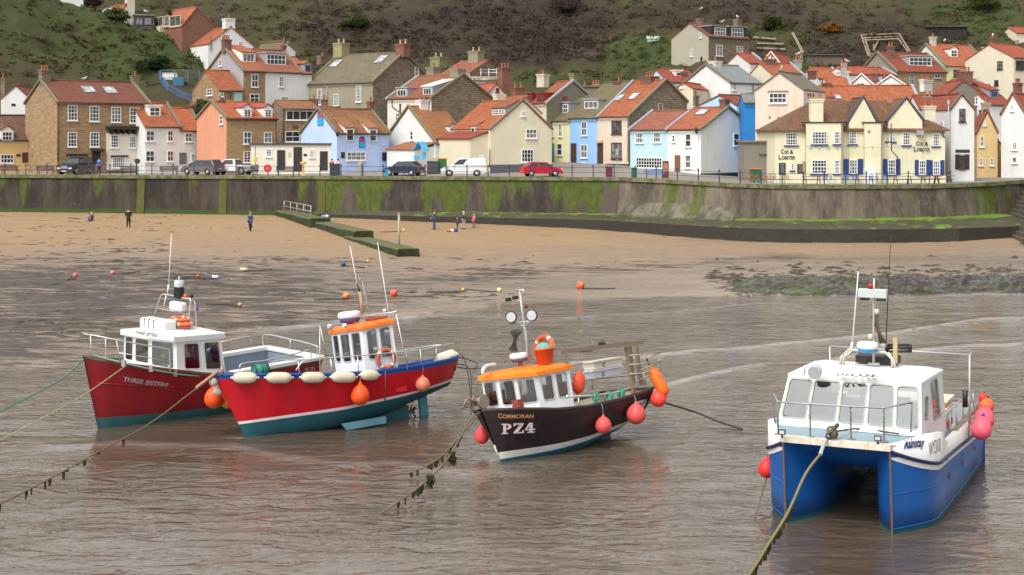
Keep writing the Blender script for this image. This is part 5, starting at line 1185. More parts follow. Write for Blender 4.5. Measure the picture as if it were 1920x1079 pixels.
for i in range(7): mb.tube([(i * w_ / 6.5, -.2, -.5), ((i + .5) * w_ / 6.5, -.2, -2.4)], .1, 5).tube([((i + 1) * w_ / 6.5, -.2, -.5), ((i + .5) * w_ / 6.5, -.2, -2.4)], .1, 5)
mb.box(-.3, w_, -.3, .1, -2.7, -2.4).box(1, 1.4, 0, .4, -9, -2.6).box(6, 6.4, 0, .4, -9, -2.6); mb.build('steel_frame', plain((.55, .48, .2), .5), h.e)
h = House('cottage', 'corner of a pale red roofed house just below the clifftop building', K6, 236, 10, 1880, 1990, 235, 178, 152, wall=RW(CREAM), roof=T(RED), D=5)
# scaffolding on the centre house
sf = empty('scaffolding', P(722 + 160, 150, 178), 'grey metal scaffolding and boards around the stone gable in the centre', 'scaffolding'); mb = MB(); SIi = sf.matrix_world.inverted()
k = K3
def sp3(x, y, Y): X, y2 = k(x, y); return SIi @ P(X, y2, Y)
for y_ in (272, 292, 335, 345): mb.tube([sp3(575 if y_ > 300 else 690, y_, 181), sp3(825, y_ + 3, 179)], .045, 5)
for i in range(9): mb.tube([sp3(580 + i * 29, 338, 180.5), sp3(594 + i * 29, 368, 180.5), sp3(609 + i * 29, 338, 180.5)], .05, 5)
mb.tube([sp3(580, 368, 180.5), sp3(825, 366, 180.5)], .06, 5)
for x in (700, 757, 812): mb.tube([sp3(x, 262, 180), sp3(x, 400, 180)], .05, 5)
mb.build('poles', STEEL, sf); mb = MB(); mb.slab([sp3(575, 330, 181), sp3(825, 330, 179.5), sp3(825, 324, 181), sp3(575, 322, 182.5)], .08); mb.build('boards', wood((.4, .3, .2)), sf)
# ================================================================ the boats
def dadd(a, b): return tuple(x + y for x, y in zip(a, b))
class Boat:
 def __init__(s, name, label, T_, h, p, r, cat='boat'):
  s.M = Matrix.Translation(T_) @ Matrix.Rotation(R(h), 4, 'Z') @ Matrix.Rotation(R(-p), 4, 'Y') @ Matrix.Rotation(R(r), 4, 'X')
  s.MI = s.M.inverted(); s.e = empty(name, s.M, label, cat)
 def on(s, px, py, ax, v, kk=None):
  """point in boat coordinates seen at a photo pixel, on the local plane ax=v"""
  if kk: px, py = kk(px, py)
  o = s.MI @ Vector((0, 0, CH)); d = s.MI.to_3x3() @ Vector(((px - 960) / F, 1, -(py - YH) / F)); i = 'xyz'.index(ax)
  return o + d * ((v - o[i]) / d[i])
 def hullray(s, px, py, kk=None):
  if kk: px, py = kk(px, py)
  o = s.MI @ Vector((0, 0, CH)); d = (s.MI.to_3x3() @ Vector(((px - 960) / F, 1, -(py - YH) / F))).normalized()
  h = s.bvh.ray_cast(o, d)
  if h[0] is None:
   c = sum((Vector(v) for v in s.bmid), Vector()) / len(s.bmid); L = (c - o).length
   h = min((s.bvh.find_nearest(o + d * (L + k * .1)) for k in range(-60, 60)), key=lambda r: r[3])
  return h[0], h[1]
 def setbvh(s, mb): s.bmid = mb.v[::7]; s.bvh = BVHTree.FromPolygons([Vector(v) for v in mb.v], mb.f)
 def lettering(s, txt, quad, mat, kk, bold=.02, shear=0, name='lettering', parent=None, plane=None, off=.012, geo=None):
  """quad: tl, tr, br, bl photo pixels"""
  g, f = geo or text_geo(txt, bold, shear); tl, tr, br, bl = [Vector(q) for q in quad]; vs_ = []
  for a, b in g:
   q = bl.lerp(br, a).lerp(tl.lerp(tr, a), b)
   if plane: p = s.on(q.x, q.y, plane[0], plane[1], kk)
   else:
    p, n = s.hullray(q.x, q.y, kk)
    if p is None: return None
    if n.dot(p - s.MI @ Vector((0, 0, CH))) > 0: n = -n
    p = p + n * off
   vs_.append(p)
  mb = MB(); mb.add(vs_, f); return mb.build(name, mat, parent or s.e, recalc=False)
def rail(mb, pts, r=.018, n=6, posts=None, h=None):
 mb.tube(pts, r, n)
def smooth_pts(pts, k=6):
 """catmull-rom through the points"""
 P_ = [Vector(p) for p in pts]; out = []
 for i in range(len(P_) - 1):
  a = P_[max(i - 1, 0)]; b = P_[i]; c = P_[i + 1]; d = P_[min(i + 2, len(P_) - 1)]
  for j in range(k):
   t = j / k; out.append(.5 * ((2 * b) + (c - a) * t + (2 * a - 5 * b + 4 * c - d) * t * t + (3 * b - a - 3 * c + d) * t ** 3))
 out.append(P_[-1]); return out
def rrect(u0, v0, u1, v1, rad, n=4):
 """rounded rectangle, starting on the left side going counter-clockwise, 4*(n+1) points"""
 out = []
 for cx, cy, a0 in ((u0 + rad, v0 + rad, 180), (u1 - rad, v0 + rad, 270), (u1 - rad, v1 - rad, 0), (u0 + rad, v1 - rad, 90)):
  for i in range(n + 1):
   a = R(a0 + 90 * i / n); out.append((cx + rad * math.cos(a), cy + rad * math.sin(a)))
 return out
def cabin_wall(boat, wall, quad, wins, fm, glass, parent, th=.03, fw=.028, lintel=None):
 """quad bl, br, tr, tl (outside view, ccw); wins: list of (s0, t0, s1, t1[, skew]) fractions. Real openings with glass set in them."""
 bl, br, tr, tl = [Vector(q) for q in quad]; W = ((br - bl).length + (tr - tl).length) / 2; H = ((tl - bl).length + (tr - br).length) / 2
 nrm = (br - bl).cross(tl - bl).normalized()
 def pt(u, v, o=0.0): return bl.lerp(br, u / W).lerp(tl.lerp(tr, u / W), v / H) + nrm * o
 edges = [0.0]
 wins = sorted(wins)
 for a, b in zip(wins, wins[1:]): edges.append((a[2] + b[0]) / 2 * W)
 edges.append(W)
 if not wins: wall.hexa([pt(0, 0, -th), pt(W, 0, -th), pt(W, H, -th), pt(0, H, -th)], [pt(0, 0), pt(W, 0), pt(W, H), pt(0, H)]); return
 for i, w_ in enumerate(wins):
  a0, a1 = edges[i], edges[i + 1]; u0, v0, u1, v1 = w_[0] * W, w_[1] * H, w_[2] * W, w_[3] * H; sk = w_[4] if len(w_) > 4 else 0
  rad = min(.07, (u1 - u0) * .3); n = 4
  def skew(p): return (p[0] + sk * (p[1] - (v0 + v1) / 2), p[1])
  inner = [skew(p) for p in rrect(u0, v0, u1, v1, rad, n)]
  outer = []
  for k_, p in enumerate(inner):
   c, j = divmod(k_, n + 1); f = j / n
   cor = [(a0, 0), (a1, 0), (a1, H), (a0, H)][c]
   if c == 0: q = (a0, lerp(H * .3, 0, f * 2)) if f < .5 else (lerp(a0, lerp(a0, a1, .3), f * 2 - 1), 0)
   elif c == 1: q = (lerp(lerp(a0, a1, .7), a1, f * 2), 0) if f < .5 else (a1, lerp(0, H * .3, f * 2 - 1))
   elif c == 2: q = (a1, lerp(H * .7, H, f * 2)) if f < .5 else (lerp(a1, lerp(a0, a1, .7), f * 2 - 1), H)
   else: q = (lerp(lerp(a0, a1, .3), a0, f * 2), H) if f < .5 else (a0, lerp(H, H * .7, f * 2 - 1))
   if f == .5: q = cor
   outer.append(q)
  m = len(inner)
  wall.grid([[pt(*p) for p in outer], [pt(*p) for p in inner], [pt(p[0], p[1], -th) for p in inner], [pt(p[0], p[1], -th) for p in outer]], 0, False, True)
  fr = MB(); big = [skew(p) for p in rrect(u0 - fw, v0 - fw, u1 + fw, v1 + fw, rad + fw, n)]; sml = [skew(p) for p in rrect(u0 + .006, v0 + .006, u1 - .006, v1 - .006, rad, n)]
  fr.grid([[pt(p[0], p[1], .002) for p in big], [pt(p[0], p[1], .016) for p in big], [pt(p[0], p[1], .016) for p in sml], [pt(p[0], p[1], -th) for p in sml]], 0, False, True)
  o = fr.build('window', fm, parent)
  gl = MB(); gl.poly([pt(p[0], p[1], -.012) for p in sml]); gl.build('pane', glass, o, recalc=False)
def hull(boat, stem, stern, B, plan, sheer, keel, bands, full, mats, nt=30, rows_=None, name='hull', transom=True, flare=None):
 """stem(z), stern(z): x at the ends; plan(t): fraction of B at sheer; sheer(t), keel(t): heights; bands: [(zfun, slot)] bottom to top"""
 mb = MB(); ts = [(i / nt) ** 1.35 for i in range(nt + 1)]; cols = []
 for t in ts:
  zk, zs = keel(t), sheer(t); zl = [zk]; sl = []
  prev = zk
  for zf, slot, k_ in bands:
   top = min(max(zf(t), prev + .004), zs) if zf else zs
   for i in range(1, k_ + 1): zl.append(lerp(prev, top, i / k_)); sl.append(slot)
   prev = top
  cols.append((t, zk, zs, zl, sl))
 nr = len(cols[0][3]); slots = cols[0][4]
 def pt(t, z, zk, zs, sgn):
  s_ = min(1, max(0, (z - zk) / max(.01, zs - zk))); n = full(t)
  y = B * plan(t) * (s_ ** n if n > 0 else s_)
  if flare: y *= 1 + flare(t) * (s_ - 1) * s_ * -1 * 0
  x = lerp(stem(z), stern(z), t); return (x, sgn * y, z)
 for sg in (1, -1):
  rows = [[pt(t, zl[j], zk, zs, sg) for (t, zk, zs, zl, sl) in cols] for j in range(nr)]
  mb.grid(rows, 0, True, False, mf=lambda i, j: slots[i])
  if sg == 1: P1 = rows
  else: P2 = rows
 if transom:
  for j in range(nr - 1): mb.add([P1[j][-1], P1[j + 1][-1], P2[j + 1][-1], P2[j][-1]], [(0, 1, 2, 3)], slots[j])
 boat.setbvh(mb); o = mb.build(name, mats, boat.e, uv=False)
 return o, P1, P2, ts
def gunwale_parts(boat, P1, P2, depth, inmat, deckmat, capmat, capw=.10, caph=.05, nm='gunwale', cut=-99, inner=.07):
 top1 = [Vector(p) for p in P1[-1]]; top2 = [Vector(p) for p in P2[-1]]
 mb = MB(); n = len(top1)
 def off(pts, sg):
  out = []
  for i, p in enumerate(pts):
   d = (pts[min(i + 1, n - 1)] - pts[max(i - 1, 0)]); d.z = 0; d.normalize(); nrm = Vector((d.y, -d.x, 0)) * sg
   out.append(p + nrm * inner)
  return out
 i1, i2 = off(top1, -1), off(top2, 1)
 for i in range(n):
  if i1[i].y < .02: i1[i].y = .02
  if i2[i].y > -.02: i2[i].y = -.02
  if i1[i].y - i2[i].y < .06: pass
 lows = []
 for top, inn, rows_ in ((top1, i1, P1), (top2, i2, P2)):
  low = []
  for i, p in enumerate(inn):
   col_ = [abs(Vector(r[i]).y) for r in rows_]; zc = [r[i][2] for r in rows_]; yh_ = float(np.interp(p.z - depth, zc, col_)) - .09
   xi = float(np.interp(p.z - depth, zc, [r[i][0] for r in rows_])); xi += .1 * (1 - 2 * i / (n - 1)) * -1
   low.append(Vector((xi, math.copysign(max(.01, min(abs(p.y), yh_)), p.y), p.z - depth)))
  mb.grid([[p + Vector((0, 0, -.01)) for p in inn], low], 0, True); lows.append(low)
 mb.poly([top1[-1], i1[-1], i2[-1], top2[-1]]); e1, e2 = i1[-1] + Vector((.06, 0, 0)), i2[-1] + Vector((.06, 0, 0))
 mb.poly([e1, e2, e2 - Vector((0, 0, depth)), e1 - Vector((0, 0, depth))]); mb.build('bulwark_lining', inmat, boat.e, uv=False)
 ks = [i for i in range(n) if top1[i].x > cut]; mb = MB(); mb.grid([[lows[0][i] for i in ks], [lows[1][i] for i in ks]], 0, False); mb.build('deck', deckmat, boat.e)
 mb = MB()
 for top, sg in ((top1, 1), (top2, -1)):
  rows = []
  o_ = off(top, -sg)
  for i in range(n):
   out = (top[i] - o_[i]).normalized() if (top[i] - o_[i]).length > 1e-6 else Vector((0, sg, 0)); b_ = top[i]
   rows.append([b_ + out * .03 + Vector((0, 0, -.01)), b_ + out * .03 + Vector((0, 0, caph)), b_ - out * capw + Vector((0, 0, caph)), b_ - out * capw + Vector((0, 0, -.01))])
  mb.grid(rows, 0, False, True)
 a, b = top1[-1], top2[-1]; mb.hexa([a + Vector((.08, 0, -.01)), b + Vector((.08, 0, -.01)), b + Vector((-.03, 0, -.01)), a + Vector((-.03, 0, -.01))], [a + Vector((.08, 0, caph)), b + Vector((.08, 0, caph)), b + Vector((-.03, 0, caph)), a + Vector((-.03, 0, caph))])
 mb.build(nm, capmat, boat.e, uv=False); return top1, top2
def slab_roof(foot, z, t, m, crown=.06, ov=.08):
 c = sum((Vector(p) for p in foot), Vector()) / len(foot); out = []
 for p in foot:
  d = Vector(p) - c; d.z = 0; out.append(Vector(p) + d.normalized() * ov)
 mb = MB(); n = len(out); lo = [p + Vector((0, 0, -.02)) for p in out]; mid = [p + Vector((0, 0, t)) for p in out]
 inn = [c.lerp(p, .78) + Vector((0, 0, t + crown * .8)) for p in out]; cc = c + Vector((0, 0, t + crown))
 mb.poly(lo[::-1]); mb.grid([lo, mid, inn], 0, False, True)
 b = len(mb.v); mb.add(inn + [cc], [(i, (i + 1) % n, n) for i in range(n)]); return mb
def world_thing(name, M, label, cat, group=None): return empty(name, M, label, cat, group)
ORB = rubber((.72, .075, .006)); PKB = rubber((.66, .085, .075)); PKB2 = rubber((.72, .10, .15)); SALB = rubber((.60, .19, .11)); RDB = rubber((.70, .03, .03)); WTB = rubber((.56, .50, .38), .6); NVB = plain((.03, .03, .22), .4); ORB2 = rubber((.72, .13, .01))
def buoy(world, r, mat, label, group=None, stretch=1.18, cap=None, rope=None, cat='buoy', name='buoy', tilt=(0, 0)):
 """inflatable buoy: pear shaped ball, rope eye on top, hanging rope"""
 t = empty(name, Matrix.Translation(world) @ Euler((tilt[0], tilt[1], 0)).to_matrix().to_4x4(), label, cat, group); mb = MB(); n = 12
 prof = [(max(.001, r * math.sin(math.pi * i / n) * (1 - .10 * max(0, math.cos(math.pi * (n - i) / n)))), -r * math.cos(math.pi * i / n) * (stretch if i > n / 2 else 1)) for i in range(n + 1)]
 mb.lathe(prof, 20); mb.build('ball', mat, t)
 mb = MB(); mb.lathe([(r * .30, r * stretch * .9), (r * .22, r * stretch * 1.02), (r * .13, r * stretch * 1.08), (r * .11, r * stretch * 1.2), (.001, r * stretch * 1.22)], 12); mb.build('rope_eye', cap or mat, t)
 if rope is not None:
  mb = MB(); rp = t.matrix_world.inverted() @ Vector(rope); mb.tube([(0, 0, r * stretch * 1.15), Vector((0, 0, r * stretch * 1.15)).lerp(rp, .5) + Vector((.01, .01, 0)), rp], .014, 5); mb.build('hanging_rope', plain((.2, .2, .17), .9), t)
 return t
def fender(p0, p1, r, mat, label, group=None):
 """sausage fender between two world points"""
 p0, p1 = Vector(p0), Vector(p1); d = p1 - p0; L = d.length; M = Matrix.Translation((p0 + p1) / 2) @ d.to_track_quat('Z', 'Y').to_matrix().to_4x4()
 t = empty('fender', M, label, 'fender', group); mb = MB(); h = L / 2
 mb.lathe([(.001, -h + .03), (r * .45, -h + .06), (r * .85, -h + .14), (r, -h + .26), (r, h - .26), (r * .85, h - .14), (r * .45, h - .06), (.001, h - .03)], 14); mb.build('body', mat, t)
 for s_ in (-1, 1):
  mb = MB(); mb.lathe([(r * .22, s_ * (h - .06)), (r * .2, s_ * (h + .02)), (.001, s_ * (h + .03))], 8); mb.build('eye', mat, t)
 return t
def lifering(M, Rr, r, label, mat=None, n_band=4):
 t = empty('life_ring', M, label, 'life ring'); m1 = mat or plain((.75, .10, .025), .5); m2 = plain((.65, .62, .55), .5); mb = MB(); mb.torus(Rr, r, 32, 10, mf=None)
 mb.build('ring', m1, t)
 for i in range(n_band): a = 2 * math.pi * i / n_band + .4; mb = MB(); mb.torus(Rr, r * 1.06, 3, 10, a0=a - .14, a1=a + .14); mb.build('band', m2, t)
 mb = MB(); pts = []
 for i in range(n_band * 6 + 1):
  a = 2 * math.pi * i / (n_band * 6) + .4; k_ = abs(math.sin((a - .4) * n_band / 2)); pts.append(((Rr + r * (1.05 + .5 * k_)) * math.cos(a), (Rr + r * (1.05 + .5 * k_)) * math.sin(a), .02))
 mb.tube(pts, .01, 5); mb.build('grab_line', rope_mat((.5, .45, .35)), t); return t
def rope(pts, r, mat, label, name='mooring_rope', weed=0, cat='rope', sag=0):
 P_ = [Vector(p) for p in pts]
 if sag:
  a, b = P_[0], P_[-1]; P_ = [a.lerp(b, i / 16) - Vector((0, 0, sag * 4 * (i / 16) * (1 - i / 16))) for i in range(17)]
 else: P_ = smooth_pts(P_, 6)
 t = empty(name, P_[0], label, cat); o0 = P_[0]; mb = MB(); mb.tube([p - o0 for p in P_], r, 6); mb.build('line', mat, t)
 if weed:
  mb = MB(); rg = random.Random(int(r * 1e4) + weed)
  for i in range(weed):
   f = rg.uniform(.35, .95) * (len(P_) - 1); k = int(f); q = P_[k].lerp(P_[min(k + 1, len(P_) - 1)], f - k) - o0; L = rg.uniform(.05, .22); w_ = rg.uniform(.02, .06)
   for j in range(3):
    a = rg.uniform(0, 6.28); dx, dy = math.cos(a) * w_, math.sin(a) * w_
    mb.hexa([q + Vector((dx, dy, 0)), q - Vector((dx, dy, 0)), q + Vector((-dy, dx, 0)) * .5], [q + Vector((dx * .7, dy, -L)), q + Vector((-dx, -dy * .5, -L * .8)), q + Vector((0, 0, -L * 1.1))])
  mb.build('hanging_weed', plain((.05, .045, .015), .8), t)['kind'] = 'stuff'
 return t
BROWNR = rope_mat((.20, .15, .09)); GREENR = rope_mat((.10, .42, .28)); CREAMR = rope_mat((.42, .36, .22)); PEACHR = rope_mat((.55, .30, .17)); DARKR = rope_mat((.05, .045, .04)); OLIVR = rope_mat((.16, .14, .07))
ALU = plain((.55, .55, .52), .35, .6); DK = plain((.17, .19, .2), .7)
def radome(parent, c, r, topm, botm, M=None, name='radar_dome', hb=.35):
 T_ = Matrix.Translation(c) if M is None else M; h = r * .55; mb = MB()
 mb.lathe([(r * .9, -h * .1), (r, h * .15), (r, h * .5), (r * .93, h * .85), (r * .7, h), (.001, h * 1.03)], 20, M=T_); o = mb.build(name, topm, parent)
 mb = MB(); mb.lathe([(.001, -h * .75), (r * .7, -h * .75), (r * .85, -h * .5), (r * .92, -h * .1)], 20, M=T_); mb.build('dome_base', botm, o); return o
# ---------------------------------------------------------------- blue catamaran
KA, KB, KC, KD = K(1420, 620, 4.15), K(1640, 620, 4.15), K(1400, 780, 3.608), K(1540, 480, 4.497)
cat = Boat('catamaran', 'blue and white catamaran workboat facing the camera with five front windows', (9.451, 38.622, .0), 244.27, 0, 0)
BLUE = gloss((.008, .10, .36), .28, .45); CWH = gloss((.70, .70, .69), .3, .15); TEAL = gloss((.015, .13, .17), .5, .4); RUSTB = rusty((.18, .11, .06), .7); NAVR = plain((.015, .02, .07), .45); DECKB = gloss((.24, .33, .37), .6, .25)
def zr(x): return 1.43 + .55 * max(0, (x - 2.3) / 2.25) ** 2 - .40 * max(0, (2.3 - x) / 7.1) ** 1.2
def zg(x): return interp(-x, [(-4.6, 2.10), (-3.3, 2.22), (-2.3, 2.1), (-2.0, 1.84), (-1.6, 1.74), (4.8, 1.70)])
def stemx(z): return interp(z, [(-.4, 4.12), (0, 4.26), (2.1, 4.52)])
def outline_out(z):
 s0 = stemx(z); e = .02 * z
 return [(s0, 1.24), (s0 - .25, 1.40 + e), (s0 - .6, 1.62 + e), (s0 - .95, 1.82 + e), (s0 - 1.3, 1.95 + e), (s0 - 1.7, 2.0 + e), (2.0, 2.0 + e), (.5, 2.0 + e), (-1.2, 2.0 + e), (-3.0, 1.98 + e), (-4.75, 1.96 + e)]
def outline_in(z):
 s0 = stemx(z)
 return [(s0, 1.24), (s0 - .25, 1.08), (s0 - .6, .88), (s0 - .95, .74), (s0 - 1.3, .66), (s0 - 1.7, .62), (2.0, .60), (.5, .6), (-1.2, .6), (-3.0, .6), (-4.75, .6)]
mb = MB(); white = MB()
for sg in (1, -1):
 fr = [0, .16, .165, .5, .505, .8, 1.0]
 rows = []; nc = 11
 for k_, f in enumerate([-.4, 0, .14, .142, .6, .95, .952, 1.2, 'r']):
  row = []
  for j in range(nc):
   if f == 'r': z = zr(outline_out(1.5)[j][0] if j else 4.5)
   else: z = min(f, zr(outline_out(1.5)[j][0] if j else 4.5) - .02)
   x, y = outline_out(z)[j]; st = -.02 if k_ < 3 and j else 0
   row.append((x, sg * (y + st - (.25 if f == -.4 else 0) * (j > 0)), z))
  rows.append(row)
 mb.grid(rows, 0, True, mf=lambda i, j: 1 if i < 2 else 0)
 out_top = rows[-1]; aft = [r[-1] for r in rows]
 rows = []
 for k_, f in enumerate([-.4, 0, .14, .142, .6, .9, .902, 1.3, 'd']):
  row = []
  for j in range(nc):
   top = interp(-(outline_in(1.5)[j][0] if j else 4.5), [(-4.55, 2.02), (-3.2, 1.35), (-2.4, 1.0), (5, .95)])
   z = top if f == 'd' else min(f, top - .01)
   x, y = outline_in(z)[j]; row.append((x, sg * (y + (.02 if k_ < 3 else 0) * (1 if j else 0)), z))
  rows.append(row)
 mb.grid(rows, 0, True, mf=lambda i, j: 1 if i < 2 else 0)
 intop = rows[-1]
 if sg == 1: tl_ = intop
 else: mb.grid([tl_, intop], 0, True)
 a = [r[-1] for r in rows]; mb.poly([(-4.75, sg * 2.0, -.4), (-4.75, sg * 2.0, 1.0), (-4.75, sg * .6, .95), (-4.75, sg * .6, -.4)])
 tops = []; xs_ = [x for x, y in outline_out(1.9)]
 lo, hi, lip = [], [], []
 fine = []
 for j in range(nc - 1):
  for q in range(4): fine.append(j + q / 4)
 fine.append(nc - 1)
 for f in fine:
  j = int(f); j2 = min(j + 1, nc - 1); t_ = f - j
  (xa, ya), (xb, yb) = outline_out(1.7)[j], outline_out(1.7)[j2]; x, y = lerp(xa, xb, t_), lerp(ya, yb, t_)
  lo.append((x, sg * y, zr(x) - .16)); hi.append((x, sg * (y + .01), zg(x))); lip.append((x, sg * (y - .12), zg(x)))
 white.grid([[(p[0], p[1] + sg * .012, p[2]) for p in lo], [(p[0], p[1] + sg * .012, p[2] + .1) for p in lo], hi, lip], 0, True)
 lip2 = [(p[0], p[1], p[2] - (.9 if p[0] < 2.2 else .03)) for p in lip]; white.grid([lip, lip2], 0, True)
 rub = [(p[0], p[1] + sg * .03, p[2] + .16) for p in lo]; m = MB(); m.tube(rub, .045, 6); m.build('rubbing_strake', NAVR, cat.e)
 m = MB(); m.hexa([(4.24, sg * 1.22, -.1), (4.24, sg * 1.265, -.1), (4.27, sg * 1.265, -.1), (4.27, sg * 1.22, -.1)], [(4.50, sg * 1.22, 2.0), (4.50, sg * 1.265, 2.0), (4.54, sg * 1.265, 2.0), (4.54, sg * 1.22, 2.0)]); m.build('stem_band', RUSTB, cat.e)
cat.setbvh(white); mb.build('hull', [BLUE, TEAL], cat.e, uv=False); white.build('topsides', CWH, cat.e, uv=False)
for sg in (1, -1):
 for zc in (.142, .95):
  m = MB(); m.tube([(x, sg * (y + .004), min(zc, 1.2)) for x, y in outline_out(zc)], .012, 5); m.build('lap_strake', BLUE, cat.e)
mb = MB(); mb.hexa([(4.40, -1.26, 1.98), (4.60, -1.26, 1.98), (4.60, 1.26, 1.98), (4.40, 1.26, 1.98)], [(4.36, -1.3, 2.12), (4.61, -1.26, 2.12), (4.61, 1.26, 2.12), (4.36, 1.3, 2.12)])
fb = N('rust stained white'); f = fb.noise(fb.scale(fb.obj(), (1, 3, 1)), 3, 5, .7); fb.col(fb.mix(fb.ramp(f, [(.45, 0), (.8, 1)]), (.66, .62, .54), (.50, .34, .18))); fb.rough(.5); mb.build('bow_beam', fb.mat, cat.e)
mb = MB(); mb.poly([(4.45, -1.3, 2.09), (4.45, 1.3, 2.09), (3.3, 1.9, 2.14), (2.6, 1.95, 2.14), (2.6, -1.95, 2.14), (3.3, -1.9, 2.14)]); mb.build('foredeck', DECKB, cat.e)
mb = MB(); mb.box(-4.7, .4, -1.9, 1.9, .9, 1.0).box(-4.76, -4.66, -2.0, 2.0, .9, 1.6); mb.build('cockpit_floor', plain((.3, .32, .33), .7), cat.e)
# cabin
base = [(3.38, -1.72, 2.14), (3.38, 1.74, 2.14), (.2, 1.78, 1.70), (.2, -1.72, 1.70)]; top = [(2.88, -1.56, 3.28), (2.88, 1.64, 3.28), (.2, 1.66, 3.20), (.2, -1.62, 3.20)]
wall = MB(); GFR = plain((.33, .32, .29), .5)
cabin_wall(cat, wall, (base[0], base[1], top[1], top[0]), [(.025, .17, .19, .93), (.215, .16, .40, .93), (.428, .15, .60, .93), (.632, .15, .80, .93), (.83, .15, .975, .93)], GFR, GLASS, cat.e)
b0, b1, t1_, t0_ = Vector(base[1]), Vector(base[2]), Vector(top[2]), Vector(top[1])
cabin_wall(cat, wall, (b0, (1.9, 1.76, 1.75), (1.9, 1.65, 3.24), t0_), [(.30, .36, .66, .74, .25)], GFR, GLASS, cat.e)
cabin_wall(cat, wall, ((1.9, 1.76, 1.75), b1, t1_, (1.9, 1.65, 3.24)), [(.08, .34, .60, .95, -.12)], GFR, GLASS, cat.e)
cabin_wall(cat, wall, (base[3], base[0], top[0], top[3]), [(.15, .4, .45, .88), (.52, .4, .80, .88)], GFR, GLASS, cat.e)
cabin_wall(cat, wall, (base[2], base[3], top[3], top[2]), [(.15, .45, .38, .9), (.62, .45, .85, .9)], GFR, GLASS, cat.e)
wall.build('cabin', CWH, cat.e)
rb = slab_roof([(2.86, -1.52, 3.26), (2.86, 1.60, 3.26), (.1, 1.62, 3.18), (.1, -1.58, 3.18)], 0, .07, None, .10, .07); rb.build('cabin_roof', CWH, cat.e, bevel=.02)
mb = MB(); mb.box(1.6, 2.9, -1.3, 1.3, 1.4, 2.2).box(.8, 1.2, .5, 1.0, 1.4, 2.6).box(.9, 1.3, -1.1, -.6, 1.4, 2.6).box(.3, 3.0, -1.5, 1.5, 1.52, 1.58); mb.build('cabin_interior', plain((.34, .35, .36), .8), cat.e)
mb = MB(); mb.box(1.9, 2.6, -.6, -.1, 2.2, 2.32).box(2.1, 2.4, .6, 1.1, 2.2, 2.36); mb.build('dashboard_gear', plain((.05, .2, .2), .6), cat.e)
cat.lettering('Mainstay', ((221, 842), (386, 832), (386, 922), (226, 948)), plain((.03, .04, .16), .5), KB, .03, .25, name='name_lettering')
cat.lettering('WY310', ((417, 872), (510, 832), (508, 938), (424, 982)), BLACKP, KB, 0, 0, name='number_lettering')
cat.lettering('WY310', ((962, 366), (600, 352), (645, 332), (925, 340)), plain((.10, .10, .11), .6), KA, .03, .0, name='roof_number', plane=('z', 3.43))
# foredeck rail
pts = [cat.on(*KA(x, y), 'z', z) for x, y, z in ((128, 500, 3.02), (160, 556, 3.02), (410, 572, 3.02), (725, 592, 3.02), (985, 604, 3.02))] + [cat.on(*KB(290, 560), 'z', 3.02)]
bs = [cat.on(*KA(x, y), 'z', 2.13) for x, y in ((133, 700), (162, 808), (412, 826), (730, 842), (985, 860))] + [cat.on(*KB(280, 808), 'z', 2.16)]
mb = MB(); GALV = plain((.36, .38, .38), .4, .5); mb.tube(pts, .022, 8)
for a, b in zip(pts, bs): mb.tube([a, b], .02, 8); mb.box(b.x - .05, b.x + .05, b.y - .09, b.y + .09, b.z - .01, b.z + .015); mb.ball(a, .034, 8)
mb.build('bow_rail', rusty((.33, .35, .36), .25), cat.e)
for x, y in ((193, 790), (938, 838)):
 p = cat.on(*KA(x, y), 'z', 2.26); mb = MB(); mb.box(-.03, .03, -.08, .08, -.06, .06, M=Matrix.Translation(p)).box(-.02, .02, -.02, .02, -.14, -.06, M=Matrix.Translation(p)); o = mb.build('deck_lamp', BLACKP, cat.e)
 mb = MB(); mb.box(.03, .035, -.06, .06, -.04, .04, M=Matrix.Translation(p)); mb.build('lamp_glass', plain((.5, .5, .5), .1), o)
p = cat.on(*KA(455, 310), 'z', 3.50); mb = MB(); mb.tube([p + Vector((-.02, 0, .0)), p + Vector((.12, 0, -.05))], .15, 14, r2=.17); mb.tube([p, p + Vector((0, .05, -.18))], .02, 6)
mb.build('search_light', plain((.42, .43, .44), .3), cat.e)
mb = MB(); q = cat.on(*KA(365, 345), 'z', 3.36); mb.tube([q, q + Vector((0, .02, .22)), p + Vector((-.02, -.12, .0))], .025, 6); mb.build('lamp_bracket', CWH, cat.e)
# mast frame, radar, aerials
L = lambda x, y, X: cat.on(*KD(x, y), 'x', X)
mb = MB()
for a in ([(150, 945), (170, 850), (235, 790), (540, 815), (595, 870), (600, 965)], [(180, 945), (190, 850), (260, 800)], [(625, 955), (610, 880), (560, 815)]):
 mb.tube([L(x, y, 1.2) for x, y in a], .035, 7)
mb.tube([L(440, 905, 1.2), L(442, 300, 1.2), L(445, 190, 1.2)], .035, 7, r2=.025); mb.tube([L(395, 915, 1.2), L(490, 915, 1.2)], .04, 6)
mb.build('mast', rusty((.52, .50, .43), .3), cat.e)
radome(cat.e, L(390, 775, 1.35), .27, CWH, plain((.03, .25, .55), .4))
mb = MB(); mb.tube([L(250, 790, 1.2), L(262, 730, 1.2)], .035, 6); mb.tube([L(262, 735, 1.2), L(312, 130, 1.2)], .022, 6, r2=.012); mb.build('whip_aerial', CWH, cat.e)
mb = MB(); mb.tube([L(543, 800, 1.1), L(562, 350, 1.1), L(580, -40, 1.1), L(588, -180, 1.1)], .014, 6, r2=.006); mb.build('whip_aerial', BLACKP, cat.e)
c = L(435, 320, 1.2); mb = MB(); mb.box(c.x - .12, c.x + .12, c.y - .36, c.y + .36, c.z - .10, c.z + .12); o = mb.build('deck_floodlight', plain((.45, .50, .48), .4), cat.e, bevel=.02)
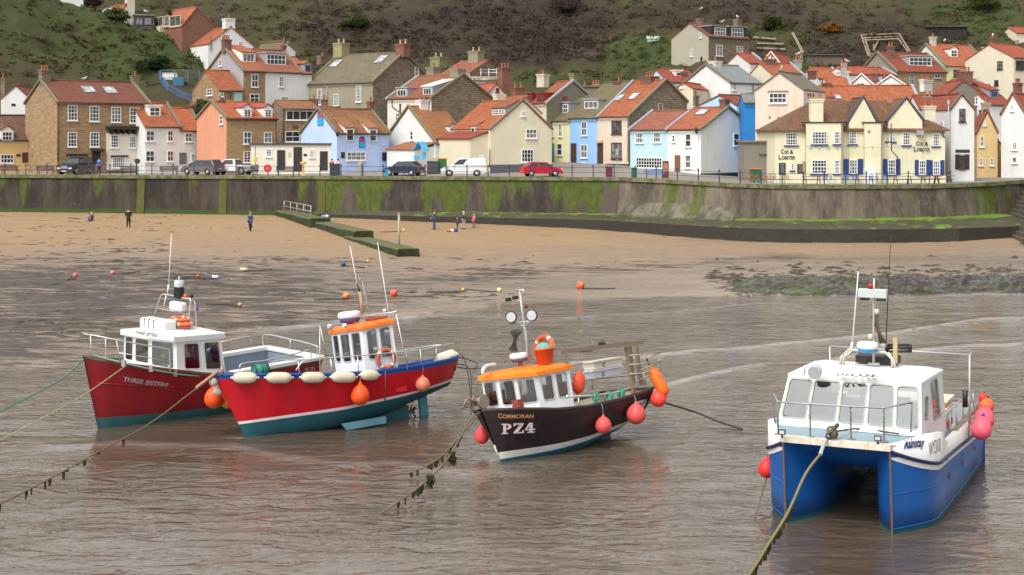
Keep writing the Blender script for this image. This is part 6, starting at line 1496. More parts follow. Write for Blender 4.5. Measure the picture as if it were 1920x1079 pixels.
mb = MB(); mb.box(c.x - .1, c.x + .1, c.y - .3, c.y - .1, c.z - .17, c.z - .10).box(c.x - .1, c.x + .1, c.y + .1, c.y + .3, c.z - .17, c.z - .10); mb.build('lamp', BLACKP, o)
c = L(416, 258, 1.2); mb = MB(); mb.tube([c - Vector((0, 0, .06)), c + Vector((0, 0, .06))], .07, 10); mb.build('red_lamp', plain((.35, .01, .02), .3), cat.e)
for y in (470, 683): c = L(468 if y < 600 else 414, y, 1.2); mb = MB(); mb.tube([c - Vector((0, 0, .06)), c + Vector((0, 0, .06))], .06, 8); mb.build('navigation_light', plain((.5, .5, .4), .4), cat.e)
mb = MB(); c0 = L(625, 905, 1.0); c1 = L(623, 690, 1.0); mb.box(c0.x - .05, c0.x + .05, c0.y - .05, c0.y + .05, c0.z, c1.z); mb.build('wooden_post', wood((.55, .40, .22)), cat.e)
c = L(475, 870, .6); mb = MB(); mb.box(c.x - .3, c.x + .2, c.y - .52, c.y + .52, c.z - .09, c.z + .09); mb.build('roof_hatch', DARKW, cat.e)
mb = MB(); a, b = L(555, 780, .3), L(750, 780, .3)
for k_ in range(3): mb.tube([a + Vector((0, 0, .08 - .08 * k_)), b + Vector((0, 0, .08 - .08 * k_))], .035, 8)
mb.tube([a + Vector((0, 0, .1)), a - Vector((0, 0, .1))], .045, 8); mb.tube([b + Vector((0, 0, .1)), b - Vector((0, 0, .1))], .045, 8); mb.build('heater_grille', BLACKP, cat.e)
c = L(525, 770, .9); mb = MB(); mb.lathe([(.02, -.12), (.04, -.06), (.04, 0), (.08, .02), (.08, .07), (.001, .09)], 10, M=Matrix.Translation(c)); mb.build('satellite_puck', CWH, cat.e)
# net hung on the mast
mb = MB(); A_ = [(415, 510), (450, 505), (485, 495)]; B_ = [(440, 560), (462, 555), (478, 560)]; C_ = [(470, 640), (478, 630), (490, 635)]; D_ = [(490, 740), (520, 735), (548, 740)]
mb.grid([[L(x, y, 1.15 + .03 * i) for i, (x, y) in enumerate(r_)] for r_ in (A_, B_, C_, D_)], 0, True); o = mb.build('hung_net', plain((.10, .07, .06), .9), cat.e); o.modifiers.new('solid', 'SOLIDIFY').thickness = .02
# stern gantry rail
a0, a1 = cat.on(*KD(72, 768), 'x', -1.0), cat.on(*KD(1250, 830), 'x', -1.0)
mb = MB(); z_ = (a0.z + a1.z) / 2; p0 = Vector((-1.0, a0.y, z_ + .0)); p1 = Vector((-1.0, a1.y, z_)); mb.tube([p0, p1], .022, 8)
f0 = cat.on(*KD(95, 1020), 'z', 3.3); mb.tube([p0, p0 + Vector((.0, 0, -.8)), Vector((-.4, f0.y, 3.2))], .02, 6)
mb.tube([p1, p1 + Vector((0, 0, -1.0)), Vector((-1.05, p1.y + .02, 1.7))], .022, 6).tube([p1 + Vector((-.3, 0, 0)), p1, p1 + Vector((-.12, -.04, -2.2))], .02, 6); mb.tube([p0, Vector((-1.0, p0.y, 1.7))], .02, 6)
mb.build('stern_gantry', ALU, cat.e)
mb = MB(); pr = [cat.on(*KB(x, y), 'y', 1.88) for x, y in ((545, 655), (580, 620), (632, 578), (685, 530), (770, 462))]; mb.tube(pr, .022, 7)
for x, y, y2 in ((583, 625, 720), (633, 578, 668), (684, 530, 620), (728, 500, 580), (765, 470, 545)):
 p = cat.on(*KB(x, y), 'y', 1.88); mb.tube([p, (p.x, 1.9, 1.70)], .02, 6)
mb.build('side_rail', ALU, cat.e)
mb = MB(); mb.box(-4.7, .15, 1.86, 2.03, 1.70, 1.74); mb.build('side_deck_board', wood((.26, .21, .16)), cat.e)
c = cat.on(*KB(704, 530), 'y', 1.95); mb = MB(); mb.tube([c - Vector((0, 0, .22)), c + Vector((0, 0, .22))], .07, 8); mb.build('rubber_roller', BLACKP, cat.e)
mb = MB()
for x, y in ((776, 914), (554, 1012), (683, 1025)):
 pass
for x, y, r_ in ((1542, 216, .05), (1350, 302, .03), (1460, 315, .07), (1370, 405, .07)):
 q = cat.on(*KC(x, y), 'y', 2.02); mb = MB(); mb.tube([q, q + Vector((0, .03, 0))], r_, 10); mb.build('hull_outlet', RUSTB, cat.e)
mb = MB(); mb.box(-1.2, -.2, -.9, 1.4, 1.0, 1.75); mb.build('engine_box', CWH, cat.e, bevel=.02)
# fish boxes on the aft deck
def fishbox(M, w_, l_, h_, mat, lidm, label, group=None, band=None):
 t = empty('fish_box', M, label, 'fish box', group); mb = MB(); k_ = .05
 mb.hexa([(-l_ / 2 + k_, -w_ / 2 + k_, 0), (l_ / 2 - k_, -w_ / 2 + k_, 0), (l_ / 2 - k_, w_ / 2 - k_, 0), (-l_ / 2 + k_, w_ / 2 - k_, 0)], [(-l_ / 2, -w_ / 2, h_), (l_ / 2, -w_ / 2, h_), (l_ / 2, w_ / 2, h_), (-l_ / 2, w_ / 2, h_)]); mb.build('box_body', mat, t)
 mb = MB(); mb.box(-l_ / 2 - .03, l_ / 2 + .03, -w_ / 2 - .03, w_ / 2 + .03, h_, h_ + .06); mb.build('lid', lidm, t, bevel=.01)
 if band: mb = MB(); mb.box(-l_ / 2 + .1, l_ / 2 - .1, w_ / 2 - .02, w_ / 2 + .012, h_ * .45, h_ * .62).box(l_ / 2 - .03, l_ / 2 + .012, -w_ / 2 + .15, w_ / 2 - .15, h_ * .45, h_ * .6); mb.build('red_print', band, t)
 return t
bx = cat.M @ Matrix.Translation((-2.2, .45, 1.0)); fishbox(bx, 2.0, 1.1, .9, plain((.62, .58, .55), .5), plain((.66, .62, .56), .4), 'white fish tub with red print on the catamaran deck', band=plain((.6, .04, .04)))
bx = cat.M @ Matrix.Translation((-2.25, .5, 1.97)); fishbox(bx, 1.9, 1.1, .12, plain((.75, .42, .02), .4), plain((.68, .60, .48), .4), 'shallow yellow fish tray with a pale lid on top of the white tub')
def cb(px, py, kk, y, r_, mat, label, cap=None, ry=None, st=1.3):
 p = cat.on(*kk(px, py), 'y', y); buoy(cat.M @ p, r_, mat, label, stretch=st, cap=cap, rope=cat.M @ Vector((p.x, 1.98, 1.74)), tilt=(R(-14), R(14)))
cb(828, 770, KB, 2.42, .27, PKB2, 'larger and nearer pink buoy with a purple top on the catamaran side', NVB)
cb(850, 695, KB, 2.36, .27, PKB2, 'big pink buoy with a purple top tucked behind the nearest pink one', NVB)
cb(846, 612, KB, 2.22, .17, RDB, 'small red buoy hanging above the pink pair at the catamaran stern', BLACKP, st=1.1); cb(873, 585, KB, 2.40, .19, rubber((.70, .12, .04)), 'small orange buoy at the very stern of the catamaran', BLACKP, st=1.1)
cb(846, 525, KB, 2.2, .13, RDB, 'smallest pink red buoy topmost at the catamaran stern', BLACKP, st=1.1)
p = G(1434, 905, .0); q = cat.on(1438, 880, 'y', -2.25); buoy(cat.M @ q, .22, rubber((.75, .03, .03)), 'red buoy hanging on the far left side of the catamaran', stretch=1.25, rope=cat.M @ Vector((q.x, -1.95, 1.7)))
rope([cat.M @ (q + Vector((0, 0, -.2))), G(1425, 940, .3), G(1413, 975, -.05)], .016, OLIVR, 'thin green rope trailing from the red buoy into the water', cat='rope')
# mooring
mb = MB(); c = cat.on(*KA(590, 790), 'z', 2.3)
a = cat.on(*KA(580, 860), 'z', 2.17)
for i in range(9):
 rg = random.Random(i); mb.torus(.07 + .03 * rg.random(), .028, 12, 6, M=Matrix.Translation(c + Vector((rg.uniform(-.1, .1), rg.uniform(-.06, .10), rg.uniform(-.08, .14)))) @ Euler((rg.uniform(0, 3), rg.uniform(0, 3), 0)).to_matrix().to_4x4())
mb.build('rope_knot', rope_mat((.17, .14, .10)), cat.e)
e1 = cat.M @ cat.on(*KA(530, 860), 'x', 4.66);
rope([cat.M @ c, e1, P(*KA(490, 965), 33.35)], .045, plain((.42, .46, .46), .6), 'pale blue hose sleeve over the catamaran bow rope', name='rope_sleeve', cat='rope')
rope([P(*KA(490, 965), 33.35), P(1510, 890, 32.6), P(1478, 960, 31.6), P(1440, 1022, 30.6), P(1405, 1078, 29.4), P(1330, 1180, 27.6)], .032, rope_mat((.24, .21, .10)), 'thick weedy mooring rope running from the catamaran bow down to the lower edge', weed=46)
rope([cat.M @ c, cat.on(0, 0, 'z', 2.2) if False else cat.M @ cat.on(*KA(800, 765), 'z', 2.2), cat.M @ cat.on(*KB(190, 805), 'z', 2.2)], .02, rope_mat((.06, .10, .06)), 'dark green rope lying across the catamaran foredeck', cat='rope')
# ---------------------------------------------------------------- red and blue potting boat
KE, KF_ = K(390, 600, 4.496), K(590, 560, 4.148)
B = Boat('fishing_boat', 'bright red fishing boat with blue gunwale and orange wheelhouse roof, leaning left', (-5.652, 47.335, .33), 214.66, -.79, 9.67)
RED_ = gloss((.47, .006, .016), .28, .42); BTEAL = gloss((.012, .085, .11), .5, .7); BBLUE = gloss((.02, .07, .28), .3, .2); STRW = gloss((.68, .62, .62), .35, .2); ORR = gloss((.80, .17, .02), .35, .1); BWH = gloss((.72, .73, .76), .3, .1)
Bst = lambda z: interp(z, [(-.6, 2.95), (-.31, 3.08), (.18, 3.27), (1.66, 3.93)]); Bsn = lambda z: interp(z, [(-.5, -2.9), (0, -3.6), (.5, -4.32), (1.3, -4.52)])
Bpl = lambda t: sinterp(t, [(0, .02), (.07, .36), (.16, .66), (.30, .90), (.5, 1.0), (.78, .97), (.90, .80), (.96, .62), (1.0, .42)])
Bsh = lambda t: interp(t, [(0, 1.66), (.15, 1.52), (.35, 1.32), (.55, 1.22), (.75, 1.24), (.9, 1.30), (1, 1.36)])
Bk = lambda t: interp(t, [(0, -.42), (.3, -.48), (.6, -.42), (.8, -.12), (1, .42)])
hB, P1, P2, ts = hull(B, Bst, Bsn, 1.28, Bpl, Bsh, Bk, [(lambda t: interp(t, [(0, .10), (.45, .16), (.75, .34), (1, .60)]), 0, 7), (lambda t: interp(t, [(0, .18), (.45, .25), (.75, .43), (1, .68)]), 1, 1), (lambda t: Bsh(t) - .13, 2, 6), (None, 3, 2)], lambda t: interp(t, [(0, .75), (.15, .60), (.4, .36), (.8, .42), (1, .55)]), [BTEAL, STRW, RED_, BBLUE])
gunwale_parts(B, P1, P2, .42, BBLUE, plain((.05, .12, .25), .6), BBLUE, .09, .05, 'gunwale')
mb = MB(); mb.hexa([(2.9, -.06, -.5), (2.9, .06, -.5), (-2.7, .09, -.62), (-2.7, -.09, -.62)], [(2.9, -.06, -.25), (2.9, .06, -.25), (-2.7, .09, .0), (-2.7, -.09, .0)]); mb.build('keel', BTEAL, B.e)
mb = MB(); q = [B.on(*KF_(x, y), 'y', .78) for x, y in ((205, 975), (545, 915), (550, 965), (240, 1020))]; mb.hexa(q, [v + Vector((0, .07, -.02)) for v in q]); mb.build('bilge_keel', gloss((.10, .25, .32), .5, .3), B.e)
mb = MB(); mb.box(-3.45, -3.15, -.05, .05, -.65, .35); mb.tube([(-3.3, 0, .1), (-3.3, 0, .5)], .05, 6); mb.build('rudder', gloss((.05, .18, .25), .5, .3), B.e)
mb = MB()
for i in range(4):
 a = i * math.pi / 2 + .4; mb.hexa([(-2.86, .05 * math.cos(a), -.22 + .05 * math.sin(a)), (-2.82, .05 * math.cos(a + .5), -.22 + .05 * math.sin(a + .5)), (-2.9, .22 * math.cos(a + .5), -.22 + .22 * math.sin(a + .5)), (-2.94, .22 * math.cos(a - .1), -.22 + .22 * math.sin(a - .1))], [(-2.84, .05 * math.cos(a), -.22 + .05 * math.sin(a)), (-2.80, .05 * math.cos(a + .5), -.22 + .05 * math.sin(a + .5)), (-2.88, .22 * math.cos(a + .5), -.22 + .22 * math.sin(a + .5)), (-2.92, .22 * math.cos(a - .1), -.22 + .22 * math.sin(a - .1))])
mb.tube([(-2.6, 0, -.2), (-2.95, 0, -.24)], .05, 8); mb.build('propeller', plain((.16, .09, .04), .4, .7), B.e)
mb = MB()
for f in (lambda t: Bsh(t) - .2,):
 for sg in (1, -1):
  pass
# wheelhouse
zb, zt = .85, 2.62
wb = [(-.72, -.92), (-.78, .95), (-1.98, .95), (-1.98, -.92)]; wt = [(-.62, -.88), (-.78, .92), (-1.93, .88), (-1.90, -.88)]
Vb = [Vector((x, y, zb)) for x, y in wb]; Vt = [Vector((x, y, z)) for (x, y), z in zip(wt, (2.58, 2.58, 2.70, 2.70))]
wall = MB(); GREYF = plain((.45, .46, .48), .5)
cabin_wall(B, wall, (Vb[0], Vb[1], Vt[1], Vt[0]), [(.05, .46, .22, .95), (.30, .45, .57, .95), (.66, .45, .93, .95)], GREYF, GLASS, B.e)
cabin_wall(B, wall, (Vb[1], Vb[2], Vt[2], Vt[1]), [(.14, .44, .45, .95), (.56, .44, .88, .95)], GREYF, GLASS, B.e)
cabin_wall(B, wall, (Vb[2], Vb[3], Vt[3], Vt[2]), [(.1, .5, .4, .9), (.6, .05, .9, .9)], GREYF, GLASS, B.e)
cabin_wall(B, wall, (Vb[3], Vb[0], Vt[0], Vt[3]), [(.15, .45, .45, .92), (.55, .45, .85, .92)], GREYF, GLASS, B.e)
wall.build('wheelhouse', BWH, B.e)
slab_roof(Vt, 0, .09, None, .12, .10).build('wheelhouse_roof', ORR, B.e, bevel=.02)
mb = MB(); mb.box(-1.3, -.85, -.7, .7, .9, 1.7).box(-1.7, -1.5, -.5, -.1, .9, 2.0); mb.build('helm_console', plain((.12, .07, .05), .7), B.e)
mb = MB(); mb.torus(.2, .02, 16, 6, M=Matrix.Translation((-1.4, .2, 1.8)) @ Matrix.Rotation(R(80), 4, 'Y')); mb.build('steering_wheel', plain((.03, .06, .15)), B.e)
LB = lambda x, y, X: B.on(*KF_(x, y), 'x', X)
radome(B.e, LB(272, 150, -1.0), .38, BWH, plain((.12, .1, .3), .5)); mb = MB(); c = LB(272, 178, -1.0); mb.tube([c, c - Vector((0, 0, .14))], .12, 8); mb.build('radar_pedestal', ORR, B.e)
mb = MB(); mb.box(-1.85, -1.35, .15, .75, 2.74, 2.94); mb.build('roof_vent', plain((.3, .06, .02), .5), B.e, bevel=.03)
pr = [LB(x, y, -1.2) for x, y in ((40, 200), (190, 175), (380, 140), (630, 104))]
mb = MB(); mb.tube(pr, .022, 6); a = pr[0]; b = pr[-1]; mb.tube([a, B.on(*KF_(95, 470), 'y', a.y)], .02, 6); mb.tube([a, (a.x + .2, a.y, .9)], .02, 6); mb.tube([b, Vector((b.x - .2, b.y + .05, 1.2))], .02, 6); mb.ball(b, .05, 8); mb.build('goal_post_rail', ALU, B.e)
KG = K(390, 440, 2.698)
LG = lambda x, y, X: B.on(*KG(x, y), 'x', X)
mb = MB(); mb.tube([LG(782, 400, -1.3), LG(768, 290, -1.3)], .05, 7); mb.build('aerial_base', wood((.45, .3, .15)), B.e); mb = MB(); mb.tube([LG(768, 290, -1.3), LG(755, 250, -1.3)], .035, 6, r2=.02); mb.build('aerial_joint', BLACKP, B.e)
mb = MB(); mb.tube([LG(755, 252, -1.3), LG(718, 58, -1.3)], .018, 6, r2=.011); mb.build('whip_aerial', WHITE, B.e)
mb = MB(); mb.tube([LG(918, 425, -1.8), LG(858, 40, -1.8)], .018, 6, r2=.011); mb.build('whip_aerial', WHITE, B.e)
mb = MB(); mb.tube([LG(818, 405, -1.5), LG(798, 320, -1.5), LG(778, 225, -1.5)], .022, 6); c = LG(776, 222, -1.5); mb.box(c.x - .06, c.x + .06, c.y - .07, c.y + .07, c.z - .05, c.z + .05); mb.build('light_mast', plain((.3, .27, .22), .5), B.e)
for x, y in ((130, 215), (246, 210)):
 c = LB(x, y, -.55); mb = MB(); mb.tube([c, c + Vector((.12, 0, 0))], .07, 10); mb.tube([c, c - Vector((0, 0, .12))], .02, 5); mb.build('work_lamp', plain((.55, .56, .58), .3), B.e)
c = LB(545, 103, -1.7); mb = MB(); mb.lathe([(.02, -.1), (.03, 0), (.06, .02), (.06, .07), (.001, .1)], 10, M=Matrix.Translation(c)); mb.build('gps_puck', WHITE, B.e)
# rails on the gunwale
def gun(Bt, x, sg=1, dz=0.0, rows=None):
 best = min(rows, key=lambda p: abs(p[0] - x)); return Vector((best[0], best[1], best[2] + dz))
mb = MB()
top = [gun(B, x, 1, h_, P1[-1]) + Vector((0, -.08, 0)) for x, h_ in ((1.55, .12), (1.45, .42), (.7, .50), (-.2, .52), (-1.2, .53), (-2.2, .50), (-3.2, .50), (-4.1, .50), (-4.35, .46))]
mb.tube(smooth_pts(top, 4), .02, 7)
for x in (.6, -.3, -1.6, -2.7, -3.6):
 mb.tube([gun(B, x, 1, 0, P1[-1]) + Vector((0, -.08, 0)), gun(B, x, 1, .52, P1[-1]) + Vector((0, -.08, 0))], .018, 6)
top2 = [gun(B, x, -1, h_, P2[-1]) + Vector((0, .08, 0)) for x, h_ in ((1.6, .1), (1.5, .5), (.4, .55), (-1.0, .55), (-2.5, .5), (-4.0, .5), (-4.35, .46))]
mb.tube(smooth_pts(top2, 4), .02, 7)
for x in (.6, -.8, -2.2, -3.4): mb.tube([gun(B, x, -1, 0, P2[-1]) + Vector((0, .08, 0)), gun(B, x, -1, .54, P2[-1]) + Vector((0, .08, 0))], .018, 6)
mb.build('hand_rail', ALU, B.e)
mb = MB()  # bow half rail with wrapped joints
r1 = [B.on(*KE(x, y), 'y', v) for x, y, v in ((270, 420, .3), (290, 370, .3), (500, 340, -.2), (770, 275, -.7), (860, 258, -.8), (868, 350, -.8))]; mb.tube(smooth_pts(r1, 4), .022, 7)
mb.build('bow_rail', ALU, B.e)
mb = MB(); mb.tube([gun(B, 3.75, 1, 0, P1[-1]), gun(B, 3.75, 1, .28, P1[-1])], .05, 8); mb.box(2.3, 2.7, -.3, .3, 1.25, 1.5); mb.build('windlass', rusty((.3, .2, .15), .6), B.e)
mb = MB()
q = B.M @ Vector((0, 0, 0))
# fenders along the port gunwale
for i, (x0, x1, yy_) in enumerate(((165, 418, 490), (447, 708, 490), (742, 985, 488), (995, 1245, 486))):
 pa, pb = B.hullray(*KE(x0 + 12, yy_))[0], B.hullray(*KE(x1 - 12, yy_))[0]
 if pa and pb:
  n = Vector((0, .17, 0)); fender(B.M @ (pa + n), B.M @ (pb + n), .17, WTB, ['off white sausage fender nearest the bow of the red and blue boat', 'second off white fender from the bow, with a plain clean body', 'third off white fender from the bow, hanging amidships', 'fourth off white fender from the bow, left of the orange buoy'][i], 'sausage fenders along the blue gunwale')
pa, pb = B.hullray(*KF_(328, 598))[0], B.hullray(*KF_(486, 598))[0]; n = Vector((0, .17, 0)); fender(B.M @ (pa + n), B.M @ (pb + n), .17, WTB, 'off white fender just right of the orange buoy, below the wheelhouse', 'sausage fenders along the blue gunwale')
pa, pb = LB(915, 490, -4.25), LB(1075, 435, -4.6); fender(B.M @ (pa + Vector((0, .2, 0))), B.M @ (pb + Vector((-.1, .15, 0))), .22, WTB, 'fat cream fender wrapped on the stern corner of the red boat')
p, n = B.hullray(*KF_(316, 760)); buoy(B.M @ (p + Vector((0, .32, 0))), .295, ORB, 'large bright orange buoy hanging amidships on the red and blue boat', rope=B.M @ gun(B, p.x, 1, 0, P1[-1]), stretch=1.25)
p, n = B.hullray(*KF_(823, 668)); buoy(B.M @ (p + Vector((0, .14, 0))), .24, SALB, 'faded salmon buoy hanging near the stern of the red and blue boat', rope=B.M @ gun(B, p.x, 1, 0, P1[-1]), stretch=1.05)
p = B.on(*KE(50, 660), 'y', -.2); buoy(P(401, 748, 46.0), .30, ORB, 'orange buoy squeezed between the bows of the two red boats', rope=B.M @ Vector((3.7, -.2, 1.5)), stretch=1.2)
buoy(P(427, 752, 46.35), .24, rubber((.8, .28, .02)), 'amber orange buoy half hidden behind the bow of the red and blue boat', stretch=1.2)
buoy(P(400, 717, 45.25), .13, rubber((.5, .46, .42)), 'small grey white bow buoy above the orange one', stretch=1.05); buoy(P(409, 733, 45.5), .15, rubber((.55, .50, .44)), 'pale grey ball fender under the bow of the red and blue boat', stretch=1.1)
c = B.on(*KF_(555, 470), 'y', 1.05); lifering(B.M @ Matrix.Translation(c) @ Matrix.Rotation(R(90), 4, 'X') @ Matrix.Rotation(R(20), 4, 'Z'), .29, .065, 'faded orange life ring leaning on the port side of the leaning wheelhouse', plain((.45, .10, .06), .7))
mb = MB(); c = B.on(*KE(440, 395), 'y', .1); mb.box(c.x - .5, c.x + .5, c.y - .3, c.y + .3, c.z - .35, c.z + .12)
t = empty('creel', B.M @ Matrix.Translation(c - Vector((0, 0, .1))) @ Matrix.Scale(.75, 4), 'green netted creel standing on the foredeck of the red and blue boat', 'lobster pot'); mb = MB()
for i in range(3): mb.torus(.25, .02, 14, 6, M=Matrix.Translation((-.3 + .3 * i, 0, 0)) @ Matrix.Rotation(R(90), 4, 'Y'), a0=0, a1=math.pi * 2)
mb.build('hoops', DARKW, t); mb = MB(); mb.tube([(-.3, 0, 0), (.3, 0, 0)], .235, 14); mb.build('netting', plain((.03, .22, .16), .8), t)
mb = MB(); mb.tube([B.hullray(*KF_(515, 520))[0] + Vector((0, -.02, .15)), B.hullray(*KF_(545, 570))[0] + Vector((0, .04, 0)), B.hullray(*KF_(545, 780))[0] + Vector((0, .03, 0)), B.hullray(*KF_(540, 900))[0] + Vector((0, .03, 0))], .022, 6); mb.build('exhaust_pipe', plain((.30, .16, .12), .6), B.e)
mb = MB(); q = B.hullray(*KF_(672, 702))[0]; mb.box(q.x - .2, q.x + .2, q.y - .05, q.y + .03, q.z - .09, q.z + .09); mb.build('patch_plate', RED_, B.e)
rope([B.M @ Vector((3.75, 0, 1.75)), P(360, 735, 44.0), P(280, 795, 41.6), P(180, 850, 38.9), P(80, 905, 36.6), P(-60, 975, 33.5)], .021, BROWNR, 'long brown weedy mooring rope running from the red bow to lower left', weed=14)
rope([B.M @ Vector((3.8, 0, 1.74)), P(385, 715, 45.0), P(368, 728, 44.7)], .06, PEACHR, 'frayed peach coloured chafing sleeve on the mooring rope at the red bow', name='rope_sleeve')
rope([B.M @ Vector((-4.45, .2, 1.4)), P(870, 672, 56), P(905, 686, 62)], .018, DARKR, 'thin dark stern line going right from the red and blue boat'); rope([B.M @ Vector((-4.45, .2, 1.1)), P(880, 692, 52), P(905, 690, 60)], .018, DARKR, 'lower dark stern line going right from the red and blue boat')
# ---------------------------------------------------------------- black boat
KH, KI, KJ = K(870, 660, 4.905), K(1040, 620, 4.691), K(860, 530, 3.083); KK = K(920, 530, 5.681)
C = Boat('fishing_boat', 'black fishing boat with a white stripe and orange wheelhouse roof in the centre', (1.413, 43.966, .169), 226.29, .08, 10.1)
CBK = gloss((.022, .013, .016), .3, .5); CT = gloss((.008, .11, .15), .45, .4); CW2 = gloss((.62, .62, .60), .35, .3); ORC2 = gloss((.80, .20, .010), .35, .08)
Cst = lambda z: interp(z, [(-.5, 2.48), (-.18, 2.58), (.06, 2.62), (1.3, 3.08)]); Csn = lambda z: interp(z, [(-.5, -2.2), (-.1, -2.7), (.3, -3.28), (1.1, -3.36)])
Cpl = lambda t: sinterp(t, [(0, .04), (.035, .46), (.09, .70), (.2, .88), (.4, 1.0), (.8, .98), (1.0, .90)])
Csh = lambda t: interp(t, [(0, 1.30), (.1, 1.22), (.3, 1.03), (.5, .95), (.7, .97), (.9, 1.04), (1, 1.10)])
Ck = lambda t: interp(t, [(0, -.35), (.3, -.42), (.6, -.35), (.85, -.05), (1, .22)])
hC, Q1, Q2, ts = hull(C, Cst, Csn, 1.18, Cpl, Csh, Ck, [(lambda t: interp(t, [(0, -.12), (.3, -.13), (.55, -.06), (1, .24)]), 0, 7), (lambda t: interp(t, [(0, .08), (.3, .04), (.55, .08), (1, .36)]), 1, 1), (lambda t: Csh(t) - .15, 2, 6), (None, 3, 2)], lambda t: interp(t, [(0, 1.0), (.06, .9), (.15, .66), (.4, .38), (.85, .34), (1, .4)]), [CT, CW2, CBK, gloss((.035, .022, .02), .4, .2)])
gunwale_parts(C, Q1, Q2, .45, plain((.36, .32, .25), .7), plain((.28, .26, .22), .7), gloss((.06, .04, .035), .4, .3), .10, .05)
mb = MB(); mb.tube([(Cst(z) + .01, 0, z) for z in (-.3, 0, .3)], .03, 6); mb.build('stem_plate', rusty((.5, .48, .4), .5), C.e)
mb = MB(); mb.hexa([(2.5, -.06, -.45), (2.5, .06, -.45), (-2.2, .08, -.55), (-2.2, -.08, -.55)], [(2.5, -.06, -.2), (2.5, .06, -.2), (-2.2, .08, .0), (-2.2, -.08, .0)]); mb.build('keel', CT, C.e)
fp = [(2.25, -.66), (2.12, -.18), (1.80, .26), (1.36, .60), (-.02, .72), (-.02, -.88)]; zt_ = [2.12, 2.10, 2.08, 2.06, 2.10, 2.14]
bt = [(2.20, -.64), (2.08, -.16), (1.74, .30), (1.30, .66), (-.02, .74), (-.02, -.88)]
Vb = [Vector((x, y, .78)) for x, y in bt]; Vt = [Vector((x, y, z)) for (x, y), z in zip(fp, zt_)]; wall = MB(); GF2 = plain((.42, .42, .42), .5)
cabin_wall(C, wall, (Vb[0], Vb[1], Vt[1], Vt[0]), [(.12, .42, .88, .93)], GF2, GLASS, C.e); cabin_wall(C, wall, (Vb[1], Vb[2], Vt[2], Vt[1]), [(.14, .42, .86, .93)], GF2, GLASS, C.e)
cabin_wall(C, wall, (Vb[2], Vb[3], Vt[3], Vt[2]), [(.08, .42, .92, .93)], GF2, GLASS, C.e); cabin_wall(C, wall, (Vb[3], Vb[4], Vt[4], Vt[3]), [(.14, .42, .46, .93), (.58, .42, .88, .93)], GF2, GLASS, C.e)
cabin_wall(C, wall, (Vb[4], Vb[5], Vt[5], Vt[4]), [(.1, .1, .45, .9), (.6, .5, .9, .9)], GF2, GLASS, C.e); cabin_wall(C, wall, (Vb[5], Vb[0], Vt[0], Vt[5]), [(.1, .45, .45, .93), (.55, .45, .9, .93)], GF2, GLASS, C.e)
wall.build('wheelhouse', gloss((.72, .72, .74), .3, .1), C.e)
slab_roof(Vt, 0, .10, None, .12, .12).build('wheelhouse_roof', ORC2, C.e, bevel=.02)
mb = MB(); mb.box(1.0, 1.9, -.5, .35, .8, 1.45); mb.build('dashboard', plain((.25, .05, .05), .7), C.e); mb = MB(); mb.box(.3, .6, -.1, .5, .8, 1.7); mb.build('oilskins', plain((.6, .25, .03), .8), C.e)
LC = lambda x, y, X, kk=KK: C.on(*kk(x, y), 'x', X)
radome(C.e, LC(300, 805, 1.1), .27, WHITE, plain((.10, .10, .28), .5)); mb = MB(); c = LC(315, 865, 1.1); mb.tube([c - Vector((0, 0, .06)), c + Vector((0, 0, .1))], .07, 8); mb.tube([LC(145, 855, 1.2), LC(165, 825, 1.2), LC(300, 808, 1.2)], .015, 5); mb.build('radar_pedestal', rusty((.3, .12, .05), .5), C.e)
mb = MB(); mb.tube(smooth_pts([C.on(*KH(x, y), 'y', -.3) for x, y in ((175, 205), (178, 160), (215, 130), (290, 118))], 4), .06, 8); mb.build('vent_pipe', plain((.5, .52, .56), .4), C.e)
mb = MB(); mb.tube([LC(408, 860, .9), LC(375, 560, .9), LC(340, 330, .9), LC(308, 80, .9)], .05, 8, r2=.03); mb.tube([LC(205, 435, .9), LC(480, 412, .9)], .03, 6); mb.tube([LC(350, 470, .9), LC(300, 432, .9)], .018, 5).tube([LC(368, 470, .9), LC(405, 425, .9)], .018, 5)
mb.tube([LC(270, 80, .9), LC(345, 85, .9)], .03, 6).tube([LC(345, 60, .9), LC(358, 140, .9)], .02, 6).tube([LC(215, 200, .9), LC(318, 190, .9)], .015, 5); mb.build('mast', plain((.42, .43, .42), .4, .5), C.e)
for x, y in ((222, 368), (440, 350)):
 c = LC(x, y, .95); M_ = Matrix.Translation(c) @ Matrix.Rotation(R(90), 4, 'Y') @ Matrix.Rotation(R(-25), 4, 'X'); mb = MB(); mb.lathe([(.04, -.12), (.12, -.1), (.175, .0), (.175, .05), (.15, .06)], 18, M=M_); o = mb.build('flood_lamp', BLACKP, C.e)
 mb = MB(); mb.lathe([(.001, .055), (.15, .05)], 18, M=M_); mb.build('lamp_glass', plain((.45, .46, .47), .2), o)
for x, y in ((188, 183), (262, 163)):
 c = LC(x, y, .9); mb = MB(); mb.box(c.x - .06, c.x + .06, c.y - .07, c.y + .07, c.z - .05, c.z + .05, M=None); mb.build('small_lamp', BLACKP, C.e)
c = LC(378, 255, .85); mb = MB(); mb.tube([c - Vector((0, 0, .05)), c + Vector((0, 0, .05))], .045, 8); mb.build('red_lamp', plain((.2, .01, .02), .3), C.e)
mb = MB(); rr_ = [[(195, 520), (270, 490), (350, 515)], [(240, 560), (270, 560), (300, 555)], [(250, 610), (258, 612), (268, 610)], [(225, 680), (250, 690), (268, 685)], [(178, 712), (235, 745), (298, 738)]]
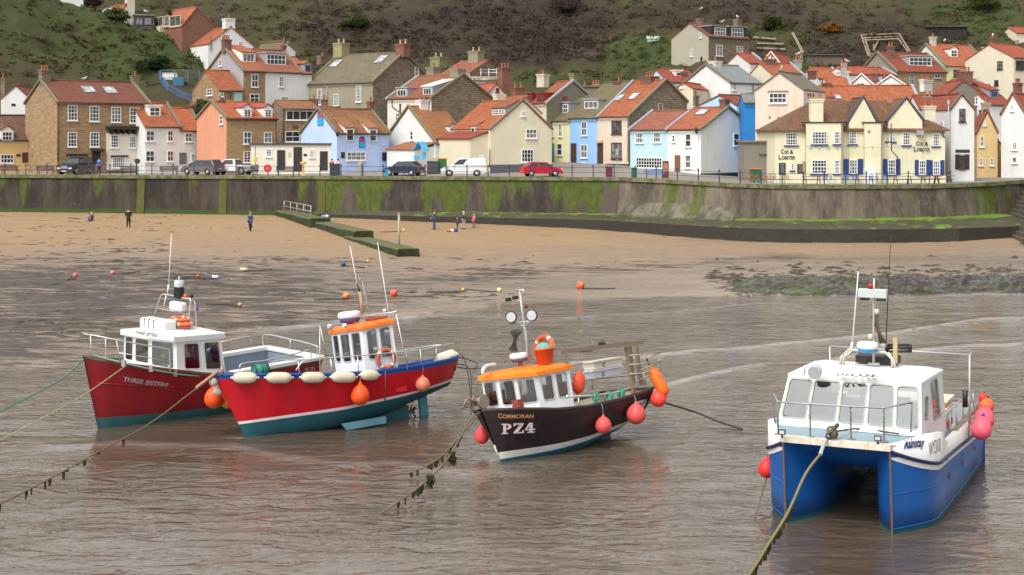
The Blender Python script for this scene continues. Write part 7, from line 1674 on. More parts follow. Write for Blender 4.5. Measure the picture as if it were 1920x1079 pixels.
mb.grid([[LC(x, y, .9 + .04 * i) for i, (x, y) in enumerate(r_)] for r_ in rr_], 0, True); o = mb.build('hung_net', plain((.03, .028, .026), .9), C.e); md = o.modifiers.new('sub', 'SUBSURF'); md.levels = md.render_levels = 2; wf = o.modifiers.new('wire', 'WIREFRAME'); wf.thickness = .022
c = LC(565, 700, .35); lifering(C.M @ Matrix.Translation(c) @ Matrix.Rotation(R(75), 4, 'Y') @ Matrix.Rotation(R(30), 4, 'Z'), .33, .075, 'orange life ring standing on the orange roof behind the red basket', plain((.75, .10, .03), .5))
c = LC(585, 870, .55); t = empty('basket', C.M @ Matrix.Translation(c), 'orange red plastic basket full of green net on the wheelhouse roof', 'basket'); mb = MB(); mb.lathe([(.001, .02), (.235, .02), (.28, .42), (.31, .42), (.31, .46), (.27, .46), (.26, .40)], 18); mb.build('basket_body', rubber((.75, .11, .03)), t)
mb = MB(); mb.ball((0, 0, .44), (.25, .25, .2), 14); mb.build('net_heap', plain((.16, .32, .26), .9), t)
# gallows, rails
mb = MB(); LI = lambda x, y, Y_: C.on(*KI(x, y), 'y', Y_)
a, b = LI(40, 190, .8), LI(770, 105, .9); mb.hexa([a + Vector((0, -.07, -.06)), b + Vector((0, -.07, -.06)), b + Vector((0, .07, -.06)), a + Vector((0, .07, -.06))], [a + Vector((0, -.07, .06)), b + Vector((0, -.07, .06)), b + Vector((0, .07, .06)), a + Vector((0, .07, .06))])
for x0, y0, x1, y1, y_ in ((632, 145, 700, 580, .85), (712, 130, 765, 480, .45), (655, 140, 690, 470, .6)):
 p, q = LI(x0, y0, y_), LI(x1, y1, y_); s_ = .055; mb.hexa([q + Vector(v) * s_ for v in ((-1, -1, 0), (1, -1, 0), (1, 1, 0), (-1, 1, 0))], [p + Vector(v) * s_ for v in ((-1, -1, 0), (1, -1, 0), (1, 1, 0), (-1, 1, 0))])
p, q = LI(100, 200, .3), LI(108, 300, .3); mb.tube([p, q + Vector((0, 0, -.4))], .07, 4); mb.tube([LI(338, 150, .8), LI(335, 95, .8)], .02, 5); mb.build('gallows', plain((.22, .17, .12), .6, .2), C.e)
mb = MB(); c0, c1 = LI(215, 172, .8), LI(318, 165, .8); mb.tube([c0, c1], .07, 8); mb.build('gallows_roller', BLACKP, C.e); mb = MB(); c = LI(415, 120, .8); mb.tube([c - Vector((.1, 0, 0)), c + Vector((.1, 0, 0))], .07, 8); mb.build('gallows_roller', BLACKP, C.e)
mb = MB(); SR = [[(270, 430), (480, 412), (650, 395), (820, 372)], [(150, 460), (250, 435)], [(150, 385), (250, 360)], [(150, 305), (240, 288)]]
for r_ in SR[:1]: mb.tube([LI(x, y, -1.0) for x, y in r_], .03, 6)
for x, y0, y1 in ((325, 430, 520),): mb.tube([LI(x, y0, -1.0), LI(x + 10, y1, -1.0)], .035, 5)
for r_ in SR[1:]: mb.tube([LI(x, y, .2) for x, y in r_], .022, 6)
for ya, yb_ in ((215, 190), (295, 268), (378, 345)):
 pts_ = [C.on(*KI(660, ya + 5), 'x', -2.5), C.on(*KI(760, ya + 0), 'x', -2.9), C.on(*KI(935, yb_), 'x', -3.5), C.on(*KI(760, ya + 45), 'x', -3.3)]; mb.tube(pts_[:3], .02, 6); mb.tube([pts_[2], C.on(*KI(750, ya + 55), 'x', -3.0)], .02, 6)
mb.tube([C.on(*KI(910, 195), 'x', -3.5), C.on(*KI(935, 355), 'x', -3.5)], .02, 6); mb.tube([C.on(*KI(780, 370), 'x', -3.2), C.on(*KI(800, 480), 'x', -3.2)], .035, 6); mb.build('stern_rails', plain((.40, .36, .29), .5, .4), C.e)
mb = MB(); mb.tube([C.on(*KI(112, 582), 'y', 1.0), C.on(*KI(330, 575), 'y', 1.0), C.on(*KI(540, 545), 'y', 1.05), C.on(*KI(718, 492), 'y', 1.0)], .03, 6)
for x, y in ((210, 580),): mb.tube([C.on(*KI(x, y), 'y', 1.0), C.on(*KI(x, 670), 'y', 1.0)], .03, 5)
mb.ball(C.on(*KI(112, 582), 'y', 1.0), .06, 8); mb.build('side_rail', ALU, C.e)
# winch on the bow
c = C.on(*KH(150, 460), 'y', -.45); mb = MB(); mb.tube([c + Vector((0, -.12, 0)), c + Vector((0, .12, 0))], .13, 12); mb.tube([c + Vector((0, -.16, 0)), c + Vector((0, -.12, 0))], .2, 14).tube([c + Vector((0, .12, 0)), c + Vector((0, .16, 0))], .2, 14)
mb.tube([c + Vector((.1, 0, .0)), c + Vector((.3, -.1, .12)), c + Vector((.42, -.1, 0))], .035, 6); mb.torus(.12, .03, 10, 6, M=Matrix.Translation(c + Vector((.38, -.12, .02))) @ Matrix.Rotation(R(70), 4, 'X')); mb.box(c.x - .15, c.x + .2, c.y - .1, c.y + .1, c.z - .35, c.z - .1); mb.build('winch', rusty((.27, .22, .18), .5), C.e)
mb = MB()
for x, y in ((258, 480), (325, 475), (375, 482)):
 c = C.on(*KH(x, y), 'z', 1.2); mb.tube([c - Vector((0, 0, .15)), c + Vector((0, 0, .08))], .035, 6); mb.tube([c + Vector((-.08, 0, .05)), c + Vector((.08, 0, .05))], .025, 6)
mb.build('cleat', rusty((.4, .38, .33), .4), C.e)
# lettering
GOLD = plain((.55, .27, .13), .5); PZW = plain((.68, .58, .60), .5)
C.lettering('C', ((312, 566), (350, 566), (350, 610), (312, 610)), GOLD, KH, .03, name='name_lettering'); C.lettering('ORMORAN', ((352, 576), (640, 572), (638, 610), (352, 611)), GOLD, KH, .03, name='name_lettering')
def slabtext(quad, name='number_lettering'):
 """P Z 4 in a heavy slab face, drawn as polygons in a 0..1 box"""
 pol = []
 P_ = [(0, 0, .17, .12), (0, .88, .1, 1.0), (.04, 0, .12, 1.0)];
 rects = [(0, 0, .20, .11), (0, .89, .14, 1.0), (.05, .05, .145, .95)]
 for x0, y0, x1, y1 in rects: pol.append([(x0, y0), (x1, y0), (x1, y1), (x0, y1)])
 n = 8; ar = [(.145 + .16 * math.sin(math.pi * i / n) ** .8 if 0 < i < n else .145, .71 + .29 * math.cos(math.pi * i / n)) for i in range(n + 1)]; ir = [(.145 + .07 * math.sin(math.pi * i / n) if 0 < i < n else .145, .71 + .17 * math.cos(math.pi * i / n)) for i in range(n + 1)]
 for i in range(n): pol.append([ar[i], ar[i + 1], ir[i + 1], ir[i]])
 z0 = .36
 pol += [[(z0, .86), (z0 + .30, .86), (z0 + .30, 1.0), (z0, 1.0)], [(z0, .72), (z0 + .06, .72), (z0 + .06, .9), (z0, .9)], [(z0, 0), (z0 + .31, 0), (z0 + .31, .14), (z0, .14)], [(z0 + .25, .1), (z0 + .31, .1), (z0 + .31, .3), (z0 + .25, .3)], [(z0, .13), (z0 + .13, .13), (z0 + .30, .87), (z0 + .17, .87)]]
 f0 = .70
 pol += [[(f0, .26), (f0 + .30, .26), (f0 + .30, .39), (f0, .39)], [(f0, .38), (f0 + .06, .38), (f0 + .22, 1.0), (f0 + .12, 1.0)], [(f0 + .13, .0), (f0 + .235, .0), (f0 + .235, 1.0), (f0 + .13, 1.0)], [(f0 + .07, 0), (f0 + .29, 0), (f0 + .29, .11), (f0 + .07, .11)]]
 g, f = [], []
 for p in pol: b = len(g); g += p; f.append(tuple(range(b, b + len(p))))
 C.lettering('', quad, PZW, KH, name=name, geo=(g, f), off=.04)
slabtext(((342, 656), (648, 645), (648, 736), (342, 752)))
def hull_pt(Bq, st, sn, pl, shf, kf, ff, Bm, x_t, z, sg):
 zk, zs = kf(x_t), shf(x_t); s_ = min(1, max(0, (z - zk) / (zs - zk))); return Vector((lerp(st(z), sn(z), x_t), sg * (Bm * pl(x_t) * s_ ** ff(x_t) + .015), z))
Cf = lambda t: interp(t, [(0, 1.0), (.06, .9), (.15, .66), (.4, .38), (.85, .34), (1, .4)])
for txt, t0, t1, z0, z1 in (('PZ4', .20, .035, .42, .72), ('CORMORAN', .17, .05, .88, .98), ('PZ4 ', .865, .965, .52, .82)):
 g, f = text_geo(txt.strip(), .05); m = MB(); m.add([hull_pt(C, Cst, Csn, Cpl, Csh, Ck, Cf, 1.18, lerp(t0, t1, a), lerp(z0, z1, b), 1 if t1 > t0 else -1) for a, b in g], f); m.build('side_lettering', PZW if 'PZ' in txt else GOLD, C.e, recalc=False)
# buoys and gear of the black boat
def hb(px, py, r_, mat, label, st=1.08, out=None, kk=KI):
 p, n = C.hullray(*kk(px, py)); p = p or C.on(*kk(px, py), 'y', 1.12); w_ = p + Vector((0, out or r_, 0)); buoy(C.M @ w_, r_, mat, label, stretch=st, rope=C.M @ (gun(C, w_.x, 1, 0, Q1[-1]) + Vector((0, .03, 0))))
hb(372, 838, .245, PKB, 'coral pink buoy hanging amidships on the black boat'); hb(648, 742, .30, PKB, 'largest coral pink buoy on the black boat, right of the amidships one')
p = C.on(*KI(912, 602), 'x', -3.3); buoy(C.M @ p, .245, rubber((.80, .06, .04)), 'red orange ball buoy at the stern corner of the black boat', rope=C.M @ (p + Vector((.1, -.15, .5))), stretch=1.08)
a, b = C.on(*KI(845, 320), 'x', -3.35), C.on(*KI(985, 585), 'x', -3.45); fender(C.M @ a, C.M @ b, .19, ORB2, 'long orange tube fender hanging upright at the stern of the black boat')
rope([C.M @ a, C.M @ (a + Vector((0, -.1, .2))), C.M @ C.on(*KI(805, 235), 'x', -3.3)], .03, DARKR, 'black lashing holding the long orange fender at the stern')
a, b = C.on(*KI(222, 355), 'y', .25), C.on(*KI(200, 570), 'y', .25); fender(C.M @ a, C.M @ b, .19, rubber((.75, .08, .03)), 'red orange tube fender hanging behind the wheelhouse of the black boat')
q = C.on(*KH(165, 780), 'y', -1.05); buoy(C.M @ q, .21, rubber((.7, .06, .07)), 'pink buoy half hidden behind the bow of the black boat', rope=C.M @ Vector((q.x, -.95, 1.1)), stretch=1.5)
for i, (x, y, m_, lab) in enumerate(((360, 372, (.55, .56, .62), 'lower grey white plastic fish box resting on the stern rails of the black boat'), (415, 292, (.60, .55, .44), 'upper cream stained plastic fish box on the stern rails of the black boat'))):
 c = C.on(*KI(x + (60 if i == 0 else 10), y + 22), 'y', -.55); t = empty('fish_box', C.M @ Matrix.Translation(c), lab, 'fish box'); mb = MB(); l_, w_, h_ = .72, .22, .17
 mb.hexa([(-l_ + .08, -w_, -.05), (l_ - .08, -w_, -.05), (l_ - .08, w_, -.05), (-l_ + .08, w_, -.05)], [(-l_, -w_ - .03, h_), (l_, -w_ - .03, h_), (l_, w_ + .03, h_), (-l_, w_ + .03, h_)]); mb.build('box_body', plain(m_, .6), t)
 mb = MB(); mb.box(-l_ - .03, l_ + .03, -w_ - .06, w_ + .06, h_, h_ + .04); mb.build('rim', plain(m_, .6), t)
 g, f = text_geo('C', .05); mb = MB(); mb.add([(.30 - a_ * .13, w_ + .015 + .03 * b_, -.01 + b_ * .13) for a_, b_ in g], f); mb.build('box_print', plain((.05, .06, .2)), t, recalc=False)
for x, lab, nn in ((365, 'small hank of green rope tied over the side rail nearest the wheelhouse', 5), (480, 'middle hank of green rope draped over the side rail of the black boat', 7), (585, 'big tangled hank of green rope at the aft end of the side rail', 11)):
 c = C.on(*KI(x, 560 if x < 500 else 530), 'y', 1.02); t = empty('rope_coil', C.M @ Matrix.Translation(c), lab, 'rope'); mb = MB(); rg = random.Random(x)
 for i in range(nn): mb.tube(smooth_pts([(rg.uniform(-.12, .12), .04, .05), (rg.uniform(-.2, .2), rg.uniform(.02, .1), rg.uniform(-.1, -.2)), (rg.uniform(-.15, .15), rg.uniform(.0, .08), rg.uniform(-.25, -.4)), (rg.uniform(-.2, .2), rg.uniform(-.1, 0), rg.uniform(-.1, -.2)), (rg.uniform(-.12, .12), -.03, .05), (rg.uniform(-.1, .1), .03, .08)], 4), .014, 5)
 mb.build('loops', GREENR, t)
rope([C.M @ Vector((2.75, -.2, 1.3)), P(880, 790, 41.0), P(840, 860, 38.8), P(790, 910, 37.4), P(716, 962, 36.2)], .022, BROWNR, 'longer of the two weedy bow ropes of the black boat', weed=16)
rope([C.M @ Vector((2.9, -.1, 1.3)), P(870, 810, 41.0), P(820, 862, 40.0), P(764, 889, 39.9)], .02, OLIVR, 'shorter weedy bow rope of the black boat', weed=14)
rope([C.M @ Vector((2.8, -.6, 1.25)), P(870, 672, 50), P(842, 660, 55)], .018, DARKR, 'upper dark line running left from the black boat to deeper water'); rope([C.M @ Vector((2.8, -.7, 1.2)), P(880, 692, 48), P(845, 684, 54)], .018, DARKR, 'lower dark line running left behind the bow of the black boat')
rope([C.M @ Vector((-3.4, .5, .9)), P(1300, 772, 47.6), P(1350, 792, 47.2), P(1392, 805, 46.6)], .028, DARKR, 'dark stern rope of the black boat slanting right into the water')
for px, py, lab in ((805, 900, 'clump of dark weed hanging on the longer bow rope of the black boat'), (847, 857, 'small dark weed clump high on the bow rope of the black boat')):
 w_ = P(px, py, 37.7 if px < 820 else 39.1); t = empty('weed_clump', w_, lab, 'seaweed'); mb = MB(); rg = random.Random(px)
 for i in range(16): mb.tube([(rg.uniform(-.1, .1), rg.uniform(-.1, .1), .12), (rg.uniform(-.14, .14), rg.uniform(-.14, .14), -.05), (rg.uniform(-.12, .12), rg.uniform(-.12, .12), -.22)], .02, 5, r2=.008)
 mb.build('fronds', plain((.02, .018, .008), .7), t)
# ---------------------------------------------------------------- dark red boat
KL, KM = K(150, 590, 4.69), K(220, 430, 4.692)
A = Boat('fishing_boat', 'dark red fishing boat with a big white cabin, leftmost of the boats', (-10.623, 49.873, -.03), 232.5, -.6, -2.4)
DRED = gloss((.25, .012, .018), .3, .4); AT = gloss((.03, .13, .15), .5, .8); AWH = gloss((.70, .70, .68), .3, .1); ABR = gloss((.16, .07, .045), .5, .3); AGR = gloss((.22, .27, .33), .6, .3)
Ast = lambda z: interp(z, [(-.5, 3.72), (0, 3.86), (.5, 3.98), (2.4, 4.44)]); Asn = lambda z: interp(z, [(-.5, -4.3), (1.3, -4.62)])
Apl = lambda t: sinterp(t, [(0, .02), (.06, .34), (.14, .62), (.28, .88), (.45, 1.0), (.8, 1.0), (1.0, .95)])
Ash = lambda t: interp(t, [(0, 2.38), (.12, 2.12), (.25, 1.85), (.42, 1.52), (.6, 1.36), (.8, 1.32), (1, 1.34)])
Ak = lambda t: interp(t, [(0, -.4), (.5, -.5), (1, -.35)])
hA_, S1, S2, ts = hull(A, Ast, Asn, 1.46, Apl, Ash, Ak, [(lambda t: interp(t, [(0, .42), (.3, .36), (1, .30)]), 0, 5), (lambda t: lerp(.42, Ash(t), .55), 1, 5), (lambda t: Ash(t) - .07, 1, 4), (None, 2, 1)], lambda t: interp(t, [(0, .85), (.15, .62), (.4, .34), (1, .26)]), [AT, DRED, ABR])
gunwale_parts(A, S1, S2, .06, AWH, AWH, ABR, .10, .045, cut=-.45)
# raised knuckle line
for sg in (1, -1):
 m = MB(); m.tube([hull_pt(A, Ast, Asn, Apl, Ash, Ak, lambda t: interp(t, [(0, .85), (.15, .62), (.4, .34), (1, .26)]), 1.46, t, lerp(.42, Ash(t), .60), sg) for t in np.linspace(.02, .95, 30)], .022, 5); m.build('knuckle_strake', DRED, A.e)
zi = .55
mb = MB(); aft = [(-.4, 1.28), (-4.45, 1.26), (-4.45, -1.26), (-.4, -1.28)]
mb.grid([[(x, y, 1.47) for x, y in aft + aft[:1]], [(x, y, zi) for x, y in aft + aft[:1]]], 0, False); mb.poly([(x, y, zi) for x, y in aft]); mb.build('cockpit_lining', AGR, A.e)
mb = MB(); mb.box(-4.6, -.4, 1.22, 1.5, 1.36, 1.50).box(-4.6, -.4, -1.5, -1.22, 1.36, 1.50).box(-4.66, -4.40, -1.45, 1.45, 1.36, 1.50); mb.build('cockpit_coaming', AWH, A.e, bevel=.02)
fb_ = [(2.10, -1.05), (1.95, .05), (1.58, 1.00), (-.45, 1.02), (-.45, -1.08)]; ft_ = [(2.12, -1.02), (1.96, .05), (1.62, .97), (-.30, .92), (-.30, -1.05)]
Vb = [Vector((x, y, z)) for (x, y), z in zip(fb_, (1.75, 1.72, 1.62, 1.36, 1.4))]; Vt = [Vector((x, y, z)) for (x, y), z in zip(ft_, (2.74, 2.72, 2.68, 2.56, 2.62))]; wall = MB()
cabin_wall(A, wall, (Vb[0], Vb[1], Vt[1], Vt[0]), [(.06, .16, .36, .93), (.46, .16, .98, .93, .0)], AWH, GLASS, A.e, fw=.02)
cabin_wall(A, wall, (Vb[1], Vb[2], Vt[2], Vt[1]), [(.10, .14, .88, .93)], AWH, GLASS, A.e, fw=.02)
cabin_wall(A, wall, (Vb[2], Vb[3], Vt[3], Vt[2]), [(.16, .16, .48, .90), (.60, .14, .93, .90)], plain((.5, .5, .5), .5), GLASS, A.e)
cabin_wall(A, wall, (Vb[3], Vb[4], Vt[4], Vt[3]), [(.1, .1, .4, .9)], AWH, GLASS, A.e); cabin_wall(A, wall, (Vb[4], Vb[0], Vt[0], Vt[4]), [(.1, .3, .4, .9), (.55, .3, .9, .9)], AWH, GLASS, A.e)
wall.build('cabin', AWH, A.e)
slab_roof([v + Vector((.08 if i < 3 else -.1, 0, 0)) for i, v in enumerate(Vt)], 0, .16, None, .03, .07).build('cabin_roof', AWH, A.e, bevel=.02)
mb = MB(); mb.box(1.1, 1.7, -.9, .8, 1.4, 1.9); mb.build('dashboard', plain((.3, .3, .29), .7), A.e); mb = MB(); mb.box(.1, .4, -.2, .35, 1.3, 2.3); mb.build('red_jacket', plain((.42, .02, .03), .8), A.e)
mb = MB(); mb.ball((1.2, -.1, 2.0), (.1, .16, .1), 8); mb.build('yellow_gloves', plain((.7, .5, .02), .8), A.e)
A.lettering('THREE SISTERS', ((384, 545), (780, 605), (775, 648), (388, 588)), plain((.36, .30, .30), .5), KL, .035, .35, name='name_lettering')
c_ = [Vector(v) + Vector((0, 0, .08)) for v in Vt]
g, f = text_geo('THREE SISTERS', .0, .3); m = MB(); e0 = Vector((2.30, -.60, 2.73)); e1 = Vector((2.14, .33, 2.71));
m.add([e0.lerp(e1, a) + Vector((.0, 0, .12 * b)) for a, b in g], f);
A.lettering('THREE SISTERS', ((487, 142), (686, 172), (682, 202), (484, 168)), plain((.02, .015, .025), .5), KL, .03, .3, name='roof_lettering', plane=('x', 2.36))
p_ = [Vector((x, y, z)) for x, y, z in ((2.26, -.95, 2.82), (2.12, .1, 2.80), (1.78, 1.03, 2.76))]
mb = MB(); sm = MB(); mb.grid([[q + Vector((0, 0, -.05)) for q in p_], [q + Vector((-.02, 0, .10)) for q in p_], [q + Vector((-.06, 0, .10)) for q in p_], [q + Vector((-.06, 0, -.05)) for q in p_]], 0, False); mb.build('roof_brow', AWH, A.e)
LA = lambda x, y, X: A.on(*KM(x, y), 'x', X)
t_ = LA(345, 860, .9); mb = MB(); mb.box(-.28, .28, -.62, .62, 0, .36); cc = A.on(*KM(345, 905), 'x', 1.1); o = mb.build('liferaft_canister', AWH, A.e, M=Matrix.Translation((1.05, cc.y, 2.80)), bevel=.07)
mb = MB()
for y in (-.35, -.12, .12): mb.box(-.29, .29, y - .012, y + .012, -.005, .366, M=Matrix.Translation((1.05, cc.y, 2.80)))
mb.build('raft_strap', BLACKP, A.e, bevel=0)
for i, (x, y, dz) in enumerate(((545, 840, 0), (570, 870, 0), (545, 905, 0))):
 c = A.on(*KM(575, 905 - 32 * i), 'x', .35); lifering(A.M @ Matrix.Translation(Vector((.35 + .04 * i, c.y - .05 + (.1 if i == 1 else 0), 2.86 + .135 * i))), .27, .066, ['bottom orange life ring of the stack of three on the white cabin roof', 'middle orange life ring of the stack on the white cabin roof', 'top orange life ring of the stack on the white cabin roof'][i])
# radar arch
mb = MB(); fr1 = [(320, 780), (375, 610), (415, 575), (600, 610), (645, 640), (600, 960)]; mb.tube(smooth_pts([LA(x, y, .0) for x, y in fr1], 3), .026, 7)
fr2 = [(385, 790), (405, 700), (430, 585)]; mb.tube([LA(x, y, -.25) for x, y in fr2], .024, 6); mb.tube(smooth_pts([LA(x, y, -.25) for x, y in ((640, 610), (680, 640), (690, 760), (700, 945))], 3), .024, 6)
mb.tube([LA(345, 695, 0), LA(470, 720, 0), LA(635, 752, 0)], .02, 6); mb.tube([LA(345, 698, 0), LA(405, 705, -.2)], .02, 6); mb.tube([LA(600, 612, 0), LA(680, 632, -.25)], .02, 6); mb.build('radar_arch', plain((.52, .50, .47), .35, .4), A.e)
for x, y in ((600, 960), (695, 945)):
 c = LA(x, y, -.1); mb = MB(); mb.box(c.x - .07, c.x + .07, c.y - .07, c.y + .07, c.z - .02, c.z + .01); mb.build('foot_plate', DARKW, A.e)
mb = MB(); c = LA(533, 683, .1); mb.box(-.13, .13, -.33, .33, -.15, .17); mb.build('radar_unit', AWH, A.e, M=Matrix.Translation(c), bevel=.07)
mb = MB(); c = LA(542, 548, 0); mb.lathe([(.001, -.24), (.12, -.24), (.17, -.18), (.17, .18)], 16, M=Matrix.Translation(c)); o = mb.build('radar_reflector', BLACKP, A.e)
mb = MB(); mb.lathe([(.172, .16), (.172, .36), (.12, .38), (.001, .38)], 16, M=Matrix.Translation(c)); mb.build('silver_top', plain((.4, .42, .44), .4), o); mb = MB(); mb.tube([c + Vector((0, 0, .36)), c + Vector((0, 0, .50))], .03, 6); mb.build('top_light', plain((.5, .5, .5), .4), o)
mb = MB(); mb.tube([LA(440, 570, 0), LA(452, 490, 0)], .03, 6); mb.tube([LA(452, 500, 0), LA(476, 45, 0)], .02, 6, r2=.012); mb.build('whip_aerial', WHITE, A.e)
c = LA(600, 587, -.1); mb = MB(); mb.tube([c + Vector((0, -.08, 0)), c + Vector((0, .08, 0))], .06, 8); mb.build('orange_beacon', plain((.75, .12, .03)), A.e); c = LA(650, 590, -.2); mb = MB(); mb.ball(c, .08, 10); mb.build('black_horn', BLACKP, A.e)
c = LA(706, 690, -.3); mb = MB(); mb.hexa([c + Vector(v) for v in ((0, -.04, -.12), (0, .07, -.1), (.02, .07, -.1), (.02, -.04, -.12))], [c + Vector(v) for v in ((0, -.03, .12), (0, .03, .06), (.02, .03, .06), (.02, -.03, .12))]); mb.build('purple_pennant', plain((.15, .04, .35), .8), A.e)
# bow rail
def ghit(x, y, z, kk): return A.on(*kk(x, y), 'z', z)
mb = MB(); top = [A.on(*KL(65, 178), 'y', .0), A.on(*KL(180, 195), 'y', .45), A.on(*KL(380, 235), 'y', .95), A.on(*KL(600, 275), 'y', 1.2), A.on(*KL(770, 305), 'y', 1.33), A.on(*KL(788, 330), 'y', 1.34), A.on(*KL(793, 515), 'y', 1.36)]
mb.tube(smooth_pts(top, 3), .02, 7); mid = [A.on(*KL(340, 338), 'y', .9), A.on(*KL(560, 372), 'y', 1.2), A.on(*KL(780, 415), 'y', 1.34)]; mb.tube(mid, .015, 6)
for x0, y0, x1, y1, yv in ((92, 190, 105, 385, .15), (322, 232, 355, 430, .88),): mb.tube([A.on(*KL(x0, y0), 'y', yv), A.on(*KL(x1, y1), 'y', yv)], .018, 6)
topS = [(v.x, -v.y, v.z) for v in top[:5]]; mb.tube(topS, .02, 7); mb.tube([A.on(*KL(225, 215), 'y', -.6), A.on(*KL(225, 390), 'y', -.6)], .018, 6)
KN = K(390, 600, 4.496)
for rr in ([(80, 195, -1.35), (330, 142, -1.38), (362, 165, -1.38), (366, 220, -1.38)], [(470, 220, -1.3), (475, 125, -1.3), (700, 165, 0), (900, 215, 1.1), (922, 245, 1.3), (922, 320, 1.35)]):
 mb.tube(smooth_pts([A.on(*KN(x, y), 'x', -1.2 - (i * 1.0 if rr[0][0] == 80 else 3.3)) for i, (x, y, v) in enumerate(rr)], 3), .022, 7)
mb.tube([A.on(*KN(693, 165), 'x', -4.5), A.on(*KN(693, 240), 'x', -4.5)], .02, 6)
mb.build('bow_and_stern_rails', ALU, A.e)
for x, y in ((385, 430), (625, 475), (835, 515)):
 c = A.on(*KL(x, y), 'y', 1.25); mb = MB(); mb.box(c.x - .03, c.x + .03, c.y - .08, c.y + .08, c.z - .1, c.z + .1); mb.build('mooring_cleat', plain((.30, .30, .24), .6), A.e)
rope([A.M @ Vector((4.2, .1, 2.45)), A.M @ A.on(*KL(400, 430), 'y', .95), A.M @ A.on(*KL(640, 485), 'y', 1.25), A.M @ A.on(*KL(900, 530), 'y', 1.3), A.M @ A.on(*KL(1130, 545), 'y', 1.35)], .025, rope_mat((.22, .48, .36)), 'pale green rope laid along the foredeck of the dark red boat')
rope([A.M @ Vector((4.3, .0, 2.42)), P(120, 708, 46.5), P(60, 742, 44.4), P(-40, 792, 42)], .02, rope_mat((.06, .26, .17)), 'bright green bow line leading left from the dark red boat')
rope([A.M @ A.on(*KL(405, 450), 'y', 1.0), P(168, 734, 44.8), P(110, 768, 43.5), P(50, 800, 42.3), P(-60, 858, 40.5)], .018, rope_mat((.38, .42, .22)), 'thin pale rope crossing the dark red bow and leading down left')
c = A.on(*KN(890, 395), 'y', 1.47); A.lettering('SE 70', ((815, 408), (895, 395), (895, 425), (815, 438)), plain((.6, .6, .6)), KN, .0, .0, name='registration_lettering')
# ================================================================ things on the promenade, beach and hillside
def pm(px, back=.35, h=0.0):
 """point on the promenade, back metres behind the wall edge, on the column px"""
 Y = interp(px, WALL) + back; return Vector(((px - 960) / F * Y, Y, prom_z(px, Y) + h))
# --- railing with ball-topped posts
RB = plain((.03, .045, .10), .5)
rl = empty('promenade_railing', pm(900), 'dark blue promenade railing with ball topped posts along the sea wall', 'railing'); RI2 = rl.matrix_world.inverted()
pb = MB(); pb.lathe([(.11, 0), (.11, .06), (.06, .10), (.05, .45), (.075, .5), (.05, .55), (.045, .95), (.08, 1.0), (.05, 1.04), (.09, 1.12), (.05, 1.2), (.001, 1.22)], 8)
po = None; pxs = list(np.arange(9, 1800, 39.4)); pp_ = [RI2 @ pm(q) for q in pxs]
for p in pp_:
 if po is None: po = pb.build('post', RB, rl); c = po
 else: c = po.copy(); COL.objects.link(c); c.parent = rl
 c.matrix_local = Matrix.Translation(p)
for h_ in (.5, .98):
 mb = MB(); mb.tube([RI2 @ pm(-60, .35, h_)] + [p + Vector((0, 0, h_)) for p in pp_], .022, 5); mb.build('rail', RB, rl)
# --- benches
def bench(px, back, m, label, th=0, group=None):
 t = empty('bench', Matrix.Translation(pm(px, back)) @ Matrix.Rotation(R(th), 4, 'Z'), label, 'bench', group)
 mb = MB(); [mb.box(-.95, .95, -.2 + .15 * i, -.08 + .15 * i, .42, .46) for i in range(3)]; mb.build('seat', m, t)
 mb = MB(); [mb.hexa([(-.95, -.26 - .03 * i, .55 + .14 * i), (.95, -.26 - .03 * i, .55 + .14 * i), (.95, -.22 - .03 * i, .55 + .14 * i), (-.95, -.22 - .03 * i, .55 + .14 * i)], [(-.95, -.28 - .03 * i, .65 + .14 * i), (.95, -.28 - .03 * i, .65 + .14 * i), (.95, -.24 - .03 * i, .65 + .14 * i), (-.95, -.24 - .03 * i, .65 + .14 * i)]) for i in range(3)]; mb.build('backrest', m, t)
 for x in (-.75, .75):
  mb = MB(); mb.tube([(x, -.36, .98), (x, -.22, .42), (x, -.3, 0)], .03, 5).tube([(x, -.22, .42), (x, .24, .42), (x, .26, 0)], .03, 5); mb.build('leg', GUT, t)
bw_ = wood((.10, .075, .075))
for px, lab in ((19, 'dark slatted bench at the far left in front of the orange cottage'), (86, 'dark slatted bench just left of the black jeep'), (163, 'dark slatted bench just right of the black jeep'), (244, 'dark slatted bench in front of the cream shop window'), (318, 'dark slatted bench in front of the white cottages'), (461, 'dark slatted bench beside the white pickup'), (536, 'dark slatted bench between the red box and the yellow post')):
 bench(px, 1.0, bw_, lab, 180 if False else 0, 'promenade benches')
bench(1227, 1.6, plain((.10, .24, .55), .5), 'sky blue bench in front of the duck egg cottage', -8)
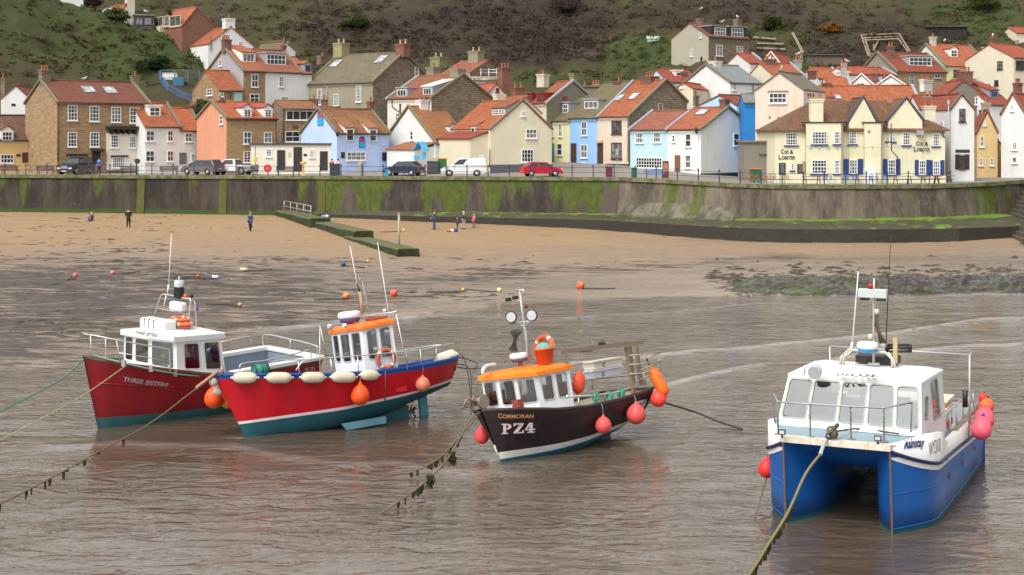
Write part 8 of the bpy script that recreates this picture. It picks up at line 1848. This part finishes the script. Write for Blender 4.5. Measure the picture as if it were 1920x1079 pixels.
# --- vehicles
def vehicle(kind, px, back, th, colr, label, cat_='car', plate=(.6, .6, .55)):
 S = dict(hatch=dict(L=3.9, W=1.66, b=.92, low=[(0, .3), (.02, .62), (.25, .80), (1.0, .92)], up=[(.95, .92), (1.55, 1.42), (3.1, 1.46), (3.75, .95)], rear=[(3.86, .9), (3.9, .35)], wh=(.72, 3.15), r=.30),
             suv=dict(L=4.5, W=1.85, b=1.1, low=[(0, .45), (.02, .95), (.15, 1.06), (1.35, 1.1)], up=[(1.35, 1.1), (1.75, 1.72), (4.3, 1.74), (4.5, 1.12)], rear=[(4.5, 1.1), (4.5, .45)], wh=(.85, 3.6), r=.38),
             mpv=dict(L=4.4, W=1.75, b=.98, low=[(0, .32), (.03, .68), (.4, .86), (1.0, .98)], up=[(.95, .98), (1.7, 1.55), (3.9, 1.60), (4.3, .98)], rear=[(4.38, .95), (4.4, .38)], wh=(.8, 3.5), r=.32),
             van=dict(L=4.4, W=1.8, b=1.1, low=[(0, .3), (.02, .7), (.25, .88), (.95, 1.1)], up=[(.9, 1.1), (1.65, 1.78), (4.3, 1.82), (4.4, 1.1)], rear=[(4.4, 1.0), (4.4, .38)], wh=(.8, 3.5), r=.33),
             pickup=dict(L=5.0, W=1.8, b=1.0, low=[(0, .45), (.02, .85), (.2, .98), (1.3, 1.02)], up=[(1.3, 1.0), (1.85, 1.62), (3.0, 1.64), (3.25, 1.0)], rear=[(5.0, 1.0), (5.0, .5)], wh=(.9, 3.9), r=.38))[kind]
 L, W, b, r = S['L'], S['W'] / 2, S['b'], S['r']; t = empty({'van': 'van', 'pickup': 'pickup_truck'}.get(kind, 'car'), Matrix.Translation(pm(px, back)) @ Matrix.Rotation(R(th), 4, 'Z') @ Matrix.Translation((L / 2, 0, 0)) @ Matrix.Rotation(math.pi, 4, 'Z'), label, cat_)
 pts = S['low'] + [q for q in S['rear']]; arch = []
 x1, x0 = S['wh'][1], S['wh'][0]
 for xc in (x1, x0):
  for i in range(7): a = math.pi * i / 6; arch.append((xc + (r + .06) * math.cos(a), max(.3, r + (r + .06) * math.sin(a) * .98)))
 body = pts + arch; mb = MB(); n = len(body); pm_ = gloss(colr, .2, .05)
 mb.add([(x, W, z) for x, z in body], [tuple(range(n))], 0); mb.add([(x, -W, z) for x, z in body], [tuple(range(n))[::-1]], 0)
 for i in range(n):
  (xa, za), (xb, zb) = body[i], body[(i + 1) % n]; mb.add([(xa, -W, za), (xb, -W, zb), (xb, W, zb), (xa, W, za)], [(0, 1, 2, 3)], 0)
 up = S['up']; w2 = W - .04; yw = lambda z: w2 - (z - b) * .32
 mb.hexa([(x, -yw(z), z) for x, z in up], [(x, yw(z), z) for x, z in up], 0); o = mb.build('body', pm_, t, bevel=.035)
 gm_ = plain((.03, .035, .04), .06)
 cx = sum(p[0] for p in up) / 4; cz = sum(p[1] for p in up) / 4
 for sg in (1, -1):
  q = [(cx + (x - cx) * .88, cz + (z - cz) * .74) for x, z in up]
  lim = 2.25 if kind == 'van' else 99
  sp = [(0, .5), (.54, 1)] if kind not in ('van', 'pickup') else ([(0, .33)] if kind == 'van' else [(0, .9)])
  for a, c_ in sp:
   f = lambda k_, u: lerp(q[k_[0]][0], q[k_[1]][0], u)
   P4 = [(f((0, 3), a), q[0][1]), (f((0, 3), c_), q[3][1]), (f((1, 2), c_) , q[2][1]), (f((1, 2), a), q[1][1])]
   m = MB(); m.poly([(x, sg * (yw(z) + .012), z) for x, z in P4]); m.build('side_window', gm_, t)
 for (i, j), nm_, dx in (((0, 1), 'windscreen', -.015), ((3, 2), 'rear_window', .015)):
  if kind == 'van' and i == 3: continue
  (xa, za), (xb, zb) = up[i], up[j]; A_ = [lerp(xa, xb, .12), lerp(za, zb, .12)]; B_ = [lerp(xa, xb, .86), lerp(za, zb, .86)]
  m = MB(); m.poly([(A_[0] + dx, -yw(za) * .9, A_[1] + .01), (A_[0] + dx, yw(za) * .9, A_[1] + .01), (B_[0] + dx, yw(zb) * .9, B_[1] + .01), (B_[0] + dx, -yw(zb) * .9, B_[1] + .01)]); m.build(nm_, gm_, t)
 for x in (x0, x1):
  for sg in (1, -1):
   m = MB(); M_ = Matrix.Translation((x, sg * (W - .1), r)) @ Matrix.Rotation(R(90), 4, 'X'); m.lathe([(r * .6, -.1), (r * .95, -.1), (r, -.06), (r, .06), (r * .95, .1), (r * .6, .1)], 16, M=M_); w_ = m.build('wheel', BLACKP, t)
   m = MB(); m.lathe([(.001, sg * -.09), (r * .6, sg * -.105), (r * .62, sg * -.05)], 12, M=M_); m.build('rim', plain((.45, .45, .46), .3, .6), w_)
 for sg in (1, -1):
  m = MB(); m.box(-.03, .12, sg * (W - .45), sg * (W - .08), .62, .78); m.build('headlight', plain((.6, .6, .6), .1), t)
  m = MB(); zl = b - .1 if kind != 'mpv' else b + .15; m.box(L - .1, L + .02, sg * (W - .18), sg * (W - .02), zl - .25, zl + .05); m.build('tail_light', plain((.5, .01, .01), .3), t)
  m = MB(); m.box(up[0][0] + .25, up[0][0] + .4, sg * (W + .0), sg * (W + .16), b, b + .14); m.build('wing_mirror', BLACKP if kind != 'van' else pm_, t)
 m = MB(); m.box(-.05, .2, -W + .05, W - .05, .28, .5).box(L - .2, L + .05, -W + .05, W - .05, .32, .52); m.build('bumper', plain((.04, .04, .045), .6) if kind in ('suv', 'van', 'pickup') else pm_, t, bevel=.03)
 m = MB(); m.box(-.07, -.045, -.26, .26, .36, .47); m.build('number_plate', plain((.6, .6, .58), .5), t); m = MB(); m.box(L + .045, L + .07, -.26, .26, .6 if kind != 'hatch' else .42, .71 if kind != 'hatch' else .53); m.build('number_plate', plain((.6, .42, .05), .5), t)
 if kind == 'suv':
  for i in range(7): m = MB(); m.box(-.05, -.02, -.42 + i * .12, -.36 + i * .12, .66, .98); m.build('grille_slot', plain((.5, .5, .5), .3), t)
 if kind == 'pickup': m = MB(); m.box(3.3, 4.9, -W + .1, W - .1, .98, 1.03); m.build('load_bed', BLACKP, t)
 return t
# th is the direction the nose points to
vehicle('suv', 142, 3.6, 256, (.012, .013, .017), 'black jeep style car with a slotted grille parked facing the sea')
vehicle('mpv', 380, 4.5, 152, (.12, .11, .11), 'grey people carrier seen from behind in front of the white cottages')
vehicle('pickup', 437, 6.0, 162, (.62, .62, .62), 'white pickup truck parked beside the salmon gabled house', 'pickup')
vehicle('hatch', 757, 4.2, 158, (.02, .025, .045), 'dark navy hatchback seen from behind beside the white cottage')
vehicle('van', 869, 1.9, 184, (.68, .69, .68), 'small white panel van parked along the sea wall railing', 'van')
vehicle('hatch', 1015, 3.3, 14, (.48, .01, .03), 'bright red hatchback in front of the cream gabled house')
# --- bins, boxes and signs
def prop(name, px, py, dpx, label, cat_, parts, th=0, back=None):
 """parts: (name, kind, args, material); placed on the promenade at column px"""
 t = empty(name, Matrix.Translation(pm(px, back if back is not None else 2.0)) @ Matrix.Rotation(R(th), 4, 'Z'), label, cat_)
 for nm, kd, a, m in parts:
  mb = MB()
  if kd == 'b': mb.box(*a)
  elif kd == 'l': mb.lathe(a, 12)
  elif kd == 't': mb.tube(*a)
  mb.build(nm, m, t, bevel=.02 if kd == 'b' else 0)
def binp(px, back, w_, h_, c, lid, label): prop('bin', px, 0, 0, label, 'bin', [('bin_body', 'b', (-w_ / 2, w_ / 2, -w_ / 2, w_ / 2, 0, h_), plain(c, .5)), ('lid', 'b', (-w_ / 2 - .04, w_ / 2 + .04, -w_ / 2 - .04, w_ / 2 + .04, h_, h_ + .1), plain(lid, .5))], back=back)
binp(628, 2.2, .95, 1.1, (.03, .035, .04), (.02, .02, .02), 'large black bin at the corner of the toilet block beside the cafe'); binp(725, .9, .32, .62, (.02, .35, .6), (.1, .4, .6), 'small bright blue litter bin at the railing by the navy hatchback')
binp(812, 7.5, 1.15, 1.2, (.05, .055, .06), (.06, .065, .07), 'grey wheeled bin by the white cottage wall'); binp(829, 8.0, .9, 1.45, (.03, .12, .03), (.45, .2, .02), 'green bin with an orange lid behind the white van')
binp(1142, 2.2, .62, .95, (.12, .02, .04), (.1, .02, .04), 'dark maroon litter bin in front of the cream terraced cottage'); binp(1189, 1.4, .5, .9, (.02, .12, .05), (.02, .1, .04), 'small green bin at the railing left of the blue bench'); binp(1416, 6.5, .9, 1.2, (.02, .09, .04), (.5, .16, .03), 'green bin with an orange red lid in the alley beside the white end cottage')
prop('life_ring_box', 502, 0, 0, 'red life ring housing on a post in front of the toilet block', 'life ring box', [('housing', 't', ([(0, -.12, .75), (0, .12, .75)], .40, 16), plain((.6, .02, .03), .4)), ('post', 'b', (-.05, .05, .12, .2, 0, 1.1), RB), ('white_face', 't', ([(0, -.15, .75), (0, -.12, .75)], .2, 12), plain((.55, .1, .1)))], back=1.2)
prop('viewing_scope', 569, 0, 0, 'bright yellow telescope post at the railing in front of the toilet block', 'telescope', [('pedestal', 'l', [(.2, 0), (.2, .1), (.09, .16), (.08, 1.05), (.14, 1.1), (.001, 1.12)], plain((.75, .45, .01), .4)), ('scope', 't', ([(-.28, -.1, 1.28), (.25, .1, 1.36)], .13, 10), plain((.75, .45, .01), .4))], back=.9)
prop('grit_box', 479, 0, 0, 'small yellow green box fixed on a thin post by the toilet block', 'box', [('box', 'b', (-.2, .2, -.12, .12, 1.35, 1.85), plain((.5, .55, .03), .5)), ('post', 'b', (-.03, .03, -.02, .04, 0, 3.0), GUT)], back=4.8)
prop('stone_pillar', 676, 0, 0, 'rounded grey stone pillar in front of the cafe windows', 'pillar', [('shaft', 'l', [(.32, 0), (.3, 1.1), (.27, 1.3), (.15, 1.42), (.001, 1.45)], plain((.26, .24, .2), .9))], back=2.6)
prop('road_sign', 1157, 0, 0, 'grey sign post standing in front of the cream terraced cottage', 'sign', [('post', 'l', [(.035, 0), (.035, 2.6)], STEEL), ('plate', 'b', (-.16, .16, -.05, -.03, 2.1, 2.7), plain((.3, .3, .3)))], back=3.0)
prop('menu_stand', 1248, 0, 0, 'dark red notice board at the corner of the duck egg cottage', 'notice board', [('board', 'b', (-.3, .3, -.03, .03, .1, 1.7), plain((.12, .03, .02))), ('sheet', 'b', (-.22, .22, -.05, -.032, .7, 1.5), plain((.4, .15, .06)))], back=3.6)
prop('iron_pump', 256, 0, 0, 'black iron hand winch standing by the railing beside a bench', 'winch', [('column', 't', ([(0, 0, 0), (0, 0, 1.5), (-.25, 0, 1.6)], .07, 6), GUT), ('wheel', 't', ([(.1, -.1, 1.45), (.1, .05, 1.45)], .28, 12), GUT)], back=1.4)
# --- pub terrace
def pub_chair(px, back, m, label, th, group):
 t = empty('chair', Matrix.Translation(pm(px, back)) @ Matrix.Rotation(R(th), 4, 'Z'), label, 'chair', group); mb = MB(); mb.box(-.22, .22, -.22, .22, .43, .47); mb.build('seat', m, t); mb = MB(); mb.torus(.22, .025, 10, 5, M=Matrix.Translation((0, .22, .68)) @ Matrix.Rotation(R(90), 4, 'X')); mb.box(-.2, .2, .2, .23, .55, .62).box(-.2, .2, .2, .23, .7, .76); mb.build('backrest', m, t)
 for x in (-.2, .2):
  for y in (-.2, .2): mb = MB(); mb.tube([(x, y, .44), (x * 1.1, y * 1.1, 0)], .018, 4); mb.build('leg', STEEL, t)
BRC = plain((.32, .13, .07), .6); BLC = plain((.06, .14, .35), .5)
for i, px in enumerate((1404, 1413, 1424, 1434, 1445, 1456, 1467, 1478)): pub_chair(px, 1.1 + .5 * (i % 2), BRC, 'reddish brown terrace chair in the row left of the pub door', 20 * (i % 3), 'brown chairs left of the pub door')
for i, px in enumerate((1549, 1562, 1586, 1594, 1604, 1611, 1636, 1648, 1660)): pub_chair(px, 1.1 + .5 * (i % 2), BLC, 'blue metal terrace chair below the middle pub windows', 90 * (i % 2) + 10, 'blue chairs in front of the pub')
def picnic(px, back, label):
 t = empty('picnic_table', pm(px, back), label, 'picnic table', 'picnic tables in front of the pub'); m = wood((.26, .15, .09)); mb = MB(); [mb.box(-.85, .85, -.38 + .16 * i, -.25 + .16 * i, .70, .74) for i in range(5)]; mb.build('tabletop', m, t)
 for y in (-.68, .68): mb = MB(); mb.box(-.85, .85, y - .12, y + .12, .42, .46); mb.build('seat', m, t)
 for x in (-.6, .6): mb = MB(); mb.tube([(x, -.3, .72), (x, -.75, 0)], .045, 4).tube([(x, .3, .72), (x, .75, 0)], .045, 4).tube([(x, -.75, .41), (x, .75, .41)], .04, 4); mb.build('trestle', m, t)
for px, lab in ((1522, 'picnic table under the pub bay window'), (1620, 'picnic table beside the white lobby of the pub'), (1692, 'picnic table below the pub name, leftmost of the row'), (1718, 'second picnic table of the row below the pub name'), (1744, 'third picnic table of the row below the pub name'), (1768, 'rightmost picnic table, by the pub corner')): picnic(px, 2.3, lab)
# --- people
SKIN = plain((.45, .27, .19), .6)
def skinned(name, V, E_, rad, m, parent, root=0, sub=1):
 me = bpy.data.meshes.new(name); me.from_pydata(V, E_, []); me.materials.append(m); o = bpy.data.objects.new(name, me); COL.objects.link(o); o.parent = parent
 md = o.modifiers.new('skin', 'SKIN'); md.use_smooth_shade = True; md = o.modifiers.new('sub', 'SUBSURF'); md.levels = md.render_levels = sub
 if not me.skin_vertices: me.attributes.new('skin_vertices', 'FLOAT', 'POINT') if False else None
 return o, rad, root
def person(world, h, th, label, top, legs_, hat=None, hair=(.06, .04, .03), pose='stand', coat=.0, arm=0.2):
 k = h / 1.75; t = empty('person', Matrix.Translation(world) @ Matrix.Rotation(R(th), 4, 'Z') @ Matrix.Scale(k, 4), label, 'person')
 if pose == 'stand': hipz, kn, ft = .92, [(.02, .10, .48), (.06, -.10, .49)], [(-.06, .11, .06), (.10, -.11, .06)]; sh_ = (.02, 0, 1.42); nk = (.02, 0, 1.50); hd = (.05, 0, 1.62)
 elif pose == 'bend': hipz, kn, ft = .88, [(.08, .12, .46), (.04, -.12, .46)], [(-.02, .13, .06), (.02, -.13, .06)]; sh_ = (.32, 0, 1.22); nk = (.38, 0, 1.27); hd = (.46, 0, 1.33)
 else: hipz, kn, ft = .22, [(.38, .14, .42), (.36, -.14, .42)], [(.34, .14, .06), (.32, -.14, .06)]; sh_ = (.12, 0, .70); nk = (.15, 0, .78); hd = (.20, 0, .90)
 V = [(0, 0, hipz), (sh_[0] * .5, 0, (hipz + sh_[2]) / 2), sh_, nk, hd]; rd = [.13, .125, .14, .055, .10]; E_ = [(0, 1), (1, 2), (2, 3), (3, 4)]; idx = {}
 def add(p, r, fr): V.append(tuple(p)); rd.append(r); E_.append((fr, len(V) - 1)); return len(V) - 1
 arms, legs = [], []
 for i, sg in enumerate((1, -1)):
  a = add((sh_[0], sg * .19, sh_[2] - .03), .055, 2); b = add((sh_[0] + .02, sg * .25, sh_[2] - .30), .045, a); w = Vector((sh_[0] + .08 + arm * (1 if i == 0 else .8), sg * .20, sh_[2] - .52 + arm * .6)); c = add(w, .03, b); hnd = add(w + Vector((.03, 0, -.06)), .035, c)
  for j in range(4): f = add(w + Vector((.02 + .015 * j, sg * (.0), -.13 + .01 * abs(j - 1.5))), .009, hnd)
  add(w + Vector((.07, -sg * .01, -.06)), .010, hnd); arms += [(a, b, c)]
 for i, sg in enumerate((1, -1)):
  a = add((0, sg * .09, hipz - .06), .095, 0); b = add(kn[i], .06, a); c = add(ft[i], .042, b); add((ft[i][0] + .14, ft[i][1], .035), .035, c); legs.append((a, b, c))
 def sk(name, idxs, grow, m, sub=1):
  mp = {v: i for i, v in enumerate(idxs)}; me = bpy.data.meshes.new(name); me.from_pydata([V[i] for i in idxs], [(mp[a], mp[b]) for a, b in E_ if a in mp and b in mp], []); me.materials.append(m)
  o = bpy.data.objects.new(name, me); COL.objects.link(o); o.parent = t; md = o.modifiers.new('skin', 'SKIN'); md.use_smooth_shade = True
  bm = bmesh.new(); bm.from_mesh(me); ly = bm.verts.layers.skin.verify(); bm.verts.ensure_lookup_table()
  for v, i in zip(bm.verts, idxs): v[ly].radius = (rd[i] * grow + (.012 if grow > 1 else 0),) * 2; v[ly].use_root = (i == idxs[0])
  bm.to_mesh(me); bm.free(); s2 = o.modifiers.new('sub', 'SUBSURF'); s2.levels = s2.render_levels = sub; return o
 sk('body', list(range(len(V))), 1.0, SKIN)
 sk('jacket', [0, 1, 2] + [q for a in arms for q in a], 1.18, top); sk('trousers', [0] + [q for l in legs for q in l], 1.15, legs_)
 for l in legs: m = MB(); x, y, z = V[l[2]]; m.ball((x + .07, y, .04), (.14, .055, .05), 8); m.build('shoe', BLACKP, t)
 if coat: m = MB(); m.lathe([(.19, hipz - coat), (.18, hipz), (.16, hipz + .2)], 12); m.build('coat_skirt', top, t)
 m = MB(); x, y, z = hd; m.ball((x - .015, 0, z + .05), (.115, .105, .105), 12); m.build('hat' if hat else 'hair', hat or plain(hair, .8), t)
 for sg in (1, -1): m = MB(); m.ball((x + .09, sg * .035, z + .01), .012, 6); m.build('eye', DARKW, t)
 m = MB(); m.ball((x + .105, 0, z - .02), (.02, .013, .02), 6); m.build('nose', SKIN, t); return t
J = lambda c: plain(c, .8)
person(on_beach(241, 427), 1.75, -80, 'person in a long black coat standing on the sand at the left', J((.015, .015, .018)), J((.02, .02, .02)), coat=.35, hair=(.12, .05, .03), arm=.1)
person(on_beach(469, 434), 1.68, -40, 'person in a blue coat and cap walking on the sand', J((.03, .09, .22)), J((.015, .015, .02)), hat=J((.25, .2, .25)), coat=.25, arm=.2)
person(on_beach(167, 414), 1.2, -70, 'person in a lilac top sitting on the sand', J((.28, .14, .30)), J((.2, .14, .25)), pose='sit', hair=(.1, .04, .02)); person(on_beach(171, 413.5), 1.35, -60, 'person in a navy jacket sitting on the sand beside the lilac one', J((.03, .03, .08)), J((.04, .04, .08)), pose='sit', hat=J((.5, .48, .45)))
person(on_beach(815, 431), 1.78, 190, 'man in a navy jacket and jeans looking down near the wall', J((.03, .05, .12)), J((.04, .07, .16)), arm=.25, hair=(.15, .08, .05)); person(on_beach(858, 430), 1.2, 150, 'small child in dark clothes beside the person in the white hat', J((.05, .06, .06)), J((.05, .05, .05)), arm=.1)
person(on_beach(870, 430), 1.62, 200, 'person in a white hat, dark purple jacket and pale trousers', J((.05, .03, .08)), J((.35, .34, .36)), hat=J((.6, .6, .6)), arm=.15); person(on_beach(889, 427), 1.25, 220, 'small child in a bright pink jacket and hat', J((.70, .10, .16)), J((.2, .12, .2)), hat=J((.6, .4, .4)), arm=.15, coat=.12)
person(pm(186, 5.5), 1.75, -100, 'person in a bright blue jacket at the stone house door', J((.03, .12, .5)), J((.03, .03, .05)), arm=.1); person(pm(622, 3.6), 1.7, -60, 'person in a red top by the black bin', J((.5, .05, .04)), J((.03, .03, .05)), arm=.1); person(pm(634, 3.9), 1.7, -120, 'person in a pale pink top right of the black bin', J((.55, .3, .3)), J((.08, .08, .12)), arm=.1)
# --- mooring buoys lying on the sand and mud
def small(px, py, rpx, colr, label, kind='ball'):
 p = on_beach(px, py + rpx * .5); r_ = rpx * p.y / F; t = empty('mooring_buoy', p + Vector((0, 0, r_ * .8)), label, 'buoy'); m = rubber(colr) if kind == 'ball' else plain(colr, .6); mb = MB()
 if kind == 'ball': mb.lathe([(.001, -r_), (r_ * .6, -r_ * .8), (r_, 0), (r_ * .8, r_ * .6), (r_ * .3, r_ * .95), (.15 * r_, r_ * 1.2), (.001, r_ * 1.22)], 14, M=Matrix.Rotation(R(70), 4, 'X') @ Matrix.Rotation(R(30), 4, 'Y')); mb.build('ball', m, t)
 else:
  mb.tube([(-r_ * 1.2, 0, 0), (r_ * 1.2, 0, 0)], r_ * .62, 10); mb.build('body', m, t)
  for s_ in (-1, 1): mb = MB(); mb.tube([(s_ * r_ * 1.2, 0, 0), (s_ * r_ * 1.5, 0, 0)], r_ * .6, 10); mb.build('end_cap', plain((.03, .10, .45) if 'blue' in label else (.5, .42, .1), .5), t)
 mb = MB(); rg = random.Random(int(px)); pts_ = [Vector((0, 0, -r_ * .6))]
 d = Vector((rg.uniform(-1, 1), rg.uniform(-.3, .3), 0)).normalized()
 for i in range(6): q = pts_[0] + d * (i + 1) * rg.uniform(.3, .4) + Vector((rg.uniform(-.3, .3), rg.uniform(-.3, .3), 0)); w_ = p + q; pts_.append(Vector((q.x, q.y, beach_z(w_.x, w_.y) - p.z - r_ * .8 + .04)))
 mb.tube(smooth_pts(pts_, 3), .03, 5); mb.build('ground_rope', plain((.05, .045, .035), .9), t)
for a in ((141, 518, 5, (.75, .12, .18), 'pink mooring buoy on the mud at the far left'), (211, 513, 4.5, (.6, .2, .1), 'dull orange mooring buoy right of the pink one'), (371, 519, 3.5, (.75, .08, .02), 'small red orange buoy on the mud right of the tall white aerial'), (450, 573, 4.5, (.5, .25, .15), 'faded salmon buoy on the mud between the two red boats'), (649, 557, 7, (.75, .22, .08), 'orange buoy on the mud left of the leaning wheelhouse aerials'), (738, 552, 7.5, (.75, .10, .06), 'bright coral buoy on the mud right of the tilted white aerial'), (868, 545, 4, (.55, .35, .05), 'small yellow and orange buoy on the shore left of the black boat mast'), (936, 546, 5, (.55, .52, .3), 'cream buoy half sunk in weed left of the black boat mast'), (1088, 538, 8, (.80, .12, .05), 'large orange buoy at the water edge right of the black boat'), (757, 433, 3, (.8, .5, .02), 'small yellow ball on the sand near the marker post'), (643, 497, 5, (.03, .08, .2), 'flattened blue float on the mud below the groyne'), (690, 491, 3.5, (.5, .38, .02), 'small yellow float on a rope below the groyne end')): small(*a)
small(404, 521, 5, (.6, .6, .58), 'white cylinder float with blue ends on the mud', 'cyl'); small(457, 507, 5, (.58, .56, .35), 'cream cylinder float with yellow ends on the mud', 'cyl')
for j, (px, py, c, lab) in enumerate(((613, 417, (.3, .25, .5), 'heap of purple and white clothes lying on the groyne'), (848, 435, (.5, .12, .04), 'red and orange toys on the sand by the children'))):
 p = on_beach(px, py); p.z = 1.66 if j == 0 else p.z; t = empty('clothes_pile' if j == 0 else 'beach_toys', p, lab, 'clothes' if j == 0 else 'toys')
 for i, cc in enumerate((c, (.55, .55, .6), (.05, .05, .07))): mb = MB(); mb.ball((-.3 + .28 * i, .05 * i, .10), (.26, .2, .13 + .03 * i), 8); mb.build('piece', J(cc), t)
# --- gulls
gull = empty('gull', P(*K1(499, 478), 161.5), 'white gull on the ridge of the brown stone house with skylights', 'gull', 'gulls on the roofs')
mb = MB(); rows = [];
for x, r_, z in ((-.30, .01, .17), (-.18, .06, .17), (0, .10, .18), (.14, .09, .22), (.20, .05, .30), (.24, .055, .36), (.29, .04, .37), (.33, .008, .36)): rows.append([(x, r_ * math.cos(a * .785), z + r_ * math.sin(a * .785)) for a in range(8)])
mb.grid(rows, 0, True, True); mb.build('body', plain((.75, .75, .75), .6), gull); mb = MB(); [mb.hexa([(-.34, s_ * .03, .16), (.1, s_ * .10, .16), (.1, s_ * .115, .24), (-.34, s_ * .04, .2)], [(-.34, s_ * .04, .17), (.1, s_ * .115, .17), (.1, s_ * .12, .25), (-.34, s_ * .05, .21)]) for s_ in (1, -1)]; mb.build('wings', plain((.3, .31, .33), .6), gull)
mb = MB(); [mb.tube([(0, s_ * .03, .1), (0, s_ * .03, 0)], .008, 4) for s_ in (1, -1)]; mb.tube([(.32, 0, .36), (.40, 0, .34)], .012, 4); mb.build('legs_and_beak', plain((.6, .35, .1)), gull)
for kk_, x, y, Y_, lab in ((K6, 208, 50, 222, 'gull on the left chimney of the tall hillside house'), (K6, 404, 92, 222, 'gull on the right chimney of the tall hillside house'), (K6, 320, 118, 222, 'gull on the roof ridge of the tall hillside house'), (K5, 1333, 66, 198, 'gull on the long orange roof at the upper right'), (K5, 1660, 30, 198, 'gull on the chimney at the far upper right'), (K5, 231, 258, 143.5, 'gull on the apex of the pinkish cream gable'), (K5, 682, 205, 168, 'gull on a chimney among the roofs behind the pub'), (K5, 345, 155, 176, 'gull on the chimney right of the cream gable'), (K1, 870, 72, 212, 'gull on the glazed sun room roof')):
 c = copy_tree(gull); c.matrix_world = Matrix.Translation(P(*kk_(x, y + 6), Y_)) @ Matrix.Rotation(x, 4, 'Z') @ Matrix.Scale(1.25, 4); c['label'] = lab
# --- fences and rails on the slopes
def slope_fence(name, kk_, pts_, label, m, step, h_, dz=0.0):
 ws = [on_hill(*kk_(x, y)) + Vector((0, 0, dz)) for x, y in pts_]; t = empty(name, ws[0], label, 'fence'); o0 = ws[0]; sm = smooth_pts([w - o0 for w in ws], 8)
 mb = MB(); n = 0
 for a, b in zip(sm, sm[1:]):
  kq = max(1, int((b - a).length / step))
  for i in range(kq): q = a.lerp(b, i / kq); mb.box(q.x - .045, q.x + .045, q.y - .02, q.y + .02, q.z - .1, q.z + h_)
 mb.build('pickets', m, t)
 for hh in (.25, .8): mb = MB(); mb.tube([q + Vector((0, .04, h_ * hh)) for q in sm], .035, 4); mb.build('rail', m, t)
BF = plain((.07, .13, .26), .7)
slope_fence('picket_fence', K1, ((948, 470), (985, 530), (1060, 580), (1120, 605), (1215, 618), (1300, 612), (1400, 612)), 'blue picket fence curving down the bank beside the play area', BF, .22, 1.1)
w0 = on_hill(*K1(1075, 520)); t = empty('climbing_frame', w0, 'blue play frame inside the curved picket fence', 'play frame'); mb = MB()
for x in (-2.6, -.8, .9, 2.4): mb.tube([(x, 0, -.6), (x, 0, 2.2)], .06, 5)
mb.tube([(-2.6, 0, 2.2), (2.4, 0, 2.2)], .06, 5).tube([(-2.6, 0, 1.2), (2.4, 0, 1.2)], .06, 5).box(-1.0, .4, -.2, .3, .2, 1.3); mb.build('frame', plain((.04, .13, .22), .6), t); mb = MB(); mb.hexa([(-2.3, -.1, 1.0), (-.4, -.1, 1.0), (-.4, .1, 1.0), (-2.3, .1, 1.0)], [(-2.5, .3, 1.9), (-.6, .3, 1.9), (-.6, .4, 1.9), (-2.5, .4, 1.9)]); mb.build('panel', plain((.4, .38, .33)), t)
def rails(name, kk_, lines, label, m, r_, Yoff=-1.0):
 ls = [[on_hill(*kk_(x, y)) + Vector((0, Yoff, -Yoff * .0)) for x, y in l] for l in lines]; o0 = ls[0][0]; t = empty(name, o0, label, 'fence')
 for l in ls: mb = MB(); mb.tube([p - o0 for p in l], r_, 4); mb.build('timber', m, t)
TW = wood((.34, .26, .17))
rails('timber_barrier', K6, [[(1052, 190), (1250, 182)], [(1060, 205), (1248, 198)], [(1068, 217), (1244, 210)], [(1052, 190), (1088, 300)], [(1070, 200), (1100, 305)], [(1250, 182), (1308, 275)], [(1245, 205), (1298, 278)], [(1088, 186), (1140, 172)], [(1115, 270), (1140, 218)], [(1116, 236), (1118, 272)], [(1128, 292), (1160, 365)], [(1145, 290), (1168, 362)], [(1092, 290), (1196, 286)], [(1150, 322), (1200, 318)]], 'weathered timber barrier framing the dug out slope at upper right', TW, .13)
rails('step_rail', K6, [[(686, 178), (738, 280), (730, 312)], [(692, 176), (746, 278), (736, 318)]], 'pair of pale timber handrails going down the hillside right of the tall house', TW, .10); rails('step_rail', K6, [[(52, 268), (118, 352)], [(66, 262), (132, 352)]], 'pair of timber handrails going down left of the tall house', TW, .09)
rails('garden_terrace', K6, [[(480, 205), (600, 214)], [(500, 236), (640, 240)], [(500, 262), (650, 268)]], 'low stone garden terraces right of the tall house', DSTONE, .28)
w0 = on_hill(*K6(1515, 210)); t = empty('shed', w0, 'dark open fronted shed on the upper right slope', 'shed'); mb = MB(); mb.box(-3.2, 3.2, 0, 3, -1.5, 2.0); mb.build('walls', plain((.03, .028, .024), .9), t); mb = MB(); mb.box(-3.4, 3.4, -.3, 3.2, 2.0, 2.2); mb.build('roof', plain((.08, .08, .07), .9), t)
w0 = on_hill(*K6(865, 350)); t = empty('shed', w0, 'small weathered timber shed among the roofs below the handrails', 'shed'); mb = MB(); mb.box(-2.6, 2.6, 0, 2, -1.5, 1.6); mb.build('walls', wood((.15, .12, .09)), t); mb = MB(); mb.box(-2.8, 2.8, -.3, 2.2, 1.6, 1.75); mb.build('roof', plain((.10, .09, .08), .9), t)
w0 = on_hill(*K4(762, 78)); t = empty('greenhouse', w0, 'tiny pale green cold frame on the grassy terrace', 'cold frame'); mb = MB(); mb.box(-.9, .9, 0, .8, 0, .7); mb.build('frame', plain((.35, .5, .42), .3), t); mb = MB(); mb.slab([(-1, -.1, .7), (1, -.1, .7), (1, .9, 1.1), (-1, .9, 1.1)], .05); mb.build('lid', plain((.5, .6, .55), .2), t)
